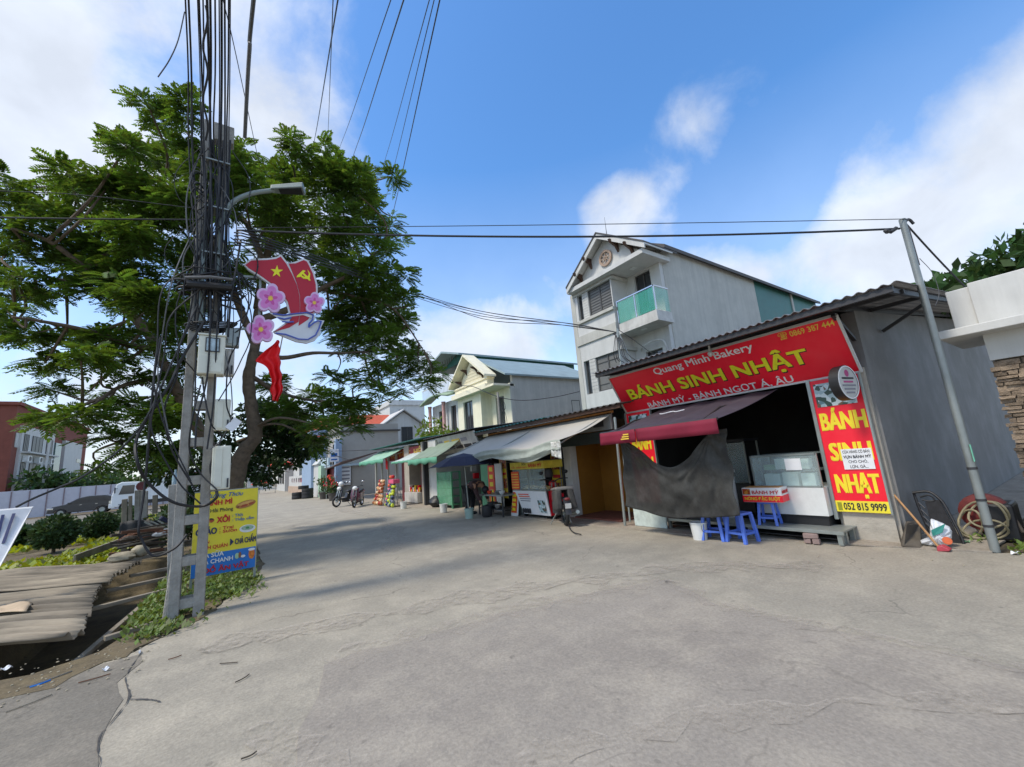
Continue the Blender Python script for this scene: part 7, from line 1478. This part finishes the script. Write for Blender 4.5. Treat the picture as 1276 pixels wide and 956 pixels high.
for k in range(24):
    x = rng.uniform(-2.2, -.9); y = rng.uniform(12.5, 13.6); z = .1 + .028 * k; a = rng.normal() * .18 + (0 if k % 4 else .5); L = rng.uniform(.5, 1.0); d = Vector((math.cos(a), math.sin(a), rng.normal() * .05)) * L / 2
    c_ = Vector((-1.55 + rng.normal() * .15, y, z)); MB().bar(c_ - d, c_ + d, rng.uniform(.05, .1), rng.uniform(.025, .06)).build('scrap_board', ['wood_dark', 'wood_old', 'rust', 'wood_dark'][k % 4], label='old %s board stacked in the scrap wood pile' % ['dark', 'grey', 'brown', 'dark'][k % 4], cat='board', group='scrap boards in the wood pile')
pz = lambda x, y, z0_=0: AY(x, y, 14.2)
for k, (x, y0_, y1_, w_, m_, lab) in enumerate(((155, 622, 690, .10, 'wood_old', 'tall weathered post at the corner of the wood pile'), (162, 618, 660, .07, 'wood_old', 'wooden stake with ochre foot behind the wood pile'), (171, 611, 650, .10, 'concrete_pole', 'pale concrete stake behind the black sheet'), (176, 611, 650, .08, 'concrete_pole', 'second pale concrete stake behind the black sheet'), (181, 612, 645, .09, 'concrete_pole', 'pale square stake nearest the truck'), (193, 617, 640, .10, 'wood_old', 'short leaning stake behind the scrap'), (217, 604, 735, .13, 'concrete_pole', 'thick concrete post with bottle on top beside the pole'))):
    d_ = 14.2 if k < 6 else 8.0; a, b = AY(x, y1_, d_), AY(x + .5, y0_, d_); a.z = -.05 if k in (0, 6) else a.z; MB().bar(a, b, w_, w_).build('stake', m_, label=lab, cat='post', bevel=.008)
BT = AY(217.5, 604, 8.0); MB().lathe([(.035, 0), (.036, .1), (.03, .14), (.012, .18), (.014, .22), (.001, .222)], BT, 12).build('bottle', mat('bottle_pet', S('#9fb8c4'), .15, .1, 10, 0, alpha=.6), label='clear plastic bottle standing on the concrete post', cat='bottle', smooth=True)
MB().grid(lambda u, v: (-2.2 + .75 * u, 14.0 + .03 * math.sin(u * 14), .25 + .62 * v + .03 * math.sin(u * 5)), 14, 6).build('black_sheet', mat('tarp_black', (.03, .032, .034), .7, .2, 8, .2), label='black plastic sheet stretched between the garden stakes', cat='sheet', smooth=True, solid=.006)
MB().box((-1.25, 13.9, .75), (.5, .28, .1), rotm(.2, 0, R(38))).build('dark_cushion', mat('cushion_navy', S('#2c3048'), .8, .2, 8, .2), label='dark blue padded panel tipped on the scrap pile', cat='cushion', bevel=.03)
for k in range(3): MB().tube([(-1.7 + .12 * k, 13.6, .85), (-1.15 + .1 * k, 13.5, .48)], .02, 6).build('metal_tube', 'steel', label='bent metal tube sticking out of the scrap pile', cat='tube', group='tubes in the scrap pile')
for k in range(9):
    c_ = Vector((rng.uniform(-1.9, -1.0), rng.uniform(12.2, 13.0), .55 + .1 * rng.random())); MB().blob(c_, (.14, .08, .05), 8, 5, .3).build('scrap_lump', ['rust', 'white_old', 'wood_dark'][k % 3], label='crumpled %s scrap on top of the wood pile' % ['rusty', 'pale', 'dark'][k % 3], cat='scrap', group='scrap on the wood pile')
MB().blob((-1.75, 11.6, .33), (.22, .12, .1), 12, 8, .12).blob((-1.5, 11.75, .38), (.14, .12, .12), 10, 8, .12).build('dirt_clod', mat('clod', S('#a99f88'), .95, .2, 8, .4), label='dried lump of cement lying at the corrugated sheet end', cat='rubble', smooth=True)
WBd = thing('striped_board', 'tilted white panel with blue stripes at the garden edge', 'panel', tuple(AZ(0, 712)))
q = [AY(-40, 640, 9.0), AY(40, 633, 9.2), AY(0, 706, 8.6), AY(-30, 740, 8.5)]; MB().poly(q, (0, .05, .02)).build('board', mat('panel_white', (.7, .71, .72), .5, .1, 4, .05, dirt=.3, dirtcol=(.4, .42, .45)), WBd)
for s0 in (.25, .7): a = q[0].lerp(q[1], .45 + .4 * s0); b = q[3].lerp(q[2], .3 + .5 * s0); MB().bar(a.lerp(b, .08) + Vector((0, -.005, .01)), a.lerp(b, .55) + Vector((0, -.005, .01)), .03, .006).build('stripe', 'letter_navy', WBd)

# litter on the ground
for k, (x, y, L, ang, m_, lab) in enumerate(((62, 846, .28, .5, 'wood_old', 'flat wooden splinter lying in the dirt by the lane'), (50, 852, .12, .45, 'sign_blue', 'blue plastic spoon handle lying in the dirt'), (218, 819, .10, .3, 'rust', 'short brown twig on the road beside the crack'), (285, 826, .16, -.6, 'wood_dark', 'bent dark twig lying on the road'), (302, 845, .13, .7, 'wood_dark', 'straight dark twig on the road'), (310, 941, .08, .2, 'wood_dark', 'small curved twig close to the camera side of road'), (37, 876, .25, .55, 'wood_old', 'pale stick lying on the lane edge'), (118, 845, .2, .1, 'rust', 'brown leaf litter strip by the lane'))):
    p = AZ(x, y, .012); d = Vector((math.cos(ang), math.sin(ang), 0)) * L / 2; MB().tube(spline([p - d, p + Vector((.01, -.012, .001)), p + d], 4), .0045 + (.004 if k < 2 else 0), 5).build('twig', m_, label=lab, cat='twig')
for k, (x, y, w_, m_, lab) in enumerate(((8, 834, .07, 'paper', 'scrap of white paper under the sheet edge'), (132, 835, .05, 'paper', 'small white paper scrap on the dirt edge'), (178, 769, .05, 'petal_pink', 'pink wrapper lying in the weeds'), (1205, 676, .08, 'tub_green', 'green and white wrapper at the foot of the grey pole'), (1265, 690, .09, 'paper', 'pale wrapper at the forecourt edge'), (174, 814, .02, 'paper', 'tiny white fleck by the crack'))):
    p = AZ(x, y, .014); MB().grid(lambda u, v: (p.x + w_ * (u - .5), p.y + w_ * .7 * (v - .5), p.z + .018 * math.sin(5 * u + 2) * math.sin(4 * v + 1) + .012), 5, 4).build('wrapper', m_, label=lab, cat='litter', solid=.002)
lt = MB()
for k in range(300):
    if k < 230: x, y = rng.uniform(-3.4, -.5), rng.uniform(5.3, 6.5)
    elif k < 330: x, y = rng.uniform(6.6, 8.6), rng.uniform(1.3, 7)
    else: x, y = rng.uniform(-.6, 6.5), rng.uniform(1.8, 12)
    s_ = rng.uniform(.004, .013); lt.blob((x, y, .008 + s_ * .3), (s_, s_ * rng.uniform(.5, 1), s_ * .5), 6, 4, .3)
lt.build('gravel_litter', 'clod', kind='stuff', label='small stones and crumbs scattered on the ground', cat='gravel')
# ================================================================== far left: truck, car, fence, building
wh_t = mat('truck_white', (.72, .75, .75), .35, .04, 3, 0, coat=.3)
TKy = 46.0; tb_ = AZ(136, 644); TX0 = -7.9
TK = thing('box_truck', 'white box truck with dark red banner parked behind the garden', 'truck', (-5, TKy, 0))
MB().poly([(TX0, TKy, .45), (TX0 + 1.75, TKy, .45), (TX0 + 1.75, TKy, 2.35), (TX0 + .55, TKy, 2.4), (TX0 + .25, TKy, 2.25), (TX0, TKy, 1.35)], (0, 2.0, 0)).build('cab', wh_t, TK, bevel=.06)
MB().poly([(TX0 + .42, TKy - .012, 1.42), (TX0 + 1.35, TKy - .012, 1.42), (TX0 + 1.35, TKy - .012, 2.12), (TX0 + .62, TKy - .012, 2.12)], (0, .02, 0)).build('side_window', 'window_glass', TK)
MB().poly([(TX0 + .02, TKy + .1, 1.4), (TX0 + .02, TKy + 1.9, 1.4), (TX0 + .27, TKy + 1.85, 2.2), (TX0 + .27, TKy + .15, 2.2)], (-.02, 0, .0)).build('windscreen', 'window_glass', TK)
MB().bb(TX0 - .12, TKy + .02, .4, TX0 + .25, TKy + 1.98, .75).build('bumper', wh_t, TK, bevel=.03); MB().bb(TX0 + .45, TKy - .03, .62, TX0 + 1.3, TKy, .66).build('step', 'steel_dark', TK)
cb = MB().bb(TX0 + 1.95, TKy - .1, .85, TX0 + 7.2, TKy + 2.1, 3.15).build('cargo_box', wh_t, TK)
for k in range(22): MB().bb(TX0 + 2.05 + .235 * k, TKy - .125, .9, TX0 + 2.12 + .235 * k, TKy - .1, 3.1).build('rib', wh_t, cb)
MB().poly([(TX0 + 4.6, TKy - .135, 2.35), (TX0 + 7.0, TKy - .135, 2.35), (TX0 + 7.0, TKy - .135, 2.85), (TX0 + 4.5, TKy - .135, 2.85), (TX0 + 4.75, TKy - .135, 2.6)], (0, .008, 0)).build('banner', mat('banner_darkred', S('#5a1a20'), .5), cb)
text('SKY', (TX0 + 4.95, TKy - .137, 2.45), (1, 0, 0), UP, 1.1, .3, 'letter_white', cb, .03)
MB().bb(TX0 + 1.75, TKy + .2, .55, TX0 + 7.1, TKy + 1.8, .85).build('chassis', 'steel_dark', TK)
def vwheel(parent, x, y, r_, w_, name='wheel'):
    q = rotm(rx=R(90)); o = MB().lathe([(r_ * .6, -w_ / 2), (r_ * .95, -w_ / 2), (r_, -w_ * .35), (r_, w_ * .35), (r_ * .95, w_ / 2), (r_ * .6, w_ / 2), (r_ * .6, -w_ / 2)], (x, y, r_), 24, q, cap=False).build(name, 'black_rubber', parent, smooth=True)
    MB().lathe([(.02, w_ * .42), (r_ * .62, w_ * .46), (r_ * .62, -w_ * .4)], (x, y, r_), 20, q).build('rim', 'steel', o, smooth=True)
for x in (TX0 + .9, TX0 + 5.6): vwheel(TK, x, TKy + .12, .42, .26); vwheel(TK, x, TKy + 1.9, .42, .26)
MB().tube([(TX0 + .35, TKy - .05, 1.9), (TX0 + .3, TKy - .3, 1.9)], .02, 6).bb(TX0 + .2, TKy - .38, 1.55, TX0 + .26, TKy - .22, 2.0).build('mirror', 'black_plastic', TK); MB().bb(TX0 - .125, TKy + .1, .78, TX0 - .0, TKy + .5, 1.0).build('headlight', 'chrome', TK)
rdr = AY(177, 606, 30); MB().lathe([(.25, -.02), (.25, .02)], rdr, 14, rotm(rx=R(90))).tube([(rdr.x, 30, 0), rdr], .03, 6).build('round_sign', mat('sign_dark_red', S('#5c2224'), .6), label='dark red round sign on a post in front of the truck', cat='sign')
CX, CY = -12.4, 50.0; car_p = mat('car_grey', S('#33363b'), .25, .05, 3, 0, metal=.3, coat=.8)
CR = thing('parked_car', 'dark grey hatchback parked in front of the white site fence', 'car', (CX + 2, CY, 0))
prof = [(0, .35), (.05, .7), (.35, .85), (1.1, .98), (1.85, 1.42), (2.4, 1.52), (3.4, 1.5), (3.95, 1.35), (4.25, .95), (4.3, .55), (4.2, .32), (3.75, .3), (3.6, .5), (3.3, .62), (3.0, .5), (2.88, .28), (1.25, .28), (1.1, .5), (.82, .62), (.52, .5), (.4, .3)]
MB().poly([(CX + a, CY, b) for a, b in prof], (0, 1.7, 0)).build('body', car_p, CR, bevel=.05)
for w_ in ([(1.35, 1.0), (1.95, 1.37), (2.42, 1.44), (2.42, 1.0)], [(2.5, 1.0), (2.5, 1.44), (3.3, 1.42), (3.7, 1.02)]): MB().poly([(CX + a, CY - .012, b) for a, b in w_], (0, .02, 0)).build('side_window', 'window_glass', CR)
MB().poly([(CX + 3.98, CY + .15, 1.3), (CX + 4.24, CY + .12, .98), (CX + 4.24, CY + 1.58, .98), (CX + 3.98, CY + 1.55, 1.3)], (.02, 0, .01)).build('rear_window', 'window_glass', CR)
MB().bb(CX + 3.9, CY - .02, .78, CX + 4.3, CY + .2, 1.05).build('tail_light', 'red_paint', CR, bevel=.02); MB().bb(CX + .02, CY - .015, .62, CX + .4, CY + .2, .76).build('headlight', 'chrome', CR, bevel=.02)
for x in (.82, 3.3): vwheel(CR, CX + x, CY + .1, .31, .2); vwheel(CR, CX + x, CY + 1.6, .31, .2)
MB().bb(CX + 1.2, CY - .12, .98, CX + 1.4, CY, 1.1).build('mirror', car_p, CR, bevel=.02); MB().bb(CX + 1.9, CY - .014, .82, CX + 2.05, CY, .85).bb(CX + 2.85, CY - .014, .82, CX + 3.0, CY, .85).build('door_handle', 'chrome', CR)
sheet('garden_path', [(-30, 36), (-2, 36), (-2, 52), (-30, 52)], -.02, 'road_asphalt')
FE = thing('site_fence', 'white sheet-metal site fence with grey posts behind the car', 'fence', (-12, 56, 0))
fa, fb = Vector((-26, 52, 0)), Vector((-4, 60, 0)); nF = 22; fpm = mat('fence_white', S('#c6c5cc'), .6, .06, 3, .03, dirt=.2, dirtcol=(.4, .38, .38))
for k in range(nF):
    a = fa.lerp(fb, k / nF); b = fa.lerp(fb, (k + .95) / nF); MB().poly([a, b, b + Vector((0, 0, 2.45)), a + Vector((0, 0, 2.45))], (.02, .06, 0)).build('panel', fpm, FE)
    MB().bar(a - (b - a) * .025 + Vector((0, -.03, 0)), a - (b - a) * .025 + Vector((0, -.03, 2.4)), .07, .07).build('post', mat('fence_post', S('#8a7a7c'), .7), FE)
# red brick office block
mat('office_glass', (.03, .035, .04), .35, .3, .8, 0, spec=.25)
OB = thing('office_block', 'reddish brown office building with white window bays beyond the fence', 'building', (-24, 80, 0))
brk = mat('office_brick', S('#80493c'), .9, .12, 2, .1); bX = -20.0
Yp = lambda px: AX(px, 560, bX).y
yA, yB = Yp(14), Yp(107); zT = 12.0
MB().bb(bX - 14, yA, 0, bX, yB, zT).build('wall', brk, OB); MB().bb(bX - 14.3, yA - .3, zT, bX + .3, yB + .3, zT + .35).build('parapet', brk, OB)
y1_, y2_ = Yp(21), Yp(63.5)
wv = MB().bb(bX, y1_, 0, bX + .25, y2_, zT - 2.1).build('window_bay', 'white_paint', OB)
cols = [(Yp(19.5) + .4, Yp(24)), (Yp(28.5), Yp(42)), (Yp(47), Yp(61))]; cols = [(y1_ + .6, y1_ + 1.9), (y1_ + 3.0, y1_ + 6.2), (y1_ + 7.6, y2_ - .8)]
for fz_ in (.6, 3.9, 7.1):
    for a, b in cols: window_x(wv, bX, a, b, fz_, fz_ + 1.9, 3, depth=-.01, name='window', gm='office_glass'); 
    for o in [c for c in wv.children if c.name.startswith('window')][-3:]: o.location.x += .28
    MB().bb(bX + .25, y1_ + .3, fz_ - .28, bX + .9, y2_ - .3, fz_ - .12).build('ledge', 'white_paint', wv)
    if fz_ > 1:
        for j in range(3):
            yy = (cols[j][0] + cols[j][1]) / 2; t = thing('air_conditioner', 'white air conditioner unit on an office ledge, %s' % ('upper row' if fz_ > 5 else 'lower row'), 'air conditioner', (bX + .5, yy, fz_ - 1.25), 'office air conditioners')
            MB().bb(bX + .3, yy - .5, fz_ - 1.25, bX + .75, yy + .5, fz_ - .55).build('case', 'plastic_white', t); MB().lathe([(.28, 0), (.28, .02)], (bX + .755, yy + .1, fz_ - .9), 16, rotm(ry=R(90))).build('fan', 'black_plastic', t)
MB().bb(bX + .0, Yp(64.5), 0, bX + .35, Yp(72), zT - 3.2).build('stair_glazing', mat('stair_glass', S('#5f7470'), .15, .2, 1, 0), OB)
MB().bb(bX + .02, Yp(76), 0, bX + .4, Yp(98), zT - 2.6).build('white_panel', 'white_paint', OB)
for zz in (3.2, 6.6): MB().bb(bX + .4, Yp(98) - 2.4, zz, bX + .44, Yp(98) - .4, zz + .5).build('vent', 'window_glass', OB)
MB().bb(bX + .02, yA + .5, zT - 4.6, bX + .08, yA + 3.0, zT - 3.0).build('notice_panel', 'white_old', OB)
MB().tube([AX(52, 612, -17.5), AX(63, 545, -17.5)], .12, 8).build('lamp_post', 'white_old', label='slim white lamp post in front of the office windows', cat='lamp post')
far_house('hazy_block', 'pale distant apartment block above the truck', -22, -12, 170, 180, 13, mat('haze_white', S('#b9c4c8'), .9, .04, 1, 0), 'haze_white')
tl = MB()
for k in range(60):
    x = rng.uniform(-40, 3); leafy(tl, (x, 108 + rng.uniform(-6, 6), 2.6), (2.4, 2, 1.8), 70, .9, rng)
tl.build('far_tree_belt', mid_l, kind='stuff', label='far belt of trees closing the view on the left', cat='trees')
hd = MB()
for k in range(16):
    leafy(hd, (rng.uniform(-1.6, -.3), rng.uniform(15.5, 18), .6), (.4, .4, .55), 130, .16, rng)
hd.build('hedge', bush_l, kind='stuff', label='dark undergrowth behind the scrap wood and pole', cat='hedge')
